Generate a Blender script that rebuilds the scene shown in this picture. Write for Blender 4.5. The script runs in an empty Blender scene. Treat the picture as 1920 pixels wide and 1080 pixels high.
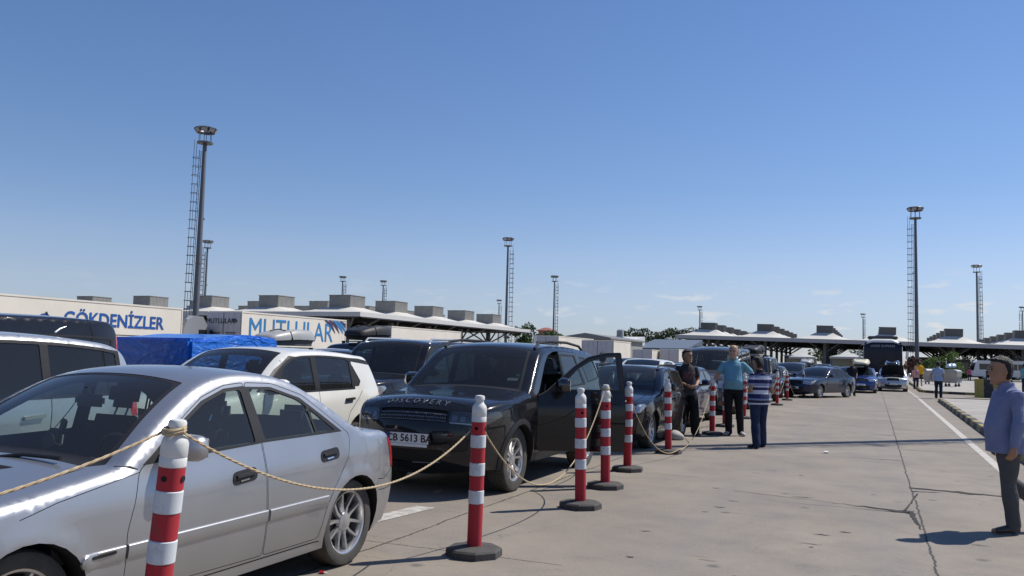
import bpy, bmesh, math, random
import numpy as np
from math import sin, cos, tan, pi, radians, atan, atan2, hypot
from mathutils import Vector, Matrix, Euler
from mathutils.geometry import delaunay_2d_cdt

random.seed(7)
rng = np.random.default_rng(7)
SC = bpy.context.scene
COL = SC.collection

# ------------------------------------------------------------------ camera
FPX, HC = 1600.0, 1.58
ROLL, YAW = atan(0.026), radians(23)
PITCH = atan((668 - 540) / FPX * cos(ROLL))
F0 = Vector((-sin(YAW), cos(YAW), 0)); R0 = Vector((cos(YAW), sin(YAW), 0)); Z0 = Vector((0, 0, 1))
CF = F0 * cos(PITCH) + Z0 * sin(PITCH)
CU = -F0 * sin(PITCH) + Z0 * cos(PITCH)
CX = R0 * cos(ROLL) + CU * sin(ROLL)
CY = -R0 * sin(ROLL) + CU * cos(ROLL)
cd = bpy.data.cameras.new("camera")
cam = bpy.data.objects.new("camera", cd); COL.objects.link(cam)
cam.matrix_world = Matrix(((CX.x, CY.x, -CF.x, 0), (CX.y, CY.y, -CF.y, 0), (CX.z, CY.z, -CF.z, HC), (0, 0, 0, 1)))
cd.sensor_width = 36.0
cd.lens = 36.0 * FPX / 1920.0
cd.clip_start = 0.05
cd.clip_end = 6000
SC.camera = cam

# ------------------------------------------------------------------ light
SUN_EL, SUN_AZ = radians(52), radians(47)          # azimuth from +X towards +Y
SDIR = Vector((cos(SUN_EL) * cos(SUN_AZ), cos(SUN_EL) * sin(SUN_AZ), sin(SUN_EL)))
world = bpy.data.worlds.new("World"); SC.world = world
world.use_nodes = True
nt = world.node_tree; nt.nodes.clear()
wo = nt.nodes.new("ShaderNodeOutputWorld"); wb = nt.nodes.new("ShaderNodeBackground")
sky = nt.nodes.new("ShaderNodeTexSky"); sky.sky_type = 'NISHITA'; sky.sun_disc = False
sky.sun_elevation = SUN_EL; sky.sun_rotation = pi / 2 - SUN_AZ
sky.air_density = 1.25; sky.dust_density = 0.15; sky.ozone_density = 3.5; sky.altitude = 50
wb.inputs[1].default_value = 0.085
# a few small clouds low over the horizon (part of the sky, by direction)
tc = nt.nodes.new("ShaderNodeTexCoord")
mp = nt.nodes.new("ShaderNodeMapping"); mp.inputs['Scale'].default_value = (9, 9, 34)
nz = nt.nodes.new("ShaderNodeTexNoise"); nz.inputs['Scale'].default_value = 2.3; nz.inputs['Detail'].default_value = 6; nz.inputs['Roughness'].default_value = .55
nt.links.new(tc.outputs['Generated'], mp.inputs['Vector']); nt.links.new(mp.outputs[0], nz.inputs['Vector'])
cr = nt.nodes.new("ShaderNodeValToRGB"); cr.color_ramp.elements[0].position = .57; cr.color_ramp.elements[1].position = .68
nt.links.new(nz.outputs[0], cr.inputs[0])
sx = nt.nodes.new("ShaderNodeSeparateXYZ"); nt.links.new(tc.outputs['Generated'], sx.inputs[0])
zr = nt.nodes.new("ShaderNodeValToRGB")
for p_, v_ in ((0.0, 0.4), (.03, 1.0), (.07, .9), (.105, 0.0)):
    e = zr.color_ramp.elements[0] if p_ == 0 else (zr.color_ramp.elements[-1] if p_ == .105 else zr.color_ramp.elements.new(p_))
    e.position = p_; e.color = (v_, v_, v_, 1)
nt.links.new(sx.outputs[2], zr.inputs[0])
# more cloud towards the end of the road than over the trucks
xr = nt.nodes.new("ShaderNodeMapRange"); xr.inputs[1].default_value = -.55; xr.inputs[2].default_value = -.02
xr.inputs[3].default_value = 0.1; xr.inputs[4].default_value = .85
nt.links.new(sx.outputs[0], xr.inputs[0])
m1 = nt.nodes.new("ShaderNodeMath"); m1.operation = 'MULTIPLY'; m2 = nt.nodes.new("ShaderNodeMath"); m2.operation = 'MULTIPLY'
nt.links.new(cr.outputs[0], m1.inputs[0]); nt.links.new(zr.outputs[0], m1.inputs[1])
nt.links.new(m1.outputs[0], m2.inputs[0]); nt.links.new(xr.outputs[0], m2.inputs[1])
mx = nt.nodes.new("ShaderNodeMixRGB"); mx.inputs[2].default_value = (8.6, 8.7, 9.0, 1)
tr_ = nt.nodes.new("ShaderNodeValToRGB")                        # clear summer air: bluer than the model's horizon
for i_, (p_, c_) in enumerate(((0.0, (.78, .92, 1.42)), (.035, (.82, .94, 1.44)), (.075, (.96, .99, 1.34)), (.12, (.98, 1.0, 1.29)), (.19, (.87, .96, 1.23)), (.40, (.80, .93, 1.20)))):
    e = tr_.color_ramp.elements[i_] if i_ < 2 else tr_.color_ramp.elements.new(p_)
    e.position = p_; e.color = (c_[0] / 1.5, c_[1] / 1.5, c_[2] / 1.5, 1)
nt.links.new(sx.outputs[2], tr_.inputs[0])
tm1 = nt.nodes.new("ShaderNodeVectorMath"); tm1.operation = 'MULTIPLY'; tm2 = nt.nodes.new("ShaderNodeVectorMath"); tm2.operation = 'SCALE'; tm2.inputs['Scale'].default_value = 1.5
nt.links.new(sky.outputs[0], tm1.inputs[0]); nt.links.new(tr_.outputs[0], tm1.inputs[1]); nt.links.new(tm1.outputs[0], tm2.inputs[0])
nt.links.new(m2.outputs[0], mx.inputs[0]); nt.links.new(tm2.outputs[0], mx.inputs[1])
nt.links.new(mx.outputs[0], wb.inputs[0]); nt.links.new(wb.outputs[0], wo.inputs[0])

sl = bpy.data.lights.new("sun", 'SUN'); sl.energy = 5.0; sl.angle = radians(.53); sl.color = (1, .955, .88)
so = bpy.data.objects.new("sun", sl); COL.objects.link(so)
so.rotation_euler = SDIR.to_track_quat('Z', 'Y').to_euler(); so.location = (20, 20, 40)
SC.view_settings.view_transform = 'Standard'; SC.view_settings.look = 'None'
SC.view_settings.exposure = 0.0; SC.view_settings.gamma = 1.0
SC.cycles.max_bounces = 7; SC.cycles.transparent_max_bounces = 14; SC.cycles.glossy_bounces = 4; SC.cycles.diffuse_bounces = 3
SC.cycles.caustics_reflective = False; SC.cycles.caustics_refractive = False

# ------------------------------------------------------------------ pixel -> place (for measuring the photograph)
def ray(px, py): return CF + CX * ((px - 960) / FPX) - CY * ((py - 540) / FPX)
def G(px, py, z=0.0):
    d = ray(px, py); t = (z - HC) / d.z
    return Vector((0, 0, HC)) + d * t
def at_x(px, py, x):
    d = ray(px, py); return Vector((0, 0, HC)) + d * (x / d.x)
def at_y(px, py, y):
    d = ray(px, py); return Vector((0, 0, HC)) + d * (y / d.y)

# ------------------------------------------------------------------ materials
MATS = {}
def _new(name):
    m = bpy.data.materials.new(name); m.use_nodes = True
    return m, m.node_tree, m.node_tree.nodes["Principled BSDF"]
def mat(name, col, rough=.5, metal=0.0, coat=0.0, spec=.5, var=0.0, vscale=4.0, bump=0.0, bscale=60.0, dust=0.0):
    """plain surface with soft procedural variation, grain and a little road dust"""
    if name in MATS: return MATS[name]
    m, t, b = _new(name)
    b.inputs['Roughness'].default_value = rough; b.inputs['Metallic'].default_value = metal
    b.inputs['Coat Weight'].default_value = coat; b.inputs['Coat Roughness'].default_value = .04
    b.inputs['Specular IOR Level'].default_value = spec
    b.inputs['Base Color'].default_value = (*col, 1)
    tc = t.nodes.new("ShaderNodeTexCoord")
    if var or dust:
        n = t.nodes.new("ShaderNodeTexNoise"); n.inputs['Scale'].default_value = vscale; n.inputs['Detail'].default_value = 5
        t.links.new(tc.outputs['Object'], n.inputs['Vector'])
        r = t.nodes.new("ShaderNodeMapRange"); r.inputs[1].default_value = .3; r.inputs[2].default_value = .7
        r.inputs[3].default_value = 1 - var; r.inputs[4].default_value = 1 + var
        t.links.new(n.outputs[0], r.inputs[0])
        mm = t.nodes.new("ShaderNodeVectorMath"); mm.operation = 'SCALE'; mm.inputs[0].default_value = col
        t.links.new(r.outputs[0], mm.inputs['Scale'])
        last = mm.outputs[0]
        if dust:
            n2 = t.nodes.new("ShaderNodeTexNoise"); n2.inputs['Scale'].default_value = 9; n2.inputs['Detail'].default_value = 8; n2.inputs['Roughness'].default_value = .7
            t.links.new(tc.outputs['Object'], n2.inputs['Vector'])
            r2 = t.nodes.new("ShaderNodeMapRange"); r2.inputs[1].default_value = .35; r2.inputs[2].default_value = .8
            r2.inputs[3].default_value = dust * .3; r2.inputs[4].default_value = dust
            t.links.new(n2.outputs[0], r2.inputs[0])
            mi = t.nodes.new("ShaderNodeMixRGB"); mi.inputs[2].default_value = (.42, .37, .30, 1)
            t.links.new(r2.outputs[0], mi.inputs[0]); t.links.new(last, mi.inputs[1]); last = mi.outputs[0]
            r3 = t.nodes.new("ShaderNodeMath"); r3.operation = 'ADD'; r3.inputs[1].default_value = rough
            t.links.new(r2.outputs[0], r3.inputs[0]); t.links.new(r3.outputs[0], b.inputs['Roughness'])
        t.links.new(last, b.inputs['Base Color'])
    if bump:
        n3 = t.nodes.new("ShaderNodeTexNoise"); n3.inputs['Scale'].default_value = bscale; n3.inputs['Detail'].default_value = 4
        t.links.new(tc.outputs['Object'], n3.inputs['Vector'])
        bp = t.nodes.new("ShaderNodeBump"); bp.inputs['Strength'].default_value = bump; bp.inputs['Distance'].default_value = .02
        t.links.new(n3.outputs[0], bp.inputs['Height']); t.links.new(bp.outputs[0], b.inputs['Normal'])
    MATS[name] = m
    return m
def paint(name, col, metal=.0, rough=.35, dust=.06, coat=1.0):
    return mat(name, col, rough=rough, metal=metal, coat=coat * .8, spec=.08 if max(col) < .1 else .4, var=.04, vscale=2.5, dust=dust * (.35 if max(col) < .1 else 1))
def glass(name, tint, refl=1.0, dirt=.03):
    """thin pane: tinted see-through mixed with mirror reflection by angle"""
    if name in MATS: return MATS[name]
    m = bpy.data.materials.new(name); m.use_nodes = True
    t = m.node_tree; t.nodes.clear()
    o = t.nodes.new("ShaderNodeOutputMaterial"); tr = t.nodes.new("ShaderNodeBsdfTransparent"); gl = t.nodes.new("ShaderNodeBsdfGlossy")
    df = t.nodes.new("ShaderNodeBsdfDiffuse"); df.inputs[0].default_value = (.5, .48, .44, 1)
    tr.inputs[0].default_value = (*tint, 1); gl.inputs['Roughness'].default_value = .015
    fr = t.nodes.new("ShaderNodeLayerWeight"); pw = t.nodes.new("ShaderNodeMath"); pw.operation = 'POWER'; pw.inputs[1].default_value = 4.5
    mu = t.nodes.new("ShaderNodeMath"); mu.operation = 'MULTIPLY_ADD'; mu.inputs[1].default_value = .9 * refl; mu.inputs[2].default_value = .06
    t.links.new(fr.outputs['Facing'], pw.inputs[0]); t.links.new(pw.outputs[0], mu.inputs[0])
    a = t.nodes.new("ShaderNodeMixShader"); c = t.nodes.new("ShaderNodeMixShader"); c.inputs[0].default_value = dirt
    t.links.new(mu.outputs[0], a.inputs[0]); t.links.new(tr.outputs[0], a.inputs[1]); t.links.new(gl.outputs[0], a.inputs[2])
    t.links.new(a.outputs[0], c.inputs[1]); t.links.new(df.outputs[0], c.inputs[2]); t.links.new(c.outputs[0], o.inputs[0])
    MATS[name] = m
    return m

M_BLACK = mat('black_plastic', (.016, .016, .018), .5, var=.1, dust=.025, spec=.3)
M_SEAM = mat('panel_gap', (.006, .006, .006), .8)
M_RUBBER = mat('tyre_rubber', (.022, .022, .022), .75, var=.15, dust=.22, bump=.15, bscale=120)
M_ALLOY = mat('alloy', (.62, .62, .63), .28, metal=.85, dust=.05)
M_CHROME = mat('chrome', (.75, .76, .78), .12, metal=1.0)
M_DISC = mat('brake_disc', (.22, .21, .20), .45, metal=.7)
M_SEAT = mat('seat_cloth', (.02, .02, .023), .85, var=.2)
M_TRIM_IN = mat('cabin_trim', (.035, .035, .038), .7, var=.1)
M_LAMP = mat('headlamp_lens', (.40, .42, .45), .08, metal=.35, coat=1)
M_LAMPDARK = mat('headlamp_dark', (.05, .055, .06), .08, metal=.4, coat=1)
M_RED = mat('tail_lamp', (.45, .015, .02), .12, coat=1)
M_AMBER = mat('amber_lens', (.8, .3, .05), .2, coat=1)
M_WHITE = mat('white_plastic', (.75, .75, .73), .45, var=.05)
M_TEXT_DK = mat('dark_print', (.012, .012, .016), .5)
G_CLEAR = glass('clear_car_glass', (.72, .80, .76))
G_TINT = glass('tinted_car_glass', (.30, .36, .36))
G_DARK = glass('privacy_glass', (.06, .065, .07), 1.0)
M_GLASSFAR = mat('far_car_glass', (.012, .016, .02), .06, coat=0, spec=.8)

# ------------------------------------------------------------------ object helpers
def tag(o, label=None, cat=None, group=None, kind=None):
    if label: o['label'] = label
    if cat: o['category'] = cat
    if group: o['group'] = group
    if kind: o['kind'] = kind
    return o
def empty(name, loc=(0, 0, 0), rz=0.0, label=None, cat=None, group=None):
    o = bpy.data.objects.new(name, None); COL.objects.link(o); o.empty_display_size = .2
    o.location = loc; o.rotation_euler = (0, 0, rz)
    return tag(o, label, cat, group)
def link(name, me, parent=None, loc=None, rot=None):
    o = bpy.data.objects.new(name, me); COL.objects.link(o)
    if parent is not None: o.parent = parent
    if loc is not None: o.location = loc
    if rot is not None: o.rotation_euler = rot
    return o
def finish(me, angle=38):
    me.polygons.foreach_set('use_smooth', [True] * len(me.polygons))
    try: me.set_sharp_from_angle(angle=radians(angle))
    except Exception: pass
    me.update()
class MB:
    """collects pieces into one mesh with several materials"""
    def __init__(s): s.v = []; s.f = []; s.m = []; s.mats = []
    def mi(s, m):
        if m not in s.mats: s.mats.append(m)
        return s.mats.index(m)
    def add(s, vs, fs, m):
        b = len(s.v); i = s.mi(m)
        s.v += [tuple(v) for v in vs]
        for f in fs: s.f.append([b + k for k in f]); s.m.append(i)
    def box(s, c, d, m, rz=0.0, bev=0.0, rx=0.0, ry=0.0):
        x, y, z = [k / 2 for k in d]
        R = Euler((rx, ry, rz)).to_matrix(); c = Vector(c)
        if bev <= 0:
            vs = [c + R @ Vector((i * x, j * y, k * z)) for i in (-1, 1) for j in (-1, 1) for k in (-1, 1)]
            s.add(vs, [(0, 1, 3, 2), (4, 6, 7, 5), (0, 4, 5, 1), (2, 3, 7, 6), (0, 2, 6, 4), (1, 5, 7, 3)], m); return
        bm = bmesh.new(); bmesh.ops.create_cube(bm, size=1)
        bmesh.ops.scale(bm, vec=d, verts=bm.verts)
        bmesh.ops.bevel(bm, geom=list(bm.edges), offset=bev, segments=2, affect='EDGES')
        bm.verts.index_update()
        s.add([c + R @ v.co for v in bm.verts], [[v.index for v in f.verts] for f in bm.faces], m); bm.free()
    def rings(s, rings, m, cap=True, closed=True):
        n = len(rings[0]); vs = [p for r in rings for p in r]; fs = []
        for i in range(len(rings) - 1):
            for j in range(n if closed else n - 1):
                a = i * n + j; b = i * n + (j + 1) % n
                fs.append((a, b, b + n, a + n))
        if cap and closed:
            fs.append(tuple(reversed(range(n)))); fs.append(tuple(range((len(rings) - 1) * n, len(rings) * n)))
        s.add(vs, fs, m)
    def tube(s, pts, r, m, n=8, cap=True):
        pts = [Vector(p) for p in pts]; rr = r if hasattr(r, '__len__') else [r] * len(pts)
        rings = []; up = None
        for i, p in enumerate(pts):
            t = (pts[min(i + 1, len(pts) - 1)] - pts[max(i - 1, 0)]).normalized()
            if up is None: up = t.orthogonal().normalized()
            up = (up - t * up.dot(t))
            up = up.normalized() if up.length > 1e-6 else t.orthogonal().normalized()
            w = t.cross(up)
            rings.append([p + (up * cos(2 * pi * k / n) + w * sin(2 * pi * k / n)) * rr[i] for k in range(n)])
        s.rings(rings, m, cap)
    def lathe(s, prof, m, n=24, c=(0, 0, 0), axis='z', cap=True, ph=0.0):
        rings = []
        for r, h in prof:
            ring = []
            for k in range(n):
                a = 2 * pi * k / n + ph
                p = (r * cos(a), r * sin(a), h)
                if axis == 'x': p = (p[2], p[0], p[1])
                if axis == 'y': p = (p[0], p[2], p[1])
                ring.append((p[0] + c[0], p[1] + c[1], p[2] + c[2]))
            rings.append(ring)
        s.rings(rings, m, cap)
    def poly_prism(s, pts, z0, z1, m):
        n = len(pts)
        s.add([(p[0], p[1], z0) for p in pts] + [(p[0], p[1], z1) for p in pts],
              [tuple(reversed(range(n))), tuple(range(n, 2 * n))] + [(i, (i + 1) % n, n + (i + 1) % n, n + i) for i in range(n)], m)
    def mesh(s, name, angle=38, fixn=True):
        me = bpy.data.meshes.new(name); me.from_pydata(s.v, [], s.f)
        for m in s.mats: me.materials.append(m)
        me.polygons.foreach_set('material_index', s.m)
        if fixn:
            bm = bmesh.new(); bm.from_mesh(me); bmesh.ops.recalc_face_normals(bm, faces=bm.faces); bm.to_mesh(me); bm.free()
        finish(me, angle); return me
    def build(s, name, parent=None, loc=None, rot=None, angle=38, fixn=True):
        return link(name, s.mesh(name, angle, fixn), parent, loc, rot)
def text_mesh(txt, size, m, depth=.004, name='lettering', spacing=1.0, align='CENTER', shear=0.0, bold=0.0):
    c = bpy.data.curves.new(name, 'FONT'); c.body = txt; c.size = size; c.extrude = depth; c.align_x = align; c.align_y = 'CENTER'
    c.space_character = spacing; c.shear = shear; c.offset = bold; c.resolution_u = 3
    o = bpy.data.objects.new(name, c); COL.objects.link(o)
    bpy.context.view_layer.update()
    me = bpy.data.meshes.new_from_object(o.evaluated_get(bpy.context.evaluated_depsgraph_get()))
    bpy.data.objects.remove(o); bpy.data.curves.remove(c)
    me.materials.clear(); me.materials.append(m); me.name = name
    return me
def copy_tree(o, parent=None):
    c = o.copy(); COL.objects.link(c)
    if parent is not None: c.parent = parent
    for ch in list(o.children): copy_tree(ch, c)
    return c

# ------------------------------------------------------------------ car builder
def crom(pts, per=8):
    """smooth curve through (u, z, crown, tag[, 'k' for a corner]) points -> arrays and the arc position of each tag"""
    P = [np.array(p[:3], float) for p in pts]; n = len(P); out = []; idx = {}
    for i in range(n - 1):
        idx[i] = len(out)
        p1, p2 = P[i], P[i + 1]
        k1 = len(pts[i]) > 4; k2 = len(pts[i + 1]) > 4
        p0 = P[i - 1] if i > 0 and not k1 else p1 * 2 - p2 if not k1 else p1 - (p2 - p1)
        p3 = P[i + 2] if i + 2 < n and not k2 else p2 + (p2 - p1)
        d = [max(np.linalg.norm((b - a)[:2]), 1e-4) ** .5 for a, b in ((p0, p1), (p1, p2), (p2, p3))]
        t0, t1, t2, t3 = 0, d[0], d[0] + d[1], sum(d)
        m = max(2, min(per, int(np.linalg.norm((p2 - p1)[:2]) / .03)))
        for k in range(m):
            t = t1 + (t2 - t1) * k / m
            A1 = p0 * (t1 - t) / (t1 - t0) + p1 * (t - t0) / (t1 - t0); A2 = p1 * (t2 - t) / (t2 - t1) + p2 * (t - t1) / (t2 - t1)
            A3 = p2 * (t3 - t) / (t3 - t2) + p3 * (t - t2) / (t3 - t2)
            B1 = A1 * (t2 - t) / (t2 - t0) + A2 * (t - t0) / (t2 - t0); B2 = A2 * (t3 - t) / (t3 - t1) + A3 * (t - t1) / (t3 - t1)
            out.append(B1 * (t2 - t) / (t2 - t1) + B2 * (t - t1) / (t2 - t1))
    idx[n - 1] = len(out); out.append(P[-1]); O = np.array(out)
    s = np.concatenate([[0], np.cumsum(np.linalg.norm(np.diff(O[:, :2], axis=0), axis=1))])
    return O, s, {p[3]: s[idx[i]] for i, p in enumerate(pts) if len(p) > 3 and p[3]}
def inpoly(p, poly):
    x, y = p[:, 0], p[:, 1]; c = np.zeros(len(p), bool); q = np.asarray(poly, float); n = len(q)
    for i in range(n):
        a, b = q[i - 1], q[i]
        if a[1] == b[1]: continue
        hit = ((a[1] > y) != (b[1] > y)) & (x < (b[0] - a[0]) * (y - a[1]) / (b[1] - a[1]) + a[0]); c ^= hit
    return c
def segdist(p, L):
    a = L[:-1]; ab = L[1:] - a; d = np.full(len(p), 1e9)
    for i in range(len(a)):
        t = np.clip(((p - a[i]) @ ab[i]) / max(ab[i] @ ab[i], 1e-12), 0, 1)
        d = np.minimum(d, np.linalg.norm(p - a[i] - t[:, None] * ab[i], axis=1))
    return d
def rp(pts, r=.05, k=4):
    """polygon with rounded corners; a point may carry its own radius"""
    out = []; n = len(pts)
    for i in range(n):
        p = np.array(pts[i][:2], float); rr = pts[i][2] if len(pts[i]) > 2 else r
        a = np.array(pts[i - 1][:2], float) - p; b = np.array(pts[(i + 1) % n][:2], float) - p
        la, lb = np.linalg.norm(a), np.linalg.norm(b); q = min(rr, la * .48, lb * .48)
        if q < .004: out.append(tuple(p)); continue
        A = p + a / la * q; B = p + b / lb * q
        for j in range(k + 1):
            t = j / k; out.append(tuple((1 - t) ** 2 * A + 2 * t * (1 - t) * p + t * t * B))
    return out
def inset(poly, w):
    q = np.array(poly, float); n = len(q)
    if sum(q[i - 1][0] * q[i][1] - q[i][0] * q[i - 1][1] for i in range(n)) < 0: w = -w
    out = []
    for i in range(n):
        a = q[i] - q[i - 1]; b = q[(i + 1) % n] - q[i]
        a = a / max(np.linalg.norm(a), 1e-9); b = b / max(np.linalg.norm(b), 1e-9)
        m = np.array([-(a[1] + b[1]), a[0] + b[0]]); m = m / max(np.linalg.norm(m), 1e-9)
        out.append(tuple(q[i] + m * w / max(.5, abs(m @ np.array([-a[1], a[0]])))))
    return out
def resample(poly, h):
    out = []; n = len(poly)
    for i in range(n):
        a, b = np.array(poly[i], float), np.array(poly[(i + 1) % n], float); m = max(1, int(np.linalg.norm(b - a) / h))
        out += [tuple(a + (b - a) * k / m) for k in range(m)]
    return out
def cdt(loops, pts):
    V = []; E = []
    for L in loops:
        b = len(V); V += [Vector((float(p[0]), float(p[1]))) for p in L]; E += [(b + i, b + (i + 1) % len(L)) for i in range(len(L))]
    V += [Vector((float(p[0]), float(p[1]))) for p in pts]
    v, e, f, *_ = delaunay_2d_cdt(V, E, [], 0, 1e-6)
    return np.array([(p.x, p.y) for p in v]), [tuple(t) for t in f]

class Car:
    """body panels cut exactly along window, door and lamp outlines: a side sheet (u along, z up) and a strip over the top"""
    def __init__(s, sp, h=.07):
        s.sp = sp; s.h = h; s.L = sp['L']; s.parts = {}
        s.O, s.s, s.tags = crom(sp['top'], 8 if h < .1 else 5)
        d = np.gradient(s.O[:, :2], axis=0); d /= np.linalg.norm(d, axis=1)[:, None]
        s.N = np.stack([-d[:, 1], d[:, 0]], 1)          # outward (front -> over the top -> rear)
    def W(s, u, z):
        p = s.sp; L = s.L
        f = np.clip((p['lf'] - u) / p['lf'], 0, 1); r = np.clip((u - (L - p['lr'])) / p['lr'], 0, 1)
        y = p['hw'] - p['af'] * f ** 2.2 - p['ar'] * r ** 2.2
        zb = p['zb0'] + (p['zb1'] - p['zb0']) * u / L
        y = y - p['tuck'] * np.clip((p['zs'] - z) / (p['zs'] - p['sill']), 0, 1.3) ** 2
        y = y - p['sh'] * np.clip((z - p['zs']) / (zb - p['zs']), 0, 1) ** 2.5
        g = np.maximum(z - zb, 0); y = y - tan(radians(p['lean'])) * g * g / (g + .04)
        for ua in (p['uF'], p['uR']):
            rr = np.hypot(u - ua, z - p['Rw']); y = y + p.get('flare', .012) * np.exp(-((rr - p['Ra'] - .01) / .05) ** 2)
        for (a, b, z0, z1, hgt, wd) in p.get('creases', ()):
            zz = z0 + (z1 - z0) * (u - a) / (b - a); m = np.clip((u - a) / .15, 0, 1) * np.clip((b - u) / .15, 0, 1)
            y = y + hgt * m * np.exp(-((z - zz) / wd) ** 2)
        return y
    def side(s, P, off=0.0):
        u, z = P[:, 0], P[:, 1]; rf = s.sp['rf']; y = s.W(u, z)
        dd = np.clip(segdist(P, s.O[:, :2]), 0, rf)
        y = y - (rf - np.sqrt(np.maximum(rf * rf - (rf - dd) ** 2, 0)))
        return np.stack([y + off, u - s.L / 2, z], 1)
    def strip(s, P, off=0.0):
        S, t = P[:, 0], np.clip(P[:, 1] / .75, -1, 1)
        u = np.interp(S, s.s, s.O[:, 0]); z = np.interp(S, s.s, s.O[:, 1]); c = np.interp(S, s.s, s.O[:, 2])
        nu = np.interp(S, s.s, s.N[:, 0]); nz = np.interp(S, s.s, s.N[:, 1])
        ye = s.W(u, z) - s.sp['rf']
        k = c * (1 - np.abs(t) ** 2.3) + off
        return np.stack([ye * t, u - s.L / 2 + nu * k, z + nz * k], 1)
    def put(s, key, V, F, m, flip=False):
        p = s.parts.setdefault(key, MB())
        used = sorted({i for f in F for i in f}); r = {k: i for i, k in enumerate(used)}
        p.add([V[k] for k in used], [tuple(r[i] for i in (reversed(f) if flip else f)) for f in F], m)
    def S(s, p):       # a strip point: (tag, ds, t) or (s, t)
        return (s.tags[p[0]] + p[1], p[2] * .75) if len(p) == 3 else (p[0], p[1] * .75)
    def build(s, paint_m):
        sp = s.sp; h = s.h; O = s.O[:, :2]
        # bottom edge with wheel arches, rear -> front
        bot = []; sill = sp['sill']
        def arch(ua):
            a0 = math.acos(np.clip((sp['Rw'] - sill) / sp['Ra'], -1, 1)); n = 18 if h < .1 else 10
            return [(ua + sp['Ra'] * sin(a), sp['Rw'] - sp['Ra'] * cos(a)) for a in np.linspace(a0, 2 * pi - a0, n)]
        for ua in (sp['uR'], sp['uF']): bot += arch(ua)
        ring = [tuple(p) for p in O] + bot
        regs = []                                        # (polygon, part key, material, offset)
        for i, d in enumerate(sp.get('doors', ())):
            key = ('door', i)
            regs.append((d, 'body', M_SEAM, -.006)); regs.append((inset(d, sp.get('gap', .0045)), key, paint_m, 0))
        for g in sp.get('trims', ()): regs.append((g[0], ('door', g[1]) if g[1] is not None and g[1] < len(sp.get('doors', ())) else 'body', g[2] if len(g) > 2 else M_BLACK, .001))
        for g in sp.get('glass', ()): regs.append((g[0], ('window', g[1], g[3] if len(g) > 3 else 0), g[2], -.006))
        for g in sp.get('sidelamps', ()): regs.append((g[0], g[1], g[2], .003))
        for g in sp.get('sidepaint', ()): regs.append((g[0], 'body', g[1], g[2]))
        loops = [ring] + [resample(r[0], h) for r in regs]
        xs = np.arange(0, s.L, h); zs = np.arange(sill, sp['H'] + .1, h * .8)
        gp = np.array([(x + (.5 * h if j % 2 else 0), z) for j, z in enumerate(zs) for x in xs])
        for k in ((.14, .34, .58, .85, 1.15) if h < .1 else (.12, .4, .75, 1.1)):
            gp = np.vstack([gp, O[2:-2] - s.N[2:-2] * sp['rf'] * k])
        gp = gp[inpoly(gp, ring)]
        gp = gp[segdist(gp, np.array(ring + ring[:1])) > .004]
        V, F = cdt(loops, gp)
        C = np.array([V[list(f)].mean(0) for f in F]); ok = inpoly(C, ring); rid = np.full(len(F), -1)
        for i, r in enumerate(regs): rid[inpoly(C, r[0])] = i
        for i in range(-1, len(regs)):
            fs = [F[k] for k in np.nonzero(ok & (rid == i))[0]]
            if not fs: continue
            key, m, off = ('body', paint_m, 0) if i < 0 else regs[i][1:]
            P = s.side(V, off)
            for sg in (1, -1):
                Q = P * np.array([sg, 1, 1]); s.put(key if key == 'body' else (key, sg), Q, fs, m, sg < 0)
            if sp.get('liner') and key not in ('window',) and not (isinstance(key, tuple) and key[0] == 'window'):
                fl = [f for f in fs if sp['liner'][0] < V[list(f)][:, 0].mean() < sp['liner'][1]]
                if fl:
                    P = s.side(V, -.03)
                    for sg in (1, -1):
                        if sg in sp.get('openside', ()) and isinstance(key, tuple) and key == ('door', 0): continue
                        s.put('cabin_lining' if not (isinstance(key, tuple) and key[0] == 'door') else 'cabin_lining', P * np.array([sg, 1, 1]), fl, M_TRIM_IN, sg > 0)
        # wheel wells and floor
        bl = [tuple(O[-1])] + bot + [tuple(O[0])]; A = s.side(np.array(bl))
        for sg in (1, -1):
            for i in range(len(bl) - 1):
                a, b = A[i] * [sg, 1, 1], A[i + 1] * [sg, 1, 1]
                well = bl[i][1] > sill + .002 or bl[i + 1][1] > sill + .002
                yi = sp['hw'] - .33 if well else 0
                s.put('body', [a, b, (sg * yi, b[1], b[2]), (sg * yi, a[1], a[2])], [(0, 1, 2, 3)], M_SEAM)
            for ua in (sp['uR'], sp['uF']):
                q = [(sg * (sp['hw'] - .33), p[0] - s.L / 2, p[1]) for p in arch(ua)]
                s.put('body', q, [tuple(range(len(q)))], M_SEAM)
        # the strip over hood, screen, roof, tail
        regs = []
        for g in sp.get('sregs', ()):
            poly = [s.S(p) for p in g[0]]
            if len(g) > 4 and g[4]: poly = rp(poly, g[4])
            regs.append((poly, g[1], paint_m if g[2] is None else g[2], g[3]))
        nt = max(4, int(.75 / h))
        edge = [(a, -.75) for a in s.s] + [(a, .75) for a in s.s[::-1]]
        gp = np.array([(a, t) for a in np.arange(h * .5, s.s[-1], h) for t in np.linspace(-.75, .75, 2 * nt + 1)[1:-1]])
        extra = np.array([(a, sg * .75 * k) for a in s.s[1:-1:1] for sg in (1, -1) for k in ((.97, .93, .87) if h < .1 else (.965, .89))])
        V, F = cdt([edge] + [resample(r[0], h) for r in regs], np.vstack([gp, extra]))
        C = np.array([V[list(f)].mean(0) for f in F]); rid = np.full(len(F), -1)
        for i, r in enumerate(regs): rid[inpoly(C, r[0])] = i
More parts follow.
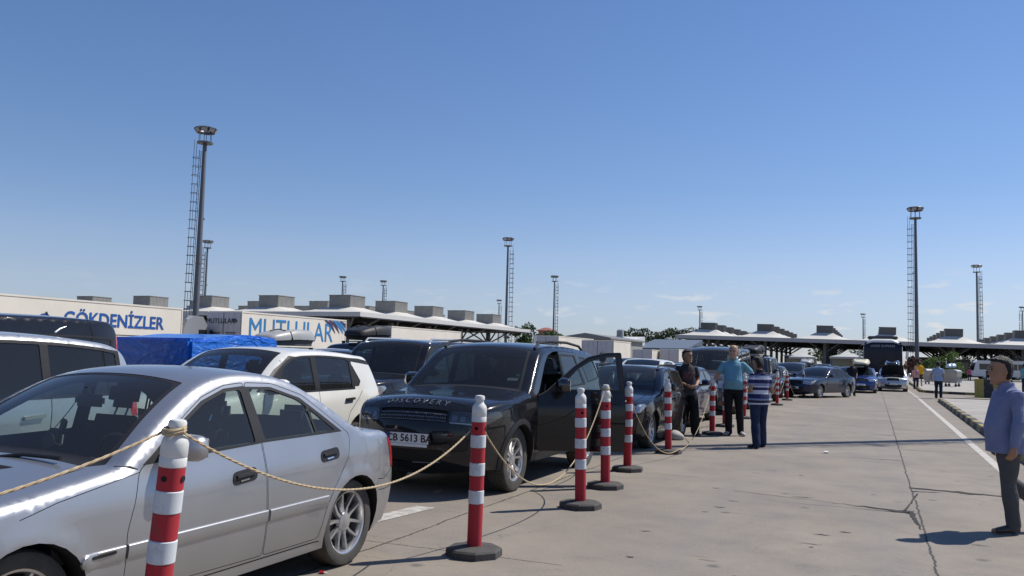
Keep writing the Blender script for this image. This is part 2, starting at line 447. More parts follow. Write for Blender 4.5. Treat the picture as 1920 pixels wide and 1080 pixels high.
        for i in range(-1, len(regs)):
            fs = [F[k] for k in np.nonzero(rid == i)[0]]
            if not fs: continue
            key, m, off = ('body', paint_m, 0) if i < 0 else regs[i][1:]
            if key is None: continue
            if key in ('headlight', 'taillight', 'fog_lamp'): key = (key, 1 if np.mean([p[1] for p in regs[i][0]]) > 0 else -1)
            s.put(key, s.strip(V, off), fs, m, True)
            if sp.get('liner') and i < 0:
                uu = np.interp(V[:, 0], s.s, s.O[:, 0]); zz = np.interp(V[:, 0], s.s, s.O[:, 1])
                fl = [f for f in fs if sp['liner'][0] - .1 < uu[list(f)].mean() < sp['liner'][1] and zz[list(f)].mean() > sp['zb0'] + .0]
                if fl: s.put('cabin_lining', s.strip(V, -.025), fl, M_TRIM_IN, False)
    def overlay_side(s, key, poly, m, off, both=True):
        q = resample(poly, s.h); P = np.array(q); g = np.array([(x, z) for x in np.arange(P[:, 0].min(), P[:, 0].max(), s.h) for z in np.arange(P[:, 1].min(), P[:, 1].max(), s.h * .6)])
        if len(g): g = g[inpoly(g, poly)]
        V, F = cdt([q], g); C = np.array([V[list(f)].mean(0) for f in F]); F = [f for f, k in zip(F, inpoly(C, poly)) if k]
        a = s.side(V, off); qa = s.side(np.array(q), off); qb = s.side(np.array(q), -.004); n = len(q)
        for sg in ((1, -1) if both else (1,)):
            M = np.array([sg, 1, 1]); s.put((key, sg), a * M, F, m, sg < 0)
            s.put((key, sg), np.vstack([qa, qb]) * M, [(i, (i + 1) % n, n + (i + 1) % n, n + i) for i in range(n)], m, sg < 0)
    def overlay_strip(s, key, poly, m, off, r=0.0, base=-.004):
        q = [s.S(p) for p in poly]; q = rp(q, r) if r else q; q = resample(q, s.h * .7); P = np.array(q)
        g = np.array([(x, z) for x in np.arange(P[:, 0].min(), P[:, 0].max(), s.h) for z in np.arange(P[:, 1].min(), P[:, 1].max(), s.h)])
        if len(g): g = g[inpoly(g, q)]
        V, F = cdt([q], g); C = np.array([V[list(f)].mean(0) for f in F]); F = [f for f, k in zip(F, inpoly(C, q)) if k]
        s.put(key, s.strip(V, off), F, m, True); n = len(q)
        s.put(key, np.vstack([s.strip(P, off), s.strip(P, base)]), [(i, (i + 1) % n, n + (i + 1) % n, n + i) for i in range(n)], m)
    def mesh(s, key, name, weld=True, fixn=False):
        mb = s.parts[key]; me = bpy.data.meshes.new(name); me.from_pydata(mb.v, [], mb.f)
        for m in mb.mats: me.materials.append(m)
        me.polygons.foreach_set('material_index', mb.m)
        if weld:
            bm = bmesh.new(); bm.from_mesh(me); bmesh.ops.remove_doubles(bm, verts=bm.verts, dist=2e-4)
            bmesh.ops.recalc_face_normals(bm, faces=bm.faces) if fixn else None
            bm.to_mesh(me); bm.free()
        finish(me, 34); return me

WHEELS = {}
def wheel_meshes(R, wd, rim_r, style, rim_m=None):
    k = (R, wd, rim_r, style)
    if k in WHEELS: return WHEELS[k]
    rim_m = rim_m or M_ALLOY; w = wd / 2; t = MB()
    n = 44
    t.lathe([(rim_r, -w * .8), (rim_r + .01, -w * .92), (R - .035, -w), (R - .012, -w * .93), (R, -w * .7), (R, w * .7), (R - .012, w * .93), (R - .035, w), (rim_r + .01, w * .92), (rim_r, w * .8)], M_RUBBER, n, axis='x', cap=False)
    if R > .36:                                           # tread blocks
        for j in range(64):
            a = 2 * pi * j / 64
            for sx in (-.62, -.2, .2, .62):
                aa = a + (.03 if sx > 0 else 0); c = (sx * w, (R + .001) * cos(aa), (R + .001) * sin(aa))
                t.box(c, (w * .34, .024, .012), M_RUBBER, rx=aa - pi / 2)
    q = MB(); ri = rim_r
    q.lathe([(ri + .004, -w * .8), (ri - .012, -w * .5), (ri - .02, w * .45), (ri - .008, w * .8), (ri + .006, w * .86), (ri + .006, w * .78)], rim_m, n, axis='x', cap=False)
    q.lathe([(.0, w * .1), (ri * .62, w * .1), (ri * .62, w * .02), (0, w * .02)], M_DISC, 28, axis='x', cap=False)
    q.lathe([(ri - .016, -w * .3), (0, -w * .3)], M_SEAM, 28, axis='x', cap=False)
    q.lathe([(.072, w * .35), (.066, w * .66), (.03, w * .72), (0, w * .72)], rim_m, 20, axis='x', cap=False)
    def spoke(a0, a1, w0, w1, x0, x1):
        rs = [.05, ri * .5, ri - .012]; rings = []
        for i, r in enumerate(rs):
            f = i / 2; a = a0 + (a1 - a0) * f; hw_ = (w0 + (w1 - w0) * f); x = x0 + (x1 - x0) * f - (.012 if i == 1 else 0)
            e = Vector((0, cos(a), sin(a))); tn = Vector((0, -sin(a), cos(a))); c = e * r
            rings.append([c + tn * hw_ + Vector((x - .028, 0, 0)), c + tn * hw_ * .75 + Vector((x, 0, 0)), c - tn * hw_ * .75 + Vector((x, 0, 0)), c - tn * hw_ + Vector((x - .028, 0, 0))])
        q.rings(rings, rim_m)
    if style == 'y5':
        for j in range(5):
            a = 2 * pi * j / 5 + .3
            for d in (-1, 1): spoke(a + d * .16, a + d * .27, .02, .017, w * .62, w * .74)
    elif style == 'v7':
        for j in range(5):
            a = 2 * pi * j / 5 + .2
            for d in (-1, 1): spoke(a + d * .22, a + d * .36, .017, .011, w * .6, w * .72)
    elif style == 's5':
        for j in range(5): spoke(2 * pi * j / 5, 2 * pi * j / 5 + .05, .036, .045, w * .6, w * .7)
    else:
        for j in range(9): spoke(2 * pi * j / 9, 2 * pi * j / 9, .018, .022, w * .6, w * .7)
    WHEELS[k] = (t.mesh('tyre', 40), q.mesh('rim', 40)); return WHEELS[k]
def add_wheels(root, sp, wd=.21, rim=.215, style='s5', in_=.02):
    tm, rm = wheel_meshes(sp['Rw'], wd, rim, style)
    for ua in (sp['uF'], sp['uR']):
        for sg in (1, -1):
            w = link('wheel', tm, root, (sg * (sp['hw'] - wd / 2 - in_ - (sp['tuck'] * .5)), ua - sp['L'] / 2, sp['Rw']), (0, 0, 0 if sg > 0 else pi))
            link('rim', rm, w)
def mirror_mb(m_shell, side, c, sz=(.20, .13, .15), glassback=True):
    """door mirror: rounded shell on a foot"""
    b = MB(); w, d, h = sz; rings = []; n = 16
    for k, f in enumerate((0, .25, .6, .85, 1.0)):
        g = (.55, .9, 1.0, .93, .7)[k]; ring = []
        for j in range(n):
            a = 2 * pi * j / n; cx_, cz_ = cos(a), sin(a)
            ex = abs(cx_) ** .6 * (1 if cx_ > 0 else -1); ez = abs(cz_) ** .6 * (1 if cz_ > 0 else -1)
            ring.append((c[0] + side * (w / 2 + ex * w / 2 * g), c[1] - d * .5 + d * f, c[2] + ez * h / 2 * g))
        rings.append(ring)
    b.rings(rings, m_shell)
    b.box((c[0] - side * .01, c[1] + .005, c[2] - h * .35), (.09, .05, .04), M_BLACK, bev=.01)
    b.box((c[0] + side * w * .5, c[1] + d * .5 + .002, c[2]), (w * .78, .008, h * .7), M_CHROME, bev=.003)
    return b
def seats(c, sp, u0, z0, wseat=.5, rear=True, rows=None):
    """front seats with headrests, rear bench, dash and wheel -> meshes named seat, dashboard, steering_wheel"""
    out = []; L = sp['L']
    def seat(x, u, w, z0, hb=.62, tilt=.28, hr=True):
        b = MB()
        b.box((x, u - L / 2 - .22, z0 + .10), (w, .5, .16), M_SEAT, bev=.05)
        b.box((x, u - L / 2 + .06 + hb * .5 * sin(tilt) , z0 + .16 + hb * .5), (w * .95, .15, hb), M_SEAT, bev=.06, rx=-tilt)
        if hr:
            b.box((x, u - L / 2 + .08 + (hb + .14) * sin(tilt), z0 + .18 + hb + .11), (w * .52, .12, .19), M_SEAT, bev=.05, rx=-tilt * .7)
            for dx in (-.05, .05): b.tube([(x + dx, u - L / 2 + .07 + hb * sin(tilt), z0 + .12 + hb), (x + dx, u - L / 2 + .08 + (hb + .1) * sin(tilt), z0 + .2 + hb)], .007, M_CHROME, 6)
        return b
    for x in (-.37, .37): out.append(('front_seat', seat(x, u0, wseat, z0)))
    if rear:
        b = seat(0, u0 + .88, 1.24, z0 + .02, .55, .4, False)
        for x in (-.38, .38): b.box((x, u0 + .88 - L / 2 + .33, z0 + .75), (.27, .1, .16), M_SEAT, bev=.04)
        out.append(('rear_bench', b))
    return out
def dash(sp, u, z, hw_, uw=None):
    L = sp['L']; b = MB(); n = 12; rings = []
    for k in range(n + 1):
        x = -hw_ + 2 * hw_ * k / n; hump = .045 * math.exp(-((x - .37) / .2) ** 2)
        rings.append([(x, u - L / 2 - .55, z - .03), (x, u - L / 2 - .2, z + .0 + hump * .5), (x, u - L / 2 + .02, z + .01 + hump), (x, u - L / 2 + .12, z - .06 + hump), (x, u - L / 2 + .10, z - .4), (x, u - L / 2 - .5, z - .4)])
    b.rings(rings, M_TRIM_IN)
    w = MB(); ring = []
    for k in range(25):
        a = 2 * pi * k / 24; ring.append((.37 + .185 * cos(a), u - L / 2 + .26 - .185 * sin(a) * .45, z + .0 + .185 * sin(a) * .9))
    w.tube(ring, .015, M_BLACK, 8); w.box((.37, u - L / 2 + .24, z - .01), (.16, .06, .14), M_BLACK, bev=.02, rx=.45)
    w.box((.37, u - L / 2 + .24, z), (.34, .02, .035), M_BLACK, rx=.45)
    return [('dashboard', b), ('steering_wheel', w)]

# ------------------------------------------------------------------ ground
def ground_mat():
    m, t, b = _new('concrete_yard'); N = t.nodes.new; L = t.links.new
    tc = N("ShaderNodeTexCoord"); P = tc.outputs['Object']
    def noise(sc, det=5, rough=.55, vec=None):
        n = N("ShaderNodeTexNoise"); n.inputs['Scale'].default_value = sc; n.inputs['Detail'].default_value = det; n.inputs['Roughness'].default_value = rough
        L(vec or P, n.inputs['Vector']); return n.outputs[0]
    def mr(x, a, b_, c, d):
        r = N("ShaderNodeMapRange"); L(x, r.inputs[0])
        for i, v in enumerate((a, b_, c, d)): r.inputs[i + 1].default_value = v
        return r.outputs[0]
    def math_(op, a, b_=None):
        n = N("ShaderNodeMath"); n.operation = op
        for i, v in enumerate((a, b_)):
            if v is None: continue
            if isinstance(v, (int, float)): n.inputs[i].default_value = v
            else: L(v, n.inputs[i])
        return n.outputs[0]
    def mix(f, a, b_):
        n = N("ShaderNodeMixRGB")
        for i, v in enumerate((f, a, b_)):
            if isinstance(v, (int, float)): n.inputs[i].default_value = v
            elif isinstance(v, tuple): n.inputs[i].default_value = (*v, 1)
            else: L(v, n.inputs[i])
        return n.outputs[0]
    sp = N("ShaderNodeSeparateXYZ"); L(P, sp.inputs[0]); x, y = sp.outputs[0], sp.outputs[1]
    base = mix(mr(noise(.22, 4), .35, .65, 0, 1), (.208, .176, .140), (.264, .225, .180))
    base = mix(mr(noise(1.3, 9, .68), .42, .64, 0, .85), base, (.165, .146, .128))
    base = mix(mr(noise(.55, 7, .62), .48, .72, 0, .55), base, (.315, .265, .212))
    base = mix(mr(noise(38, 4, .7), .35, .7, 0, .36), base, (.35, .31, .262))
    base = mix(mr(noise(160, 2, .7), .52, .75, 0, .30), base, (.14, .13, .12))
    # tyre-polished darker tracks along the lane
    tx = math_('ABSOLUTE', math_('SUBTRACT', math_('ABSOLUTE', math_('ADD', x, .75)), .8))
    mp_ = N("ShaderNodeMapping"); mp_.inputs['Scale'].default_value = (2.2, .12, 1); L(P, mp_.inputs[0])
    tr = math_('MULTIPLY', mr(tx, 0, .55, 1, 0), mr(noise(1.4, 6, .6, mp_.outputs[0]), .35, .7, 0, .5))
    base = mix(tr, base, (.20, .188, .178))
    # oil spots
    v = N("ShaderNodeTexVoronoi"); v.inputs['Scale'].default_value = 1.35; L(P, v.inputs['Vector'])
    d = math_('ADD', v.outputs['Distance'], math_('MULTIPLY', math_('SUBTRACT', noise(9, 5), .5), .10))
    base = mix(math_('MULTIPLY', mr(d, .03, .10, .75, 0), mr(noise(.6, 2), .38, .48, 0, 1)), base, (.09, .085, .08))
    v2 = N("ShaderNodeTexVoronoi"); v2.inputs['Scale'].default_value = 3.4; L(P, v2.inputs['Vector'])
    d2 = math_('ADD', v2.outputs['Distance'], math_('MULTIPLY', math_('SUBTRACT', noise(14, 5), .5), .12))
    base = mix(math_('MULTIPLY', mr(d2, .02, .085, .6, 0), mr(noise(.9, 2), .46, .56, 0, 1)), base, (.11, .10, .10))
    # slab joints and cracks
    wob = math_('MULTIPLY', math_('SUBTRACT', noise(1.1, 8, .75), .5), .11)
    wob2 = math_('MULTIPLY', math_('SUBTRACT', noise(7, 6, .7), .5), .05)
    w = math_('ADD', wob, wob2)
    def line(c, off, per, wid, wb):
        q = math_('ADD', math_('ADD', c, -off), wb)
        q = math_('SUBTRACT', q, math_('MULTIPLY', math_('FLOOR', math_('DIVIDE', math_('ADD', q, per / 2), per)), per))
        return mr(math_('ABSOLUTE', q), wid * .4, wid, 1, 0)
    along = math_('MULTIPLY', line(x, .44, 4.2, .014, w), mr(noise(.8, 3), .3, .42, .15, 1))
    right = math_('GREATER_THAN', x, .44)
    cr1 = math_('MULTIPLY', math_('MULTIPLY', line(y, 12.42, 5.6, .02, wob2), right), mr(x, .5, 3.2, 1, .45))
    cr1 = math_('MAXIMUM', cr1, math_('MULTIPLY', line(y, 12.40, 5.6, .045, wob2), math_('MULTIPLY', mr(x, .44, .52, 0, 1), mr(x, .9, 1.5, 1, 0))))
    cr2 = math_('MULTIPLY', math_('MULTIPLY', line(y, 10.36, 5.6, .02, wob2), math_('SUBTRACT', 1, right)), mr(x, -1.6, .3, .0, 1))
    cr2 = math_('MAXIMUM', cr2, math_('MULTIPLY', line(y, 10.34, 5.6, .05, wob2), math_('MULTIPLY', mr(x, -.25, .15, 0, 1), math_('LESS_THAN', x, .40))))
    cr2b = math_('MULTIPLY', line(y, 6.3, 5.6, .010, wob2), math_('LESS_THAN', x, -2.2))
    v3 = N("ShaderNodeTexVoronoi"); v3.feature = 'DISTANCE_TO_EDGE'; v3.inputs['Scale'].default_value = .55
    mpv = N("ShaderNodeVectorMath"); mpv.operation = 'ADD'; L(P, mpv.inputs[0])
    nn = N("ShaderNodeTexNoise"); nn.inputs['Scale'].default_value = 1.6; nn.inputs['Detail'].default_value = 8; L(P, nn.inputs['Vector']); L(nn.outputs[1], mpv.inputs[1])
    L(mpv.outputs[0], v3.inputs['Vector'])
    hair = math_('MULTIPLY', mr(v3.outputs['Distance'], .0012, .005, .3, 0), mr(noise(.5, 3), .52, .6, 0, 1))
    # broken edge of the long joint
    spall = math_('MULTIPLY', mr(math_('ABSOLUTE', math_('ADD', x, -.40)), 0, .22, 1, 0), mr(noise(3.2, 7, .7), .56, .66, 0, .8))
    base = mix(math_('MULTIPLY', spall, .55), base, (.19, .175, .155))
    ck = math_('MAXIMUM', math_('MAXIMUM', along, cr1), math_('MAXIMUM', math_('MAXIMUM', cr2, cr2b), hair))
    base = mix(math_('MULTIPLY', ck, .93), base, (.035, .032, .03))
    # thin blown litter and rubber scuffs
    mp2 = N("ShaderNodeMapping"); mp2.inputs['Scale'].default_value = (1, 6, 1); mp2.inputs['Rotation'].default_value = (0, 0, .35); L(P, mp2.inputs[0])
    base = mix(mr(noise(5.5, 4, .6, mp2.outputs[0]), .66, .73, 0, .5), base, (.12, .11, .105))
    mp3 = N("ShaderNodeMapping"); mp3.inputs['Scale'].default_value = (.8, 9, 1); mp3.inputs['Rotation'].default_value = (0, 0, -.42); L(P, mp3.inputs[0])
    base = mix(math_('MULTIPLY', mr(noise(2.6, 3, .5, mp3.outputs[0]), .66, .70, 0, .75), mr(noise(1.1, 2), .5, .6, 0, 1)), base, (.07, .064, .06))
    L(base, b.inputs['Base Color']); b.inputs['Roughness'].default_value = .82; b.inputs['Specular IOR Level'].default_value = .3
    bp = N("ShaderNodeBump"); bp.inputs['Strength'].default_value = .35; bp.inputs['Distance'].default_value = .01
    h = math_('ADD', math_('MULTIPLY', noise(90, 4, .7), .35), math_('MULTIPLY', ck, -1.6))
    L(h, bp.inputs['Height']); L(bp.outputs[0], b.inputs['Normal'])
    return m
b = MB()
b.add([(-900, -60, 0), (900, -60, 0), (900, 1800, 0), (-900, 1800, 0)], [(0, 1, 2, 3)], ground_mat())
tag(b.build('ground', fixn=False), kind='structure')

M_CHIP = mat('chip_dark_concrete', (.085, .075, .066), .95)  # darker concrete tone for the small surface chips
def crack(pts, name, m=None):
    b = MB(); L_ = []; R_ = []
    for i, (x, y, w) in enumerate(pts):
        d = Vector((pts[min(i + 1, len(pts) - 1)][0] - pts[max(i - 1, 0)][0], pts[min(i + 1, len(pts) - 1)][1] - pts[max(i - 1, 0)][1], 0)).normalized(); n = Vector((-d.y, d.x, 0)); p = Vector((x, y, .005)); j = random.uniform(.6, 1.3)
        L_.append(p + n * w * .5 * j); R_.append(p - n * w * .5 * random.uniform(.6, 1.3))
    b.add(L_ + R_, [(i, i + 1, len(L_) + i + 1, len(L_) + i) for i in range(len(L_) - 1)], m or mat('crack_dark', (.03, .027, .025), .95)); tag(b.build(name, fixn=False), kind='structure')
def jag(x0, y0, x1, y1, n, wf, amp=.03): return [(x0 + (x1 - x0) * i / n + random.uniform(-amp, amp) * .3, y0 + (y1 - y0) * i / n + random.uniform(-amp, amp), wf(i / n)) for i in range(n + 1)]
crack(jag(.44, 12.50, 1.25, 12.33, 12, lambda f: .06 + .10 * math.exp(-((f - .75) / .2) ** 2)), 'ground_crack'); crack(jag(1.25, 12.33, 3.2, 12.05, 16, lambda f: .05 * (1 - f) + .012, .05), 'ground_crack')
crack(jag(.44, 12.12, .80, 12.28, 6, lambda f: .05 * (1 - f) + .01), 'ground_crack'); crack(jag(-.45, 10.62, .36, 10.36, 12, lambda f: .015 + .15 * f ** 2), 'ground_crack')
crack(jag(.36, 10.36, .42, 9.35, 14, lambda f: .055 * (1 - f) + .012), 'ground_crack'); crack(jag(-1.6, 10.9, -.45, 10.62, 14, lambda f: .012, .02), 'ground_crack'); crack(jag(.50, 11.95, .30, 10.4, 16, lambda f: .022, .03), 'ground_crack')
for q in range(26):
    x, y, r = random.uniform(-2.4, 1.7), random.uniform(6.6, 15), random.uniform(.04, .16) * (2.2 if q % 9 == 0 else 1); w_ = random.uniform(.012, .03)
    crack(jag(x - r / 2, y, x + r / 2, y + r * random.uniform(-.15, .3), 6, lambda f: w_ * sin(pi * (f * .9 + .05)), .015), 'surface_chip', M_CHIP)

def worn_paint(name, col, under=(.28, .26, .235), wear=.5):
    if name in MATS: return MATS[name]
    m, t, bb = _new(name)
    tc = t.nodes.new("ShaderNodeTexCoord"); n = t.nodes.new("ShaderNodeTexNoise"); n.inputs['Scale'].default_value = 7; n.inputs['Detail'].default_value = 9; n.inputs['Roughness'].default_value = .72
    t.links.new(tc.outputs['Object'], n.inputs['Vector'])
    r = t.nodes.new("ShaderNodeMapRange"); r.inputs[1].default_value = wear - .06; r.inputs[2].default_value = wear + .1; r.inputs[3].default_value = 0; r.inputs[4].default_value = .8
    t.links.new(n.outputs[0], r.inputs[0])
    mi = t.nodes.new("ShaderNodeMixRGB"); mi.inputs[1].default_value = (*col, 1); mi.inputs[2].default_value = (*under, 1)
    t.links.new(r.outputs[0], mi.inputs[0]); t.links.new(mi.outputs[0], bb.inputs['Base Color']); bb.inputs['Roughness'].default_value = .75
    MATS[name] = m; return m

# ------------------------------------------------------------------ two near cars
def seam(pts, w=.006):
    q = np.array(pts, float); d = np.gradient(q, axis=0); d /= np.linalg.norm(d, axis=1)[:, None]; nn = np.stack([-d[:, 1], d[:, 0]], 1) * w / 2
    return [tuple(p) for p in q + nn] + [tuple(p) for p in (q - nn)[::-1]]
PARTNAME = {'door': 'door', 'window': 'window'}
def emit(car, root, names):
    """turn the collected panels into child objects; doors get their windows as children"""
    made = {}
    for key in car.parts:
        if isinstance(key, tuple) and isinstance(key[0], tuple) and key[0][0] == 'door': made[key] = link('door', car.mesh(key, 'door'), root)
    for key in car.parts:
        if key in made: continue
        if isinstance(key, tuple) and isinstance(key[0], tuple):
            kk, sg = key
            if kk[0] == 'window':
                par = made.get((('door', kk[1]), sg), root) if kk[1] is not None else root
                made[key] = link('window', car.mesh(key, 'window'), par)
            else:
                par = made.get((('door', kk[1]), sg), root) if len(kk) > 1 and kk[1] is not None else root
                made[key] = link(kk[0], car.mesh(key, kk[0]), par)
        else:
            nm = key[0] if isinstance(key, tuple) else key
            made[key] = link(names.get(nm, nm), car.mesh(key, nm), root)
    return made
def plate(root, c, txt, w=.52, h=.11, blue=True, rx=0.0):
    b = MB(); b.box((0, 0, 0), (w + .03, .012, h + .02), M_BLACK, bev=.004); b.box((0, -.007, 0), (w, .008, h), mat('plate_white', (.72, .72, .70), .4, var=.04))
    if blue: b.box((-w / 2 + .022, -.0125, 0), (.044, .003, h), mat('plate_blue', (.02, .05, .32), .4))
    p = b.build('license_plate', root, c, (rx, 0, 0))
    if txt: link('plate_lettering', text_mesh(txt, h * .98, M_TEXT_DK, .0012, 'plate_lettering', 1.0, bold=.002), p, (.022 if blue else 0, -.0135, -.002), (pi / 2, 0, 0))
    return p
def rail_mb(pts, r, m, feet=()):
    b = MB(); b.tube(pts, r, m, 8)
    for f, z in feet: b.box((f[0], f[1], (f[2] + z) / 2), (.03, .09, abs(f[2] - z) + .02), m, bev=.008)
    return b
SEDAN = dict(L=4.39, hw=.864, H=1.43, uF=.95, uR=3.65, Rw=.316, Ra=.352, sill=.19, zs=.62, zb0=.90, zb1=.985, tuck=.075, sh=.045, lean=22, rf=.055,
    lf=.75, af=.17, lr=.75, ar=.13, flare=.014,
    top=[(.20, .19, .12), (.06, .31, .17), (.02, .43, .19, 'b0'), (.035, .55, .18, 'b1'), (.09, .645, .15, 'hl'), (.22, .735, .09, 'hood0'), (.6, .825, .06), (1.034, 0.885, .05), (1.49, 0.95, .05, 'ws0', 'k'),
         (1.85, 1.19, .075), (2.17, 1.355, .06, 'ws1'), (2.418, 1.415, .04), (2.735, 1.42, .035), (3.04, 1.37, .04, 'rg0'), (3.35, 1.23, .05), (3.78, 0.995, .05, 'rg1'), (4.048, 0.965, .03), (4.249, 0.935, .03, 'tr'),
         (4.345, .84, .05), (4.372, .65, .08, 'tb'), (4.384, .5, .1), (4.36, .34, .1), (4.29, .2, .08)],
    doors=[rp([(1.53, .29), (1.51, .62), (1.60, 0.915), (1.66, 0.96), (1.923, 1.145), (2.17, 1.29), (2.383, 1.355), (2.564, 1.368), (2.604, 0.95), (2.62, .62), (2.65, .27)], .03),
           rp([(2.656, .27), (2.627, .62), (2.610, 0.95), (2.57, 1.368), (2.839, 1.358), (3.129, 1.275), (3.323, 1.15), (3.585, 0.975), (3.57, 0.90), (3.53, .80), (3.44, .70), (3.35, .60), (3.27, .46), (3.24, .27)], .035)],
    creases=((.9, 4.3, .77, .835, .004, .03),), liner=(1.436, 3.9))
def make_sedan():
    P = paint('silver_paint', (.40, .405, .42), metal=.80, rough=.40, dust=.02)
    sp = SEDAN
    sp['trims'] = [(rp([(1.63, 0.947), (1.914, 1.125), (2.161, 1.265), (2.376, 1.332), (2.556, 1.345), (2.577, 1.34), (2.608, 0.985)], .012), 0), (rp([(2.604, 0.987), (2.564, 1.34), (2.822, 1.333), (3.102, 1.252), (3.279, 1.14), (3.497, 0.998)], .012), 1)]
    sp['glass'] = [(rp([(1.736, 0.975), (1.951, 1.125), (2.177, 1.248), (2.383, 1.312), (2.525, 1.322), (2.549, 0.995)], .02), 0, G_CLEAR), (rp([(2.643, 1), (2.604, 1.325), (2.822, 1.312), (3.075, 1.24), (3.142, 1.205), (3.182, 1.008)], .02), 1, G_CLEAR), (rp([(3.204, 1.01), (3.168, 1.185), (3.261, 1.125), (3.414, 1.015)], .012), 1, G_CLEAR, 1)]
    sp['sidelamps'] = [(rp([(4.203, 0.905), (4.424, 0.93), (4.446, .63), (4.271, .655)], .03), 'taillight', M_RED), (rp([(-.1, .60), (.10, .615), (.36, .705), (.33, .76), (-.1, .78)], .03), 'headlight', M_LAMP)]
    sp['sidepaint'] = [(seam([(3.985, .60), (4.10, .585), (4.29, .645)]), M_SEAM, -.004), (seam([(4.0, .51), (4.134, .50), (4.384, .505)]), M_SEAM, -.004), (seam([(1.6, .93), (1.52, .95), (1.49, .953)], .005), M_SEAM, -.003),
                       (seam([(.9, .78), (1.10, .83), (1.609, 0.915)], .004), M_SEAM, -.003), (seam([(1.15, .262), (2.0, .255), (3.26, .25)], .008), M_SEAM, -.006)]
    c = 'ws0'
    sp['sregs'] = [([(c, -.09, -.86), (c, -.09, .86), (c, .0, .93), ('ws1', .0, .90), ('ws1', .0, -.90), (c, .0, -.93)], 'body', M_BLACK, -.003, .02),
        ([(c, .03, -.88), (c, .03, .88), ('ws1', -.03, .85), ('ws1', -.03, -.85)], 'windshield', G_CLEAR, -.004, .06),
        ([('rg0', .0, -.84), ('rg0', .0, .84), ('rg1', -.03, .86), ('rg1', -.03, -.86)], 'body', M_BLACK, -.002, .06),
        ([('rg0', .03, -.80), ('rg0', .03, .80), ('rg1', -.06, .82), ('rg1', -.06, -.82)], 'rear_window', G_CLEAR, -.004, .06),
        ([('hood0', 0, .868), ('hood0', 0, .875), (c, -.1, .885), (c, -.1, .878)], 'body', M_SEAM, -.005), ([('hood0', 0, -.868), ('hood0', 0, -.875), (c, -.1, -.885), (c, -.1, -.878)], 'body', M_SEAM, -.005),
        ([('hood0', -.02, -.87), ('hood0', -.02, .87), ('hood0', -.012, .87), ('hood0', -.012, -.87)], 'body', M_SEAM, -.005),
        ([('b1', .03, -.42), ('b1', .03, .42), ('hl', .07, .36), ('hl', .07, -.36)], 'grille', M_BLACK, -.01, .03),
        ([('b1', .05, .5), ('b1', .05, .999), ('hl', .08, .999), ('hl', .06, .5)], 'headlight', M_LAMP, .002, .03), ([('b1', .05, -.5), ('b1', .05, -.999), ('hl', .08, -.999), ('hl', .06, -.5)], 'headlight', M_LAMP, .002, .03),
        ([('b0', -.1, -.7), ('b0', -.1, .7), ('b0', -.02, .7), ('b0', -.02, -.7)], 'body', M_BLACK, -.01, .03),
        ([('tb', -.22, .62), ('tb', -.22, .999), ('tb', -.02, .999), ('tb', -.02, .62)], 'taillight', M_RED, .002, .03), ([('tb', -.22, -.62), ('tb', -.22, -.999), ('tb', -.02, -.999), ('tb', -.02, -.62)], 'taillight', M_RED, .002, .03),
        ([(c, -.36, .12), (c, -.36, .44), (c, -.27, .50), (c, -.27, .12)], 'body', M_BLACK, -.008, .02)]
    car = Car(sp, .055); car.build(P)
    for a, b_, k in ((1.23, 1.502, None), (1.522, 2.628, 0), (2.652, 3.285, 1)):
        z0 = .475 + .02 * a / 4; hh = .078; n = max(4, int((b_ - a) / (.06 if k is not None else .012))); us = np.linspace(a, b_, n); R = []
        for f, o in ((0, -.003), (.04, .008), (.12, .011), (.62, .013), (.9, .012), (.97, .008), (1.0, -.003)):
            zz = np.full(n, z0) + hh * f + (us - a) * .007
            if a > 3.2: zz = zz + .02 + (us - a) * .03
            if k is None and a < 2: m_ = np.clip((us - a) / .04, 0.02, 1); zz = z0 + .039 + (zz - z0 - .039) * np.sqrt(m_ * (2 - m_))
            R.append(car.side(np.stack([us, zz], 1), o))
        q = np.array(R)
        for sg in (1, -1): car.put((('side_moulding', k), sg), q.reshape(-1, 3) * [sg, 1, 1], [(i * n + j, i * n + j + 1, (i + 1) * n + j + 1, (i + 1) * n + j) for i in range(len(R) - 1) for j in range(n - 1)] + [tuple(i * n for i in range(len(R)))[::-1], tuple(i * n + n - 1 for i in range(len(R)))], P, sg < 0)
    car.overlay_side(('indicator', None), rp([(1.29, .527), (1.29, .543), (1.44, .546), (1.44, .530)], .008), M_SEAM, .0175)
    for u, z, k in ((2.41, .80, 0), (3.31, .845, 1)):
        car.overlay_side(('handle', k), rp([(u - .11, z - .045), (u - .11, z + .035), (u + .11, z + .052), (u + .11, z - .028)], .09), M_BLACK, .004)
        car.overlay_side(('handle', k), rp([(u - .085, z + .0), (u - .085, z + .016), (u + .085, z + .03), (u + .085, z + .01)], .008), M_BLACK, .018)
        car.overlay_side(('handle', k), rp([(u - .045, z - .026), (u - .05, z - .017), (u + .03, z - .010), (u + .03, z - .02)], .004), M_CHROME, .008)
    hx = sp['hw']; root = empty('sedan', label='silver four door sedan nearest the camera, behind the rope posts', cat='car')
    emit(car, root, {'cabin_lining': 'cabin_lining'})
    add_wheels(root, sp, .205, .225, 'v7')
    for sg in (1, -1): mirror_mb(P, sg, (sg * (hx - .035), 1.83 - sp['L'] / 2, 1.03), (.22, .12, .15)).build('wing_mirror', root)
    for n, q in dash(sp, 1.68, .90, .74) + seats(None, sp, 2.30, .34, .5): q.build(n, root)
    b = MB(); b.box((0, 0, .31), (1.0, 2.7, .06), M_TRIM_IN); b.box((0, 1.30, .88), (1.2, .4, .03), M_TRIM_IN); b.build('cabin_floor', root)
    b = MB()                                                   # wipers at the foot of the screen
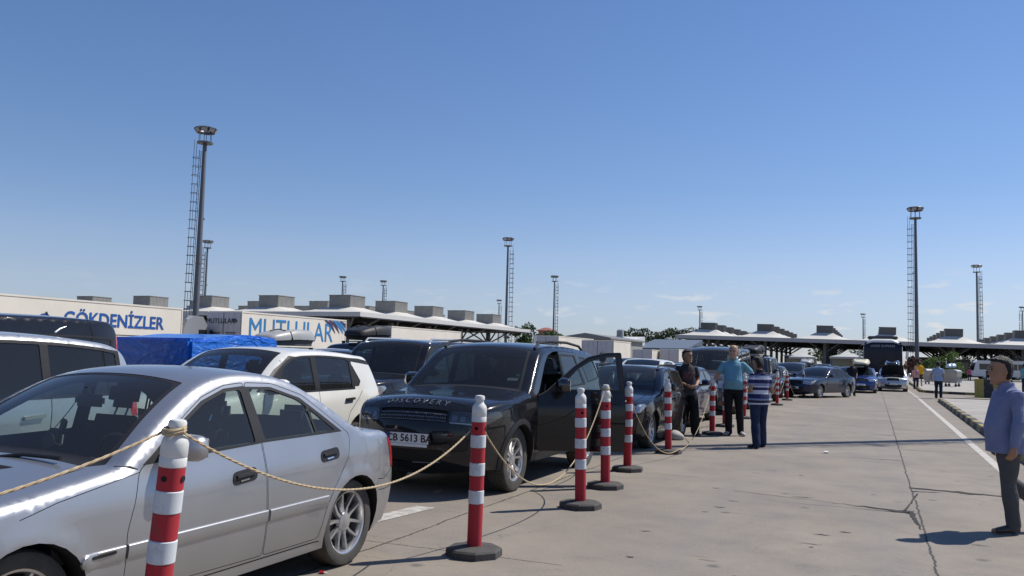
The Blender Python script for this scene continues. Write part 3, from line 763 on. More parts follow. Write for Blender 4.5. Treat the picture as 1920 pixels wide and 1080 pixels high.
    for x0, x1 in ((-.62, -.05), (-.02, .52)): b.tube([(x0, 1.30 - sp['L'] / 2, .955), ((x0 + x1) / 2, 1.36 - sp['L'] / 2, .992), (x1, 1.37 - sp['L'] / 2, .99)], .011, M_BLACK, 6)
    b.build('wiper', root)
    b = MB()                                                   # navigation holder stuck inside the screen
    y = 1.72 - sp['L'] / 2
    b.tube([(.12, y - .10, 1.04), (.10, y - .02, 1.0), (.06, y + .03, 1.0), (.03, y + .06, 1.05)], .009, M_BLACK, 8); b.lathe([(.045, 0), (.035, .02), (.01, .03)], M_BLACK, 14, (.125, y - .115, 1.04), 'y')
    b.box((.0, y + .08, 1.08), (.05, .02, .13), M_BLACK, bev=.008, ry=.25); b.box((-.05, y + .08, 1.05), (.11, .03, .07), M_BLACK, bev=.01); b.build('navigation_holder', root)
    b = MB(); b.box((0, 1.98 - sp['L'] / 2, 1.245), (.24, .03, .075), M_BLACK, bev=.02); b.tube([(0, 1.98 - sp['L'] / 2, 1.27), (0, 1.95 - sp['L'] / 2, 1.33)], .01, M_BLACK); b.build('rear_view_mirror', root)
    plate(root, (0, -sp['L'] / 2 - .175, .43), '')
    return root
sed = make_sedan()
sed.location = (-3.555 - .864, 5.38 - 3.515 + 2.195, 0)

SUV = dict(L=4.59, hw=.947, H=1.83, uF=.84, uR=3.58, Rw=.372, Ra=.415, sill=.30, zs=.80, zb0=1.10, zb1=1.18, tuck=.06, sh=.05, lean=15, rf=.07,
    lf=.8, af=.19, lr=.7, ar=.14, flare=.022,
    top=[(.20, .30, .10), (.07, .40, .15), (.03, .53, .17, 'b0'), (.02, .68, .17, 'b1'), (.035, .80, .16, 'gr0'), (.065, .91, .14, 'gr1'), (.15, .995, .10, 'hood0'), (.40, 1.05, .065), (.8, 1.085, .055), (1.24, 1.1487, .05, 'ws0', 'k'),
         (1.58, 1.426, .075), (1.90, 1.6515, .06, 'ws1'), (2.2, 1.715, .045), (2.8, 1.735, .04), (3.5, 1.71, .04), (4.1, 1.646, .03, 'rs'), (4.25, 1.58, .02), (4.40, 1.272, .05), (4.51, 1.0267, .06), (4.56, .85, .08), (4.58, .6, .1), (4.55, .42, .1), (4.45, .31, .08)],
    doors=[rp([(1.43, .42), (1.385, .8), (1.44, 1.1007), (1.55, 1.1593), (1.93, 1.481), (2.12, 1.602), (2.35, 1.657), (2.56, 1.668), (2.575, 1.1433), (2.565, .40)], .03),
           rp([(2.575, .40), (2.585, 1.1433), (2.57, 1.668), (3.24, 1.657), (3.52, 1.1967), (3.49, 1.0013), (3.25, .78), (3.14, .55), (3.08, .40)], .04)],
    creases=((.9, 4.3, .97, 1.03, .005, .03),), liner=(1.25, 4.2), openside=(1,))
def make_suv():
    P = paint('black_paint', (.010, .010, .012), metal=.0, rough=.22, dust=.035); sp = SUV
    sp['trims'] = [(rp([(1.56, 1.154), (1.94, 1.4535), (2.13, 1.569), (2.36, 1.624), (2.545, 1.635), (2.565, 1.1593)], .012), 0), (rp([(2.59, 1.1647), (2.585, 1.6328), (3.22, 1.6218), (3.46, 1.1967)], .012), 1), (rp([(3.56, 1.218), (3.37, 1.6075), (4.06, 1.547), (4.27, 1.294)], .04), None)]
    sp['glass'] = [(rp([(1.70, 1.1807), (1.97, 1.4425), (2.14, 1.5415), (2.37, 1.5965), (2.49, 1.602), (2.51, 1.186)], .02), 0, G_CLEAR), (rp([(2.64, 1.1913), (2.63, 1.6075), (3.18, 1.5965), (3.36, 1.218)], .02), 1, G_TINT), (rp([(3.60, 1.2393), (3.43, 1.5855), (4.03, 1.5305), (4.23, 1.305)], .04), None, G_DARK, 2)]
    sp['sidelamps'] = [(rp([(-.1, .80), (.14, .815), (.40, .90), (.36, .955), (-.1, .95)], .03), 'headlight', M_LAMPDARK), (rp([(4.36, 1.1647), (4.7, 1.2073), (4.7, 0.9), (4.42, 0.938)], .04), 'taillight', M_RED)]
    AR = lambda ua: rp([(ua + .478 * sin(a), sp['Rw'] - .478 * cos(a)) for a in np.linspace(1.42, 2 * pi - 1.42, 24)] + [(ua + .40 * sin(a), sp['Rw'] - .40 * cos(a)) for a in np.linspace(2 * pi - 1.42, 1.42, 24)], 0)
    sp['sidepaint'] = [(AR(sp['uF']), M_BLACK, .006), (AR(sp['uR']), M_BLACK, .006), ([(1.30, .29), (1.30, .40), (3.13, .40), (3.13, .29)], M_BLACK, .004), (seam([(.40, .96), (.9, 1.03), (1.44, 1.0953)], .006), M_SEAM, -.004),
                       (rp([(1.02, 0.938), (1.02, 1.014), (1.34, 1.0267), (1.34, 0.9633)], .01), M_BLACK, .002)]
    c = 'ws0'
    sp['sregs'] = [([(c, -.05, -.9), (c, -.05, .9), (c, .0, .94), ('ws1', .0, .92), ('ws1', .0, -.92), (c, .0, -.94)], 'body', M_BLACK, -.003, .02),
        ([(c, .03, -.89), (c, .03, .89), ('ws1', -.03, .87), ('ws1', -.03, -.87)], 'windshield', G_TINT, -.004, .06),
        ([('rs', .12, -.8), ('rs', .12, .8), ('rs', .5, .8), ('rs', .5, -.8)], 'rear_window', G_DARK, -.004, .06),
        ([('hood0', -.03, .80), ('hood0', .05, .84), (c, -.06, .88), (c, -.06, .872), ('hood0', .05, .832), ('hood0', -.03, .79)], 'body', M_SEAM, -.005), ([('hood0', -.03, -.80), ('hood0', .05, -.84), (c, -.06, -.88), (c, -.06, -.872), ('hood0', .05, -.832), ('hood0', -.03, -.79)], 'body', M_SEAM, -.005),
        ([('hood0', -.035, -.80), ('hood0', -.035, .80), ('hood0', -.027, .80), ('hood0', -.027, -.80)], 'body', M_SEAM, -.006),
        ([('gr0', .01, -.60), ('gr0', .01, .60), ('gr1', .0, .60), ('gr1', .0, -.60)], 'grille', M_SEAM, -.02, .03),
        ([('gr0', .0, .64), ('gr0', .0, .999), ('gr1', .03, .999), ('gr1', .0, .64)], 'headlight', M_LAMPDARK, .003, .03), ([('gr0', .0, -.64), ('gr0', .0, -.999), ('gr1', .03, -.999), ('gr1', .0, -.64)], 'headlight', M_LAMPDARK, .003, .03),
        ([('b0', -.10, -.55), ('b0', -.10, .55), ('b0', .02, .6), ('b0', .02, -.6)], 'body', M_SEAM, -.02, .03),
        ([('b0', .0, .68), ('b0', .0, .95), ('b1', -.02, .97), ('b1', -.04, .70)], 'body', M_BLACK, -.01, .02), ([('b0', .0, -.68), ('b0', .0, -.95), ('b1', -.02, -.97), ('b1', -.04, -.70)], 'body', M_BLACK, -.01, .02)]
    car = Car(sp, .06); car.build(P)
    S = car.tags; Mg = mat('grille_grey', (.16, .16, .165), .35, metal=.6)
    for k in range(3):                                          # grille bars and honeycomb
        a = S['gr0'] + .018 + k * .03
        car.overlay_strip('grille', [(a, -.59), (a, .59), (a + .009, .59), (a + .009, -.59)], Mg, .004, base=-.02)
    for j in range(30):
        t = -.57 + j * .0393
        for k in range(2):
            a = S['gr0'] + .027 + k * .03; o = .008 if (j + k) % 2 else -.008
            car.overlay_strip('grille', [(a, t - .004 - o), (a + .021, t - .004 + o), (a + .021, t + .004 + o), (a, t + .004 - o)], Mg, .0, base=-.02)
    for sg in (1, -1):                                          # lamp internals under the lens
        for q in (.72, .84):
            car.overlay_strip(('headlight', sg), rp([(S['gr0'] + .03, sg * (q - .04)), (S['gr0'] + .085, sg * (q - .04)), (S['gr0'] + .085, sg * (q + .04)), (S['gr0'] + .03, sg * (q + .04))], .02), mat('lamp_core', (.16, .17, .19), .15, metal=.6), .006, base=.002)
        car.overlay_strip(('headlight', sg), [(S['gr0'] + .008, sg * .66), (S['gr0'] + .016, sg * .66), (S['gr0'] + .02, sg * .98), (S['gr0'] + .010, sg * .98)], M_LAMP, .006, base=.002)
    for u, z, k in ((2.42, 1.0267, 0), (3.33, 1.0647, 1)):
        car.overlay_side(('handle', k), rp([(u - .10, z - .014), (u - .10, z + .014), (u + .10, z + .02), (u + .10, z - .008)], .014), P, .035)
    # lettering wrapped on the nose of the bonnet
    tm = text_mesh('DISCOVERY', .085, mat('letter_satin', (.30, .30, .31), .35, metal=.7), .002, 'bonnet_lettering', 1.75)
    for v in tm.vertices:
        S0 = S['gr1'] + .068 + v.co.y; q = np.array([[S0, 0.0]]); ye = car.W(np.interp(S0, car.s, car.O[:, 0]), np.interp(S0, car.s, car.O[:, 1])) - sp['rf']
        v.co = car.strip(np.array([[S0, v.co.x * 1.12 / ye * .75]]), .004 + v.co.z)[0]
    root = empty('black_suv', label='black SUV with its front left door open, lettering across the bonnet', cat='car')
    made = emit(car, root, {})
    link('bonnet_lettering', tm, root)
    add_wheels(root, sp, .235, .245, 'y5')
    L2 = sp['L'] / 2
    for sg in (1, -1):
        m = mirror_mb(mat('gloss_black', (.012, .012, .012), .12, coat=1), sg, (sg * (sp['hw'] - .05), 1.72 - L2, 1.24), (.25, .14, .19)).build('wing_mirror', root)
        if sg > 0: mir = m
    for n, q in dash(sp, 1.62, 1.06, .80) + seats(None, sp, 2.30, .50, .52): q.build(n, root)
    b = MB(); b.box((0, .15, .42), (1.1, 3.1, .06), M_TRIM_IN); b.build('cabin_floor', root)
    for sg in (1, -1):
        pts = [(sg * (car.W(np.array(u), np.array(1.68)) - .10), u - L2, z) for u, z in ((1.95, 1.69), (2.1, 1.765), (2.5, 1.795), (3.2, 1.795), (3.75, 1.755), (3.9, 1.69))]
        rail_mb(pts, .019, M_BLACK).build('roof_rail', root)
    # the open door: turn door, window, handle and mirror about its hinge, give it an inner skin
    d = made[(('door', 0), 1)]; hx, hy = sp['hw'] - .03, 1.42 - L2; me = d.data
    bm = bmesh.new(); bm.from_mesh(me); fs = list(bm.faces)
    r = bmesh.ops.duplicate(bm, geom=fs + list(bm.edges) + list(bm.verts)); inner = [g for g in r['geom'] if isinstance(g, bmesh.types.BMFace)]; mp_ = r['vert_map']
    bmesh.ops.reverse_faces(bm, faces=inner); me.materials.append(M_TRIM_IN); ti = len(me.materials) - 1
    for f in inner: f.material_index = ti
    for v in {v for f in inner for v in f.verts}: v.co.x -= .06
    for e in [e for f in fs for e in f.edges if len(e.link_faces) == 1]:
        a, b2 = e.verts; q = bm.faces.new((a, b2, mp_[b2], mp_[a])); q.material_index = ti
    bmesh.ops.recalc_face_normals(bm, faces=bm.faces); bm.to_mesh(me); bm.free(); finish(me, 34)
    mir.parent = d
    R = Matrix.Translation((hx, hy, 0)) @ Matrix.Rotation(radians(-DOOR_ANGLE), 4, 'Z') @ Matrix.Translation((-hx, -hy, 0))
    d.matrix_local = R; d['label'] = 'front left door swung wide open'
    plate(root, (0, -L2 - .165, .645), 'CB 5613 BA', .53, .115)
    b = MB(); b.box((0, -.006, 0), (.50, .012, .03), M_WHITE); b.build('plate_holder', root, (0, -L2 - .172, .57))
    b = MB(); b.box((.30, 1.90 - L2, 1.56), (.05, .006, .015), mat('yellow_sticker', (.7, .55, .05), .5)); b.build('screen_sticker', root, (-.35, -.02, .02))
    b = MB(); b.box((.58, 1.42 - L2, 1.29), (.14, .006, .05), M_WHITE, rx=-.9); b.box((.63, 1.48 - L2, 1.34), (.05, .006, .04), mat('green_sticker', (.05, .35, .25), .5), rx=-.9); b.build('screen_label', root)
    return root
DOOR_ANGLE = 56
suv = make_suv()
suv.location = (-3.83 - .947, 9.4 - .84 + 2.295, 0)

# ------------------------------------------------------------------ the other cars of the queue
def auto_spec(L, hw, H, uF, uR, Rw, pts, zb, pillars, lean=17, doors=None, sill=.24, rail=.075, glassmats=None, grille=(.5, True), lamp=.6, hood=True):
    sp = dict(L=L, hw=hw, H=H, uF=uF, uR=uR, Rw=Rw, Ra=Rw + .04, sill=sill, zs=.45 * H, zb0=zb[0], zb1=zb[1], tuck=.07, sh=.045, lean=lean, rf=.06, lf=.75, af=.16, lr=.7, ar=.14, top=pts, creases=((.9, L - .4, zb[0] - .14, zb[1] - .12, .006, .03),))
    sp['auto'] = (pillars, rail, grille, lamp); return sp
def auto_fill(sp, glass_side, glass_ws, h, black_b=True, doors=True):
    c = Car(sp, h); O = c.O[:, :2] - c.N * sp['auto'][1]; top0 = c.O[:, :2] - c.N * (sp['auto'][1] - .028)
    zb = lambda u: sp['zb0'] + (sp['zb1'] - sp['zb0']) * u / sp['L']
    i0 = np.argmax(c.s >= c.tags['ws0']); i1 = np.argmax(c.s >= c.tags.get('tail', c.s[-1] * .9))
    def band(A, ua, ub, dz):
        q = A[i0:i1]; q = q[(q[:, 0] > ua) & (q[:, 0] < ub) & (q[:, 1] > zb(q[:, 0]) + dz + .01)]
        if len(q) < 2: return None
        def topz(u): return float(np.interp(u, A[i0:i1][:, 0], A[i0:i1][:, 1]))
        e0 = [(ua, topz(ua))] if topz(ua) > zb(ua) + dz + .03 else []
        e1 = [(ub, topz(ub))] if topz(ub) > zb(ub) + dz + .03 else []
        a = ua if e0 else q[0][0] - .02; b = ub if e1 else q[-1][0] + .03
        return [(a, zb(a) + dz)] + e0 + [tuple(p) for p in q[::2]] + e1 + [(b, zb(b) + dz)]
    P = sp['auto'][0]; sp['trims'] = []; sp['glass'] = []; sp['doors'] = []
    ua, ub = P[0][0], P[-1][1]
    b = band(top0, ua - .06, ub + .06, -.012)
    if b: sp['trims'].append((rp(b, .01), None))
    for i, (a0, b0) in enumerate(P):
        g = band(O, a0, b0, .012)
        if g: sp['glass'].append((rp(g, .02), None, glass_side if not isinstance(glass_side, (list, tuple)) else glass_side[min(i, len(glass_side) - 1)], i))
    sp['sidepaint'] = [(q, M_BLACK, .001) for q in sp.get('extra_side', ())]
    if doors:
        xs = [P[0][0] - .22] + [(P[i][1] + P[i + 1][0]) / 2 for i in range(len(P) - 1)][:2]
        for x in xs: sp['sidepaint'].append((seam([(x, sill_z(sp)), (x + .0, .75 * sp['zb0']), (x + (.03 if x != xs[0] else .1), zb(x))], .009), M_SEAM, -.004))
        x = sp['uR'] - sp['Ra'] - .03; sp['sidepaint'].append((seam([(x, sill_z(sp)), (x, .5), (x + .10, .75), (sp['uR'] + .02, zb(x) - .03)], .009), M_SEAM, -.004))
        sp['sidepaint'].append((seam([(sp['uF'] + sp['Ra'], sill_z(sp)), (sp['uR'] - sp['Ra'], sill_z(sp))], .01), M_SEAM, -.005))
    wz = 'ws0'; gw, full = sp['auto'][2]; lp = sp['auto'][3]
    sp['sregs'] = [([(wz, -.06, -.88), (wz, -.06, .88), (wz, .0, .93), ('ws1', .0, .90), ('ws1', .0, -.90), (wz, .0, -.93)], 'body', M_BLACK, -.003, .02),
        ([(wz, .02, -.89), (wz, .02, .89), ('ws1', -.04, .86), ('ws1', -.04, -.86)], 'windshield', glass_ws, -.004, .06),
        ([('gr0', .0, -gw), ('gr0', .0, gw), ('gr1', .0, gw * .95), ('gr1', .0, -gw * .95)], 'grille', M_SEAM, -.015, .03),
        ([('b0', -.10, -.7), ('b0', -.10, .7), ('b0', .03, .74), ('b0', .03, -.74)], 'body', M_BLACK, -.01, .03),
        ([('hood0', 0, .86), ('hood0', 0, .872), (wz, -.06, .885), (wz, -.06, .875)], 'body', M_SEAM, -.005), ([('hood0', 0, -.86), ('hood0', 0, -.872), (wz, -.06, -.885), (wz, -.06, -.875)], 'body', M_SEAM, -.005)]
    if 'rg0' in c.tags: sp['sregs'].append(([('rg0', .02, -.85), ('rg0', .02, .85), ('rg1', -.02, .85), ('rg1', -.02, -.85)], 'rear_window', glass_ws, -.004, .06))
    for sg in (1, -1): sp['sregs'].append(([('gr0', .01, sg * lp), ('gr0', .0, sg * .999), ('gr1', .02, sg * .999), ('gr1', .0, sg * lp)], 'headlight', M_LAMP, .003, .03))
    z0 = float(np.interp(c.tags['gr0'], c.s, c.O[:, 1])); z1 = float(np.interp(c.tags['gr1'], c.s, c.O[:, 1]))
    lz = sp.get('lampz', zb(sp['L'])); lk = 1 if 'lampz' not in sp else 1.5
    sp['sidelamps'] = [(rp([(-.2, z0), (.12, z0 + .02), (.34, z1 + .01), (.30, z1 + .05), (-.2, z1 + .03)], .02), 'headlight', M_LAMP),
                       (rp([(sp['L'] - (.22 if lz < 1.5 else .13), lz - .05), (sp['L'] + .2, lz - .03), (sp['L'] + .2, lz - .25 * lk), (sp['L'] - (.16 if lz < 1.5 else .13), lz - .22 * lk)], .03), 'taillight', M_RED)]
    return c
def sill_z(sp): return sp['sill'] + .08
T_SEDAN = lambda: auto_spec(4.62, .88, 1.45, .86, 3.62, .325, [(.2, .2, .1), (.06, .3, .16), (.03, .42, .18, 'b0'), (.03, .54, .17), (.05, .62, .15, 'gr0'), (.11, .74, .12, 'gr1'), (.22, .79, .09, 'hood0'), (.7, .88, .06), (1.1, .93, .05), (1.44, .96, .05, 'ws0', 'k'), (1.85, 1.22, .07), (2.22, 1.375, .06, 'ws1'), (2.6, 1.42, .04), (3.0, 1.41, .035), (3.3, 1.35, .04, 'rg0'), (3.65, 1.18, .05), (3.98, 1.03, .05, 'rg1'), (4.2, 1.0, .03, 'tail'), (4.48, .97, .03), (4.57, .85, .05), (4.6, .6, .1), (4.58, .4, .1), (4.5, .22, .08)], (.93, 1.0), [(1.66, 2.62), (2.70, 3.46), (3.50, 3.78)], 21)
T_ESTATE = lambda: auto_spec(4.55, .90, 1.46, .82, 3.62, .325, [(.2, .2, .1), (.06, .3, .16), (.03, .42, .18, 'b0'), (.03, .54, .17), (.05, .64, .15, 'gr0'), (.11, .76, .12, 'gr1'), (.22, .81, .09, 'hood0'), (.7, .90, .06), (1.1, .95, .05), (1.46, .98, .05, 'ws0', 'k'), (1.85, 1.22, .07), (2.22, 1.39, .06, 'ws1'), (2.6, 1.43, .04), (3.2, 1.43, .035), (3.8, 1.38, .04), (4.1, 1.33, .03, 'tail'), (4.22, 1.28, .03, 'rg0'), (4.45, .98, .04, 'rg1'), (4.53, .8, .05), (4.54, .6, .1), (4.52, .4, .1), (4.45, .22, .08)], (.94, 1.02), [(1.68, 2.62), (2.70, 3.42), (3.50, 4.12)], 21)
T_MPV = lambda: auto_spec(4.42, .90, 1.64, .80, 3.55, .325, [(.2, .22, .1), (.06, .32, .16), (.03, .46, .18, 'b0'), (.03, .58, .17), (.06, .72, .15, 'gr0'), (.13, .86, .12, 'gr1'), (.25, .93, .09, 'hood0'), (.6, 1.0, .06), (.85, 1.05, .05), (1.05, 1.09, .05, 'ws0', 'k'), (1.5, 1.38, .07), (1.92, 1.56, .06, 'ws1'), (2.3, 1.60, .04), (3.0, 1.61, .035), (3.7, 1.58, .035), (4.12, 1.52, .03, 'tail'), (4.24, 1.44, .03, 'rg0'), (4.37, 1.08, .04, 'rg1'), (4.41, .9, .05), (4.42, .6, .1), (4.40, .4, .1), (4.35, .24, .08)], (1.03, 1.10), [(1.35, 2.42), (2.49, 3.25), (3.33, 4.08)], 15)
T_CUV = lambda: auto_spec(4.2, .90, 1.61, .85, 3.45, .345, [(.2, .26, .1), (.06, .36, .16), (.03, .48, .18, 'b0'), (.03, .60, .17), (.05, .72, .15, 'gr0'), (.11, .84, .12, 'gr1'), (.22, .92, .09, 'hood0'), (.6, 1.0, .06), (1.0, 1.04, .05), (1.22, 1.06, .05, 'ws0', 'k'), (1.6, 1.35, .07), (1.95, 1.535, .06, 'ws1'), (2.4, 1.58, .04), (3.0, 1.57, .035), (3.5, 1.53, .035), (3.74, 1.49, .03, 'rg0'), (3.98, 1.15, .03, 'tail'), (4.05, 1.06, .03, 'rg1'), (4.14, .98, .04), (4.19, .8, .05), (4.2, .6, .1), (4.18, .4, .1), (4.1, .28, .08)], (1.03, 1.08), [(1.46, 2.36), (2.47, 3.24)], 16, rail=.085)
T_OFFROAD = lambda: auto_spec(4.85, .94, 1.86, .86, 3.75, .385, [(.2, .34, .1), (.05, .44, .14), (.02, .56, .15, 'b0'), (.02, .70, .15), (.04, .82, .13, 'gr0'), (.06, 1.0, .12, 'gr1'), (.12, 1.09, .08, 'hood0'), (.5, 1.14, .05), (1.0, 1.16, .05), (1.42, 1.18, .05, 'ws0', 'k'), (1.72, 1.48, .07), (1.98, 1.74, .06, 'ws1'), (2.4, 1.80, .04), (3.2, 1.815, .035), (4.2, 1.79, .035), (4.55, 1.72, .03, 'tail'), (4.66, 1.62, .03, 'rg0'), (4.80, 1.18, .04, 'rg1'), (4.83, .9, .05), (4.84, .6, .1), (4.82, .46, .1), (4.75, .36, .08)], (1.13, 1.17), [(1.75, 2.55), (2.64, 3.42), (3.52, 4.5)], 11, sill=.36)
T_VAN = lambda: auto_spec(5.0, .95, 1.96, .95, 4.05, .345, [(.2, .22, .1), (.06, .32, .16), (.03, .46, .18, 'b0'), (.03, .58, .17), (.05, .74, .15, 'gr0'), (.12, .92, .12, 'gr1'), (.24, 1.03, .09, 'hood0'), (.6, 1.13, .06), (.95, 1.20, .05, 'ws0', 'k'), (1.35, 1.52, .08), (1.72, 1.80, .07, 'ws1'), (2.1, 1.90, .05), (3.2, 1.925, .04), (4.5, 1.92, .035), (4.82, 1.88, .03, 'tail'), (4.92, 1.76, .03, 'rg0'), (4.98, 1.2, .04, 'rg1'), (4.99, .9, .05), (4.99, .6, .1), (4.98, .4, .1), (4.9, .24, .08)], (1.14, 1.2), [(1.28, 2.3), (2.42, 3.5), (3.62, 4.75)], 9, rail=.10)
T_TIV = lambda: dict(T_CUV(), extra_side=[rp([(1.235, 1.07), (1.60, 1.335), (1.94, 1.515), (2.06, 1.50), (1.78, 1.36), (1.56, 1.05)], .02), rp([(3.12, 1.50), (3.20, 1.455), (3.80, 1.395), (3.74, 1.455), (3.50, 1.49)], .015), rp([(3.23, 1.10), (3.26, 1.40), (3.31, 1.40), (3.46, 1.17), (3.40, 1.10)], .02)])
T_VANH = lambda: dict(T_VAN(), lampz=1.78, auto=(T_VAN()['auto'][0], .25) + T_VAN()['auto'][2:])
P_BLACK = paint('car_black', (.012, .012, .015), rough=.22, dust=.03); P_NAVY = paint('car_dark_blue', (.015, .022, .05), rough=.22, dust=.03); P_BLUE = paint('car_blue', (.015, .05, .20), metal=.2, rough=.25, dust=.03)
P_GREY = paint('car_grey', (.06, .062, .066), metal=.4, rough=.3); P_WHITE = paint('car_white', (.78, .76, .69), rough=.25, dust=.02); P_SILVER = paint('car_silver', (.5, .51, .52), metal=.6, rough=.3); P_LBLUE = paint('car_pale_blue', (.22, .32, .42), metal=.4, rough=.3); P_DGREY = paint('car_graphite', (.028, .029, .033), metal=.4, rough=.27, dust=.03)
P_RED = paint('car_red', (.22, .015, .015), rough=.25)
PROTO = {}
def make_car(name, T, P, label, left, front, rz=0.0, h=.11, gs=None, gw=None, group=None, style='s5', near=False, lod=0, plate_txt=None, seatsin=False):
    """left: x of the side towards the road, front: y of the nose"""
    key = (T, P.name, lod, gs.name if gs is not None and not isinstance(gs, list) else str(gs)); 
    sp0 = T()
    loc = Vector((left - sp0['hw'], front + sp0['L'] / 2, 0))
    if rz: loc = Vector((left, front, 0))
    if key in PROTO:
        root = copy_tree(PROTO[key]); root.location = loc; root.rotation_euler = (0, 0, rz); root['label'] = label
        root.name = name
        if group: root['group'] = group
        return root
    gs = gs or M_GLASSFAR; gw = gw or M_GLASSFAR
    c = auto_fill(sp0, gs, gw, h, doors=lod < 2); c.sp = sp0
    if seatsin: sp0['liner'] = (c.O[np.argmax(c.s >= c.tags['ws0']), 0] - .02, sp0['L'] - .2)
    c.build(P)
    if lod < 1:
        P_ = sp0['auto'][0]
        for (a, b) in P_[:2]: c.overlay_side(('handle', None), rp([(b - .22, sp0['zb0'] - .12), (b - .22, sp0['zb0'] - .09), (b - .02, sp0['zb0'] - .08), (b - .02, sp0['zb0'] - .11)], .01), P if P is not P_WHITE else M_BLACK, .03)
    root = empty(name, loc, rz, label, 'car', group)
    emit(c, root, {})
    add_wheels(root, sp0, .21, sp0['Rw'] * .66, style)
    i = np.argmax(c.s >= c.tags['ws0']); um, zm = c.O[i, 0] + .26, c.O[i, 1] + .09
    for sg in (1, -1): mirror_mb(P, sg, (sg * (sp0['hw'] - .03), um - sp0['L'] / 2, zm), (.21, .13, .16)).build('wing_mirror', root)
    plate(root, (0, -sp0['L'] / 2 - .165 + .03, float(np.interp(c.tags['b0'], c.s, c.O[:, 1])) + .06), plate_txt or '', .52, .11, lod < 2)
    if seatsin:
        for n, q in dash(sp0, um + .0, zm - .12, .72) + seats(None, sp0, um + .82, zm - .72, .5): q.build(n, root)
        b = MB(); b.box((0, .2, .36), (1.05, 2.9, .06), M_TRIM_IN); b.build('cabin_floor', root)
    c_ = c; root['_h'] = 0.0; del root['_h']
    PROTO[key] = root; return root
def rails(root, T, z, m, u0, u1, dx=.17):
    sp = T(); c = Car(sp, .12); L2 = sp['L'] / 2
    for sg in (1, -1):
        x = sg * (float(c.W(np.array((u0 + u1) / 2), np.array(z))) - dx + .08)
        rail_mb([(x, u0 - L2, z - .03), (x, u0 + .1 - L2, z + .05), (x, (u0 + u1) / 2 - L2, z + .065), (x, u1 - .1 - L2, z + .05), (x, u1 - L2, z - .03)], .02, m).build('roof_rail', root)
def roof_box(label, loc, m_lid, m_base, sz=(.85, 2.0, .38), rz=0.0, open_=0):
    w, l, h = sz; root = empty('roof_box', loc, rz, label, 'roof box'); n = 20
    def sh(z0, z1, k0, k1, m, nm, steps=5):
        b = MB(); rings = []
        for i in range(steps + 1):
            f = i / steps; k = k0 + (k1 - k0) * f ** 2; z = z0 + (z1 - z0) * sin(f * pi / 2) if z1 > z0 else z0 + (z1 - z0) * f; ring = []
            for j in range(n):
                a = 2 * pi * j / n; ex = abs(cos(a)) ** .45 * (1 if cos(a) > 0 else -1); ey = abs(sin(a)) ** .45 * (1 if sin(a) > 0 else -1)
                taper = 1 - .22 * max(0, -ey)
                yy = l / 2 * ey * (1 - (1 - k) * .55) - (0 if f < .5 else 0)
                ring.append((w / 2 * ex * k * taper, yy, z * (1 - .35 * max(0, -ey) * (1 if z > 0 else 0))))
            rings.append(ring)
        b.rings(rings, m); return b.build(nm, root)
    sh(h * .38, h, 1.0, .62, m_lid, 'lid'); sh(0, h * .37, .86, 1.0, m_base, 'base', 3)
    for y in (-l * .25, l * .25): b = MB(); b.box((0, y, -.045), (w * 1.25, .06, .025), M_BLACK, bev=.005); b.box((w * .56, y, -.08), (.06, .08, .09), M_BLACK); b.box((-w * .56, y, -.08), (.06, .08, .09), M_BLACK); b.build('crossbar', root)
    for y in (-l * .12, l * .22):
        b = MB(); b.tube([(-w * .5, y, h * .3), (-w * .42, y, h * .8), (0, y, h * .99), (w * .42, y, h * .8), (w * .5, y, h * .3)], .012, M_SEAM, 5); b.build('strap', root)
    return root
# second lane
m_ = make_car('estate_car', T_MPV, P_SILVER, 'tall silver estate with dark windows beyond the silver sedan, cut by the left edge', -6.6, 2.06, h=.08, gs=[G_DARK, G_DARK, G_DARK], gw=G_TINT)
m_.scale = (1, 1, 1.03)
b = MB(); b.tube([(0, 0, 0), (0, .05, .035), (0, .12, .06)], [.012, .01, .004], P_SILVER, 8); b.build('aerial', m_, (.3, 1.55, 1.645))
tiv = make_car('small_suv', T_TIV, P_WHITE, 'small white SUV with black window pillars behind the silver sedan', -6.72, 7.05, h=.07, gs=[G_TINT, G_TINT, G_TINT], gw=G_CLEAR, seatsin=True)
pat = make_car('black_offroader', T_OFFROAD, P_BLACK, 'tall black off-roader with silver roof rails behind the black SUV with the open door', -7.25, 11.75, h=.08, gs=[G_TINT, G_DARK, G_DARK], gw=G_TINT, seatsin=True)
rails(pat, T_OFFROAD, 1.80, mat('satin_rail', (.6, .6, .6), .3, metal=.6), 2.1, 4.5)
# first lane, behind the SUV
est = make_car('black_estate', T_ESTATE, P_BLACK, 'black estate car with black roof rails behind the open door of the SUV', -3.62, 14.45, h=.08, gs=[G_TINT], gw=G_TINT, style='y5')
rails(est, T_ESTATE, 1.42, M_BLACK, 2.15, 4.0)
make_car('dark_sedan', T_SEDAN, P_NAVY, 'dark blue sedan behind the black estate, half hidden by the boy in the dark shirt', -3.95, 20.0, h=.09, gs=[G_TINT], gw=G_TINT)
van = make_car('grey_van', T_VAN, P_GREY, 'dark grey passenger van behind the bald man in the turquoise polo', -3.78, 25.9, h=.1, gs=[G_DARK], gw=G_TINT)
van.scale = (1, 1, 1.05)
rails(van, T_VAN, 1.91, M_BLACK, 2.2, 4.6)
make_car('dark_offroader', T_OFFROAD, P_DGREY, 'dark off-roader with a small roof box behind the man in the striped polo', -3.6, 33.4, h=.12, lod=1)
roof_box('black roof box on the dark off-roader behind the man in the striped polo', (-4.55, 36.2, 1.93), M_BLACK, M_BLACK)
make_car('dark_sedan', T_SEDAN, P_DGREY, 'graphite sedan waiting between the grey van and the turning dark sedan', -3.75, 40.3, h=.12, lod=1)
make_car('turning_sedan', T_SEDAN, P_NAVY, 'dark sedan turned across the lane beside the last rope posts', -2.45, 44.2, radians(-24), h=.11, lod=1, style='y5', gs=[G_TINT])
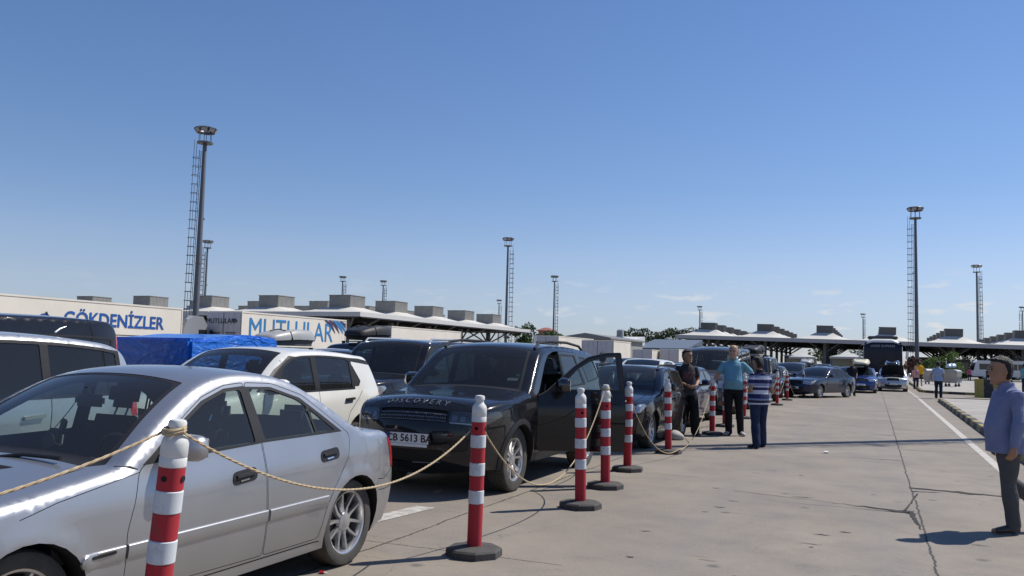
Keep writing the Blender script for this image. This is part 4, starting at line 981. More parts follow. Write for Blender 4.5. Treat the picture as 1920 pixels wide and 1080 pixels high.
make_car('blue_estate', T_ESTATE, P_BLUE, 'bright blue estate carrying a cream roof box', .22, 53.0, h=.14, lod=1)
roof_box('cream roof box on top of the bright blue estate', (-.68, 55.2, 1.54), mat('cream_plastic', (.62, .58, .42), .5), M_BLACK, (1.0, 2.1, .42))
for i, (x, y, T, P, lb) in enumerate([
    (-6.9, 22.6, T_ESTATE, P_LBLUE, 'pale blue estate seen through the open door frame of the SUV'),
    (-6.7, 28.2, T_CUV, P_WHITE, 'white crossover behind the pale blue estate, left of the boy in the dark shirt'),
    (-7.0, 35.2, T_SEDAN, P_LBLUE, 'pale blue sedan behind the white crossover in the middle lane'),
    (-6.7, 41.8, T_MPV, P_WHITE, 'white people carrier left of the grey van'),
    (-6.9, 49.5, T_ESTATE, P_WHITE, 'white estate showing above the graphite sedan'),
    (-6.4, 56.0, T_MPV, P_WHITE, 'white people carrier between the graphite sedan and the turning sedan'),
    (-6.6, 64.0, T_SEDAN, P_SILVER, 'silver sedan far along the middle lane'),
    (-3.5, 50.4, T_MPV, P_DGREY, 'graphite people carrier hidden behind the turning sedan'),
    (-6.8, 78.0, T_SEDAN, P_NAVY, 'navy sedan at the far end of the middle lane'), (-2.4, 73.5, T_SEDAN, P_BLACK, 'black sedan far behind the blue estate'), (-3.4, 81.0, T_CUV, P_DGREY, 'graphite crossover farthest along the first lane'),
    (-10.0, 77.5, T_SEDAN, P_DGREY, 'graphite sedan farthest along the third lane'), (-13.1, 57.0, T_SEDAN, P_BLACK, 'black sedan in the fourth lane'), (-13.0, 66.0, T_ESTATE, P_DGREY, 'graphite estate in the fourth lane'), (-16.3, 60.0, T_SEDAN, P_NAVY, 'navy sedan in the fifth lane'), (-16.4, 69.0, T_CUV, P_WHITE, 'white crossover in the fifth lane'), (-16.2, 47.0, T_ESTATE, P_GREY, 'grey estate in the fifth lane'),
    (-3.2, 58.0, T_SEDAN, P_GREY, 'grey sedan behind the turning dark sedan'),
    (-3.0, 65.5, T_ESTATE, P_BLACK, 'black estate left of the blue estate with the cream box'),
    (-.6, 62.5, T_SEDAN, P_DGREY, 'graphite sedan behind the blue estate'),
    (-10.0, 24.2, T_SEDAN, P_NAVY, 'navy sedan in the third lane seen through the open door frame'),
    (-10.2, 31.0, T_ESTATE, P_SILVER, 'silver estate in the third lane below the white box van'),
    (-10.0, 38.2, T_MPV, P_LBLUE, 'pale blue people carrier in the third lane'),
    (-10.1, 46.0, T_SEDAN, P_BLUE, 'blue sedan far along the third lane'),
    (-9.8, 54.0, T_CUV, P_GREY, 'grey crossover far along the third lane'),
    (-9.9, 62.0, T_SEDAN, P_WHITE, 'white sedan far along the third lane'),
    (-13.2, 33.0, T_CUV, P_SILVER, 'silver crossover in the fourth lane'),
    (-13.0, 41.0, T_SEDAN, P_RED, 'dark red sedan in the fourth lane'),
    (-13.2, 49.0, T_MPV, P_NAVY, 'navy people carrier in the fourth lane'),
    (-9.9, 69.5, T_ESTATE, P_NAVY, 'navy estate at the far end of the third lane'),
    (-6.5, 71.0, T_CUV, P_BLACK, 'black crossover at the far end of the middle lane')]):
    make_car('parked_car', T, P, lb, x, y, h=.16, lod=2, group='cars queuing in the far part of the lanes')
roof_box('black roof box on the white people carrier between the dark sedans', (-7.3, 58.3, 1.72), M_BLACK, M_BLACK)
roof_box('grey roof box on the grey sedan behind the turning sedan', (-4.1, 60.4, 1.53), mat('grey_plastic', (.35, .35, .34), .4), M_BLACK)
# third and fourth lane on the left
bvn = make_car('black_van', T_VANH, P_BLACK, 'black van with a red tail lamp behind the silver estate at the left edge', -9.55, 3.98, h=.09, gs=[G_DARK], gw=G_DARK)
lo = make_car('dark_railed_car', T_CUV, P_NAVY, 'dark car with silver roof rails between the white SUV and the black off-roader', -9.6, 13.2, h=.1, gs=[G_DARK], gw=G_TINT)
rails(lo, T_CUV, 1.57, M_ALLOY, 2.1, 3.6)
make_car('boxed_car', T_CUV, P_BLACK, 'black car under the silver roof box, beyond the blue tarpaulin', -11.75, 13.3, h=.12, lod=1)
roof_box('silver roof box with straps above the end of the blue tarpaulin', (-12.6, 16.2, 1.69), mat('silver_plastic', (.33, .33, .32), .4), mat('silver_plastic_low', (.12, .12, .12), .5), (.85, 1.65, .38))
bo = make_car('boxed_suv', T_OFFROAD, P_BLACK, 'black SUV carrying the black roof box, behind the white SUV', -12.0, 17.6, h=.12, lod=1)
roof_box('black roof box in front of the letters on the white trailer', (-12.95, 20.3, 1.92), M_BLACK, M_BLACK, (.9, 1.55, .42))
# silver car with its bonnet up
op = make_car('silver_hatchback', T_ESTATE, P_SILVER, 'silver car with its bonnet raised in front of the coach', 2.02, 58.4, h=.12, lod=1)
roof_box('black roof box on the silver car with the raised bonnet', (1.12, 60.9, 1.52), mat('gloss_black_box', (.015, .015, .015), .15, coat=1), M_BLACK, (.95, 1.9, .45))
b = MB(); n = 8; Lh = 1.0                                       # raised bonnet, hinged at the cowl, and the dark engine bay under it
pts0 = []; 
for i in range(n + 1):
    f = i / n; yy = -.86 + 0.0; r = Lh * f
    pts0.append([((-1 + 2 * j / 8) * .70 * (1 - .12 * f), -.84 - r * .45, 1.0 + r * .62 + .06 * (1 - (-1 + 2 * j / 8) ** 2)) for j in range(9)])
b.rings(pts0, P_SILVER, closed=False); b.rings([[(p[0] * .97, p[1] - .03, p[2] - .02) for p in r] for r in pts0], M_SEAM, closed=False)
b.build('raised_bonnet', op)
b = MB(); b.box((0, -1.5, .88), (1.18, 1.0, .12), M_SEAM, rx=-.10); b.box((.1, -1.45, .96), (.5, .4, .08), M_BLACK, bev=.02); b.box((-.35, -1.5, .95), (.25, .3, .1), M_DISC, bev=.02); b.build('engine_bay', op)

# ------------------------------------------------------------------ markings, kerbs, pavement
def sheet(name, pts, z, m, **k):
    b = MB(); n = len(pts); b.add([(p[0], p[1], z) for p in pts], [tuple(range(n))], m); return tag(b.build(name, fixn=False), **k)
M_LINE = worn_paint('road_line_paint', (.50, .465, .40), wear=.53)
M_LINE2 = worn_paint('faded_line_paint', (.55, .52, .46), wear=.47)
b = MB()
def dash_(x0, y0, x1, y1, w, m): b.add([(x0 - w / 2, y0, .004), (x0 + w / 2, y0, .004), (x1 + w / 2, y1, .004), (x1 - w / 2, y1, .004)], [(0, 1, 2, 3)], m)
dash_(1.62, 8.5, 1.83, 15.3, .14, M_LINE); dash_(1.83, 15.32, 2.08, 49, .14, M_LINE)
for k in range(8): dash_(2.08, 50 + k * 2.4, 2.1, 51.5 + k * 2.4, .17, M_LINE)
dash_(-4.42, 6.75, -4.28, 7.95, .22, M_LINE2); dash_(-4.2, 15.5, -4.2, 17, .2, M_LINE2)
tag(b.build('lane_marking', fixn=False), kind='structure')
M_PAVE = mat('pavement_concrete', (.33, .305, .27), .85, var=.18, vscale=.8, bump=.3, bscale=50)
M_KY = worn_paint('kerb_yellow', (.36, .26, .06), (.14, .125, .10), wear=.50); M_KB = worn_paint('kerb_black', (.045, .043, .04), (.2, .18, .15), wear=.62)
def island(path, inner, name, label):
    """raised pavement with a painted kerb along the path"""
    b = MB(); b.poly_prism([(p[0], p[1]) for p in inner], .0, .145, M_PAVE); tag(b.build('pavement'), kind='structure')
    P = [Vector((p[0], p[1], 0)) for p in path]; d = [0]
    for i in range(1, len(P)): d.append(d[-1] + (P[i] - P[i - 1]).length)
    n = int(d[-1] / .95); b = MB()
    def at(s):
        i = max(k for k in range(len(d) - 1) if d[k] <= s + 1e-6); f = (s - d[i]) / (d[i + 1] - d[i]); t = (P[i + 1] - P[i]).normalized(); return P[i].lerp(P[i + 1], f), Vector((t.y, -t.x, 0))
    for k in range(n):
        a, na = at(d[-1] * k / n + .008); c, nc = at(d[-1] * (k + 1) / n - .008); m = M_KY if k % 2 else M_KB
        dz = random.uniform(-.006, .006); w = .2
        prof = [(0, 0), (.02, .13), (.045, .155), (w, .155), (w, 0)]
        b.rings([[a + na * (q[0]) + Z0 * (q[1] + (dz if q[1] > .1 else 0)) for q in prof], [c + nc * q[0] + Z0 * (q[1] + (dz if q[1] > .1 else 0)) for q in prof]], m)
    tag(b.build(name), label, 'kerb')
island([(2.2, 6.0), (2.37, 21.4), (2.74, 45.0), (3.0, 45.7), (60, 46.5)], [(2.36, 5.9), (2.53, 21.4), (2.9, 44.85), (60, 46.3), (60, 5.9)], 'painted_kerb', 'yellow and black kerb along the near pavement, beside the man in the blue shirt')
island([(60, 54.0), (5.6, 56.6), (3.4, 57.6), (2.65, 59.4), (2.9, 75), (3.2, 110)], [(60, 54.2), (5.65, 56.78), (3.5, 57.8), (2.83, 59.5), (3.06, 75), (3.36, 110), (60, 110)], 'painted_kerb', 'yellow and black kerb curving round the far pavement, in front of the dumpsters')
b = MB(); b.rings([[(x, y, z) for y, z in ((118, .0), (118, .2), (118.3, .22), (118.6, .22), (118.6, 0))] for x in (6, 24, 60)], mat('kerb_light', (.45, .42, .36), .8, var=.1)); tag(b.build('pale_kerb'), 'pale kerb in front of the white minibus', 'kerb')
b = MB(); b.poly_prism([(6, 118.6), (60, 118.6), (60, 134), (6, 134)], 0, .12, mat('dry_lawn', (.07, .085, .03), .95, var=.4, vscale=2, bump=1, bscale=30)); tag(b.build('verge'), kind='structure')

# ------------------------------------------------------------------ rope posts
M_BR = worn_paint('bollard_red', (.40, .02, .03), (.20, .05, .045), wear=.58); M_BW = mat('bollard_white', (.66, .66, .64), .5, var=.10, vscale=14, dust=.16)
M_BT = worn_paint('reflective_sleeve', (.60, .62, .64), (.34, .33, .32), wear=.60)
M_BASE = mat('bollard_base_rubber', (.028, .028, .030), .8, var=.2, dust=.18, bump=.3, bscale=90)
def post_meshes():
    b = MB(); R = .225; n = 8
    b.lathe([(R, 0), (R, .05), (R * .93, .064), (.085, .078), (.07, .078)], M_BASE, n, ph=pi / 8); base = b.mesh('base', 30)
    b = MB(); zt = 1.26; r = .0585
    zs = [(.07, .405, M_BR, r), (.405, .51, M_BT, r + .003), (.51, .625, M_BR, r), (.625, .725, M_BT, r + .003), (.725, .845, M_BR, r), (.845, .945, M_BT, r + .003), (.945, 1.05, M_BR, r)]
    for a, c, m, q in zs: b.lathe([(q - .004, a), (q, a + .004), (q, c - .004), (q - .004, c)], m, 26)
    b.lathe([(r - .003, 1.048), (r + .001, 1.052), (r + .001, 1.09), (r - .002, 1.094), (r + .001, 1.098), (r + .001, 1.155), (r - .004, 1.175), (.036, 1.198), (.033, 1.205), (.033, 1.222), (.040, 1.226), (.040, 1.248), (.034, 1.258), (.012, 1.262)], M_BW, 26)
    for a in (0, pi):
        b.lathe([(.015, 0), (.015, .012), (.001, .012)], M_SEAM, 14, (-.0 + cos(a) * (r - .009), 0, 1.0), 'x')
        b.lathe([(.014, 0), (.014, .006), (.001, .006)], M_SEAM, 14, (0, -(r - .0), 1.0), 'y')
    return base, b.mesh('post', 40)
PB, PP = post_meshes()
POSTS = [('A', -2.985, 2.98, 4.3, 'nearest red and white rope post, cut off by the bottom edge beside the silver sedan'), ('B', -2.93, 6.27, 0.6, 'red and white rope post standing before the black SUV wheel'),
    ('C', -2.87, 8.77, -1.2, 'left rope post of the pair by the open SUV door'), ('D', -3.04, 10.25, -.8, 'right rope post of the pair by the open SUV door, ropes tied on top'),
    ('E', -3.23, 11.97, .3, 'rope post in front of the lamp of the black estate'), ('F', -3.23, 14.62, -1.8, 'rope post beside the boy in the dark shirt, rope lying on its base'),
    ('G', -3.23, 18.91, 0, 'rope post on which the bald man rests his hand'), ('H', -3.37, 24.87, 1.5, 'rope post between the bald man and the man in the striped polo'),
    ('V', -3.35, 21.4, 0, 'rope post mostly hidden behind the legs of the bald man'), ('I', -3.35, 33.68, 1.0, 'rope post just right of the man in the striped polo'),
    ('J', -3.42, 38.6, -1, 'rope post with a rope hanging straight down, before the turning sedan'), ('K', -3.1, 43.57, -1.2, 'farthest rope post, in front of the nose of the turning sedan')]
POST = {}
for i, (k, x, y, lean, lb) in enumerate(POSTS):
    r = empty('rope_post', (x, y, 0), random.uniform(0, .7), lb, 'bollard', 'rope posts along the queue')
    link('base', PB, r); p = link('post', PP, r, (0, 0, 0)); a = radians(lean); rz = r.rotation_euler.z
    p.rotation_euler = (0, 0, 0); p.rotation_euler = Euler((0, a * cos(-rz), 0)); POST[k] = (x, y, a)
def top(k, z, dx=0.0, dy=0.0):
    x, y, a = POST[k]; return Vector((x + sin(a) * z + dx, y + dy, z))
M_ROPE = mat('rope_fibre', (.44, .34, .21), .9, var=.2, vscale=40)
def rope(label, pts, sag, r=.0072, n=40):
    a, c = Vector(pts[0]), Vector(pts[1]); P = []
    for i in range(n + 1):
        f = i / n; p = a.lerp(c, f); p.z -= sag * 4 * f * (1 - f); p.z = max(p.z, .013); P.append(p)
    b = MB(); strands = []
    for q in range(3):                                     # three twisted strands
        S = []
        m = max(n, int((c - a).length * 60))
        for i in range(m + 1):
            f = i / m; p = a.lerp(c, f); p.z = max(p.z - sag * 4 * f * (1 - f), .013); ph = i * .75 + q * 2 * pi / 3
            t = (c - a).normalized(); u = t.cross(Z0).normalized(); w = u.cross(t); S.append(p + (u * cos(ph) + w * sin(ph)) * r * .48)
        b.tube(S, r * .56, M_ROPE, 5)
    return tag(b.build('rope'), label, 'rope', 'ropes strung between the posts')
def knot(k, z, rr=.045):
    b = MB(); x, y, a = POST[k]; c = top(k, z)
    for q in (0, .012): b.tube([c + Vector((rr * cos(t), rr * sin(t), q + .008 * sin(t))) for t in np.linspace(0, 2 * pi, 18)], .010, M_ROPE, 6)
    return b
rope('tan rope running from the nearest post across the sedan bonnet to the left edge', [(-3.05, 1.05, .98), top('A', 1.205, -.04, -.02)], .10)
rope('tan rope sagging across the sedan doors between the two nearest posts', [top('A', 1.205, .045), top('B', .99, -.06, .0)], .36)
rope('tan rope sagging in front of the black SUV wheel', [top('B', .97, .055), top('D', 1.20, 0, -.04)], .74)
rope('short tan rope between the post by the open door and the next post', [top('D', 1.20, .04), top('E', 1.0, -.02, -.055)], .12)
rope('tan rope dropping to the ground at the post beside the boy', [top('E', .96, .03, .05), (-3.02, 14.40, .10)], .30)
rope('tan rope rising from the ground to the post held by the bald man', [(-3.02, 14.42, .10), top('G', 1.10, 0, -.05)], .35)
rope('tan rope reaching up to the post right of the man in the striped polo', [top('H', 1.05, .03, .05), top('I', 1.05, 0, -.05)], .55)
rope('tan rope hanging down beside the post before the turning sedan', [top('J', 1.16, -.03, -.05), (-3.55, 36.6, .32)], .12)
rope('tan rope trailing on the ground towards the farthest post', [top('J', .95, .05, .03), top('K', .12, -.03, -.06)], .45)
for k in ('A', 'D'):
    o = knot(k, 1.205).build('rope_knot'); tag(o, 'loop of rope wound round the neck of the ' + ('nearest post' if k == 'A' else 'post by the open SUV door'), 'rope')
# stones and litter at the posts
def stone(c, s, m, lb, seed):
    bm = bmesh.new(); bmesh.ops.create_icosphere(bm, subdivisions=3, radius=1); r = np.random.default_rng(seed); K = r.normal(size=(6, 3))
    for v in bm.verts:
        d = 1 + sum(.07 * sin(float(k @ np.array(v.co)) * 2 + i) for i, k in enumerate(K)); v.co = Vector((v.co.x * s[0] * d, v.co.y * s[1] * d, max(-.6, v.co.z) * s[2] * d))
    me = bpy.data.meshes.new('stone'); bm.to_mesh(me); bm.free(); me.materials.append(m); finish(me, 60); o = link('stone', me, None, (c[0], c[1], s[2] * .6)); tag(o, lb, 'stone')
p = G(1243, 822); stone((p.x, p.y), (.13, .12, .14), M_WHITE, 'white painted stone left of the post beside the boy', 1)
p = G(1262, 824); stone((p.x, p.y), (.20, .16, .12), mat('stone_grey', (.36, .34, .31), .8, var=.2), 'flat grey stone right of the white painted stone', 2)
b = MB(); p = G(603, 1076); b.box((p.x, p.y, .012), (.035, .02, .012), M_RED, rz=.4, rx=.3); b.box((p.x + .02, p.y + .012, .010), (.03, .015, .006), M_WHITE, rz=1.2, ry=.3); tag(b.build('litter'), 'scrap of red and white wrapper on the concrete behind the sedan wheel', 'litter')
b = MB(); p = G(1549, 850); b.box((p.x, p.y, .02), (.07, .03, .03), M_WHITE, rz=.4, rx=.5); b.box((p.x - .05, p.y + .01, .01), (.05, .04, .006), M_WHITE, rz=.9); tag(b.build('litter'), 'small white scrap of paper lying on the road', 'litter')

# ------------------------------------------------------------------ tarpaulin covered trailer
root = empty('tarp_trailer', (-10.45, 11.15, 0), 0, 'trailer loaded high under a wrinkled bright blue tarpaulin', 'trailer')
def tarp_mat():
    m, t, b_ = _new('blue_tarpaulin'); b_.inputs['Base Color'].default_value = (.02, .16, .62, 1); b_.inputs['Roughness'].default_value = .3; b_.inputs['Coat Weight'].default_value = .3
    tc_ = t.nodes.new("ShaderNodeTexCoord"); mpx = t.nodes.new("ShaderNodeMapping"); mpx.inputs['Scale'].default_value = (1.4, 1.4, 3.2); mpx.inputs['Rotation'].default_value = (.5, .3, .2)
    n = t.nodes.new("ShaderNodeTexNoise"); n.inputs['Scale'].default_value = 1.7; n.inputs['Detail'].default_value = 4; n.inputs['Distortion'].default_value = 2.2
    bp = t.nodes.new("ShaderNodeBump"); bp.inputs['Strength'].default_value = .6; bp.inputs['Distance'].default_value = .10
    t.links.new(tc_.outputs['Object'], mpx.inputs[0]); t.links.new(mpx.outputs[0], n.inputs['Vector']); t.links.new(n.outputs[0], bp.inputs['Height']); t.links.new(bp.outputs[0], b_.inputs['Normal']); return m
bm = bmesh.new(); bmesh.ops.create_cube(bm, size=1); bmesh.ops.scale(bm, vec=(1.72, 2.1, 1.15), verts=bm.verts); bmesh.ops.bevel(bm, geom=list(bm.edges), offset=.05, segments=2, affect='EDGES')
bmesh.ops.subdivide_edges(bm, edges=[e for e in bm.edges if e.calc_length() > .3], cuts=22, use_grid_fill=True)
K = rng.normal(size=(14, 3)) * np.array([2.5, 2.5, 5.0])
for v in bm.verts:
    q = np.array(v.co); a = sum((abs(sin(float(k @ q) + i)) ** .7 - .6) * .0035 for i, k in enumerate(K)); top_ = .03 * sin(q[1] * 3 + 1) * (q[2] > .5)
    v.co += Vector((q[0] * .9, q[1] * .8, q[2] * .4)).normalized() * a + Vector((0, 0, top_ + (.05 * (q[1] + 1.05) / 2.1 if q[2] > .4 else 0)))
me = bpy.data.meshes.new('tarpaulin'); bm.to_mesh(me); bm.free(); me.materials.append(tarp_mat()); finish(me, 50); link('tarpaulin', me, root, (0, 0, 1.18))
b = MB(); b.box((0, 0, .52), (1.7, 2.2, .12), M_DISC); b.tube([(0, -1.0, .5), (0, -1.9, .45)], .04, M_DISC); b.build('chassis', root)
tm, rm = wheel_meshes(.29, .17, .19, 's9')
for sg in (1, -1): w = link('wheel', tm, root, (sg * .92, .1, .29), (0, 0, 0 if sg > 0 else pi)); link('rim', rm, w)

# ------------------------------------------------------------------ lorries
M_TRL = mat('trailer_white', (.76, .70, .60), .45, var=.06, vscale=.5, dust=.06); M_TRG = mat('trailer_grey', (.52, .51, .53), .5, var=.06); M_TBLUE = mat('letter_blue', (.01, .085, .33), .45); M_TCY = mat('letter_sky_blue', (.03, .20, .45), .45)
M_STEEL = mat('dark_steel', (.05, .055, .06), .5, metal=.3, var=.1)
def lorry_trailer(name, label, x1, y0, y1, z0=1.15, z1=4.0, w=2.55, ribs=True):
    root = empty(name, (x1 - w / 2, (y0 + y1) / 2, 0), 0, label, 'lorry'); L = y1 - y0
    b = MB(); b.box((0, 0, (z0 + z1) / 2), (w, L, z1 - z0), M_TRL, bev=.04); b.build('cargo_box', root)
    b = MB()
    for sg in (1, -1):
        b.box((sg * (w / 2 + .012), 0, z0 + .06), (.03, L + .02, .14), M_TRG); b.box((sg * (w / 2 + .012), 0, z1 - .05), (.03, L + .02, .09), M_TRL)
        for y in (-L / 2 + .03, L / 2 - .03): b.box((sg * (w / 2 + .012), y, (z0 + z1) / 2), (.032, .08, z1 - z0), M_TRL)
    b.build('edge_trim', root)
    if ribs:
        for k in range(5):
            yy = -L / 2 + L * (k + .5) / 5; b = MB(); b.box((w / 2 + .012, yy, z0 + .62), (.02, L / 5 - .3, .9), M_STEEL); b.box((w / 2 + .018, yy, z0 + .62), (.02, L / 5 - .42, .78), M_TRL); b.build('side_panel', root)
    b = MB(); b.box((0, -L / 2 - .03, (z0 + z1) / 2), (w - .1, .05, z1 - z0 - .12), M_TRG, bev=.01)
    for x in (-.02, .02): b.box((x, -L / 2 - .062, (z0 + z1) / 2), (.012, .012, z1 - z0 - .2), M_STEEL)
    for x in (-.85, -.4, .4, .85): b.tube([(x, -L / 2 - .075, z0 + .1), (x, -L / 2 - .075, z1 - .12)], .010, M_TRG, 6)
    b.build('rear_door', root)
    b = MB(); b.box((0, 0, z0 - .12), (1.0, L * .96, .22), M_STEEL); b.box((0, -L / 2 + .3, .55), (2.4, .1, .15), M_STEEL); b.build('chassis', root)
    tm, rm = wheel_meshes(.5, .3, .29, 's9')
    for y in (-L / 2 + 1.6, -L / 2 + 2.9, -L / 2 + 4.2):
        for sg in (1, -1): q = link('wheel', tm, root, (sg * (w / 2 - .2), y, .5), (0, 0, 0 if sg > 0 else pi)); link('rim', rm, q)
    return root
def lorry_cab(label, xc, y0, m, w=2.45, h=3.6, rear=False):
    root = empty('lorry_cab', (xc, y0 + 1.1, 0), 0, label, 'lorry cab'); b = MB()
    prof = [(-1.05, .8), (-1.05, 2.75), (-.75, 3.35), (-.2, h), (.6, h - .02), (1.05, 3.0), (1.15, 2.4), (1.2, 1.4), (1.2, .5), (-.4, .5), (-.5, .8)]
    for i in range(1): b.rings([[(x * k, y * (1 if abs(x) < w / 2 - .05 else .985), z) for y, z in prof] for x, k in ((-w / 2, 1), (-w / 2 + .08, 1), (w / 2 - .08, 1), (w / 2, 1))], m)
    b.build('body', root, angle=30)
    for sg in (1, -1):
        b = MB(); b.add([(sg * (w / 2 + .004), y, z) for y, z in ((.25, 1.95), (.25, 2.75), (.95, 2.75), (1.1, 1.95))], [(0, 1, 2, 3)], M_GLASSFAR); b.build('window', root)
        b = MB(); b.box((sg * (w / 2 + .16), 1.2, 2.4), (.22, .12, .7), M_BLACK, bev=.03); b.build('wing_mirror', root)
    b = MB(); b.box((0, 1.17, 2.35), (w - .25, .05, .9), M_GLASSFAR, bev=.02, rx=.08); b.build('windshield', root)
    b = MB(); b.rings([[(x, y, z) for y, z in ((-.95, h - .55), (-.6, h + .02), (.25, h - .0), (.3, h - .3))] for x in (-w / 2 + .12, w / 2 - .12)], m); b.build('roof_fairing', root)
    tm, rm = wheel_meshes(.5, .3, .29, 's9')
    for sg in (1, -1): q = link('wheel', tm, root, (sg * (w / 2 - .2), .2, .5), (0, 0, 0 if sg > 0 else pi)); link('rim', rm, q)
    return root
def side_text(root, txt, size, m, wx, y0, y1, zc, name='lettering', bold=.0, spacing=1.0):
    """lettering laid on the +X side, stretched to run from y0 to y1 (world)"""
    me = text_mesh(txt, size, m, .004, name, spacing, bold=bold); xs = [v.co.x for v in me.vertices]; a, c = min(xs), max(xs); k = (y1 - y0) / (c - a)
    for v in me.vertices: v.co.x = (v.co.x - (a + c) / 2) * k
    R = Matrix.Translation(Vector((wx, (y0 + y1) / 2, zc)) - Vector(root.location)) @ Euler((pi / 2, 0, pi / 2)).to_matrix().to_4x4()
    o = link(name, me, root); o.matrix_local = R; return o
gk = lorry_trailer('white_lorry_trailer', 'long white lorry trailer with blue GÖKDENİZLER lettering behind the black van', -39.2, 27.0, 40.5)
side_text(gk, 'GÖKDENİZLER', 1.02, M_TBLUE, -39.2 + .02, 32.15, 39.05, 2.95, bold=.02)
b = MB(); c0 = Vector((-39.185, 31.0, 2.72))                     # round blue bird mark ahead of the word
b.lathe([(.001, 0), (.44, 0), (.44, .012), (.001, .012)], M_TBLUE, 28, (0, 0, 0), 'x'); b.box((.014, .12, .42), (.02, .10, .22), M_TEXT_DK, rx=.5); b.box((.014, .0, -.05), (.02, .5, .09), M_TRL, rx=.35)
o = b.build('emblem', gk, c0 - Vector(gk.location))
cab1 = lorry_cab('grey lorry cab at the head of the white trailer, left of the tall mast', -40.45, 40.62, mat('cab_silver', (.34, .35, .37), .35, metal=.3))
b = MB(); b.lathe([(.001, 0), (.16, 0), (.16, .01), (.001, .01)], M_TCY, 20, (0, 0, 0), 'y'); b.build('emblem', cab1, (.55, -1.075, 2.2))
mu = lorry_trailer('cream_lorry_trailer', 'cream lorry trailer with sky blue MUTLULAR lettering on its side and rear doors', -37.0, 43.3, 55.0, z1=4.0, w=2.8, ribs=False)
side_text(mu, 'MUTLULAR', 1.95, M_TCY, -37.0 + .02, 44.05, 53.3, 2.88, bold=.0)
for i, (dy, m) in enumerate(((0, mat('band_plum', (.05, .03, .09), .5)), (.55, mat('band_plum', (.05, .03, .09), .5)), (1.05, M_TCY), (1.45, M_TCY), (1.95, mat('band_plum', (.05, .03, .09), .5)))):
    b = MB(); n = 10; A = []; 
    for k in range(n + 1):
        f = k / n; y = 52.1 + dy + 1.5 * f; z = 3.88 - .95 * f ** 1.8; wd = .28 * sin(pi * min(1, f * 1.0)) * (1 - .5 * f) + .02
        A.append([(0, y - wd, z), (0, y + wd, z)])
    b.rings(A, m, closed=False); o = b.build('swoosh', mu, Vector((-36.975, 0, 0)) - Vector(mu.location), fixn=False)
me = text_mesh('MUTLULAR', .46, M_TEXT_DK, .003, 'rear_lettering'); link('rear_lettering', me, mu, (-.25, -5.85 - .095, 3.35), (pi / 2, 0, 0))
b = MB()
for k in range(3): b.tube([(.68 + k * .11, -5.945, 3.52), (.84 + k * .11, -5.945, 3.42), (.90 + k * .1, -5.945, 3.22)], [.008, .03, .006], M_TEXT_DK, 6)
for sx in (-1, 1):
    for k in range(3): b.box((sx * .62, -5.94, 2.62 - k * .11), (.85 - k * .12, .01, .04), M_TEXT_DK)
b.build('rear_print', mu)
lorry_trailer('white_lorry_trailer', 'white lorry trailer under the canopy edge, above the black off-roader', -39.6, 66.0, 80.0, ribs=False)
st = lorry_trailer('grey_backed_trailer', 'trailer with grey rear doors and dark print between the two masts in the middle', -32.4, 90.0, 103.0, w=3.0, ribs=False)
me = text_mesh('BEZİRGAN', .52, M_TEXT_DK, .003, 'rear_lettering', 1.25); link('rear_lettering', me, st, (.35, -6.5 - .095, 3.15), (pi / 2, 0, 0))
b = MB(); b.box((-1.25, -6.5 - .062, 3.3), (.38, .02, 1.3), M_WHITE, bev=.005); b.build('torn_sticker', st)  # plain white patch at the left edge of the rear door
bv = lorry_trailer('box_van', 'white box van seen over the frame of the open SUV door', -21.7, 75.0, 81.0, z0=.9, z1=3.25, w=3.0, ribs=False)
for i, (x, y, z, lb) in enumerate(((-23.0, 95, 2.75, 'small grey box van right of the larger box van'), (-20.6, 98, 2.9, 'small white box van right of the small grey one'), (-12.4, 104, 2.9, 'white box van behind the head of the boy'))):
    lorry_trailer('box_van', lb, x, y, y + 5, z0=.8, z1=z, w=2.2, ribs=False)
for x, y, lb in ((-29, 60, 'grey pick-up cover'), ):
    pass
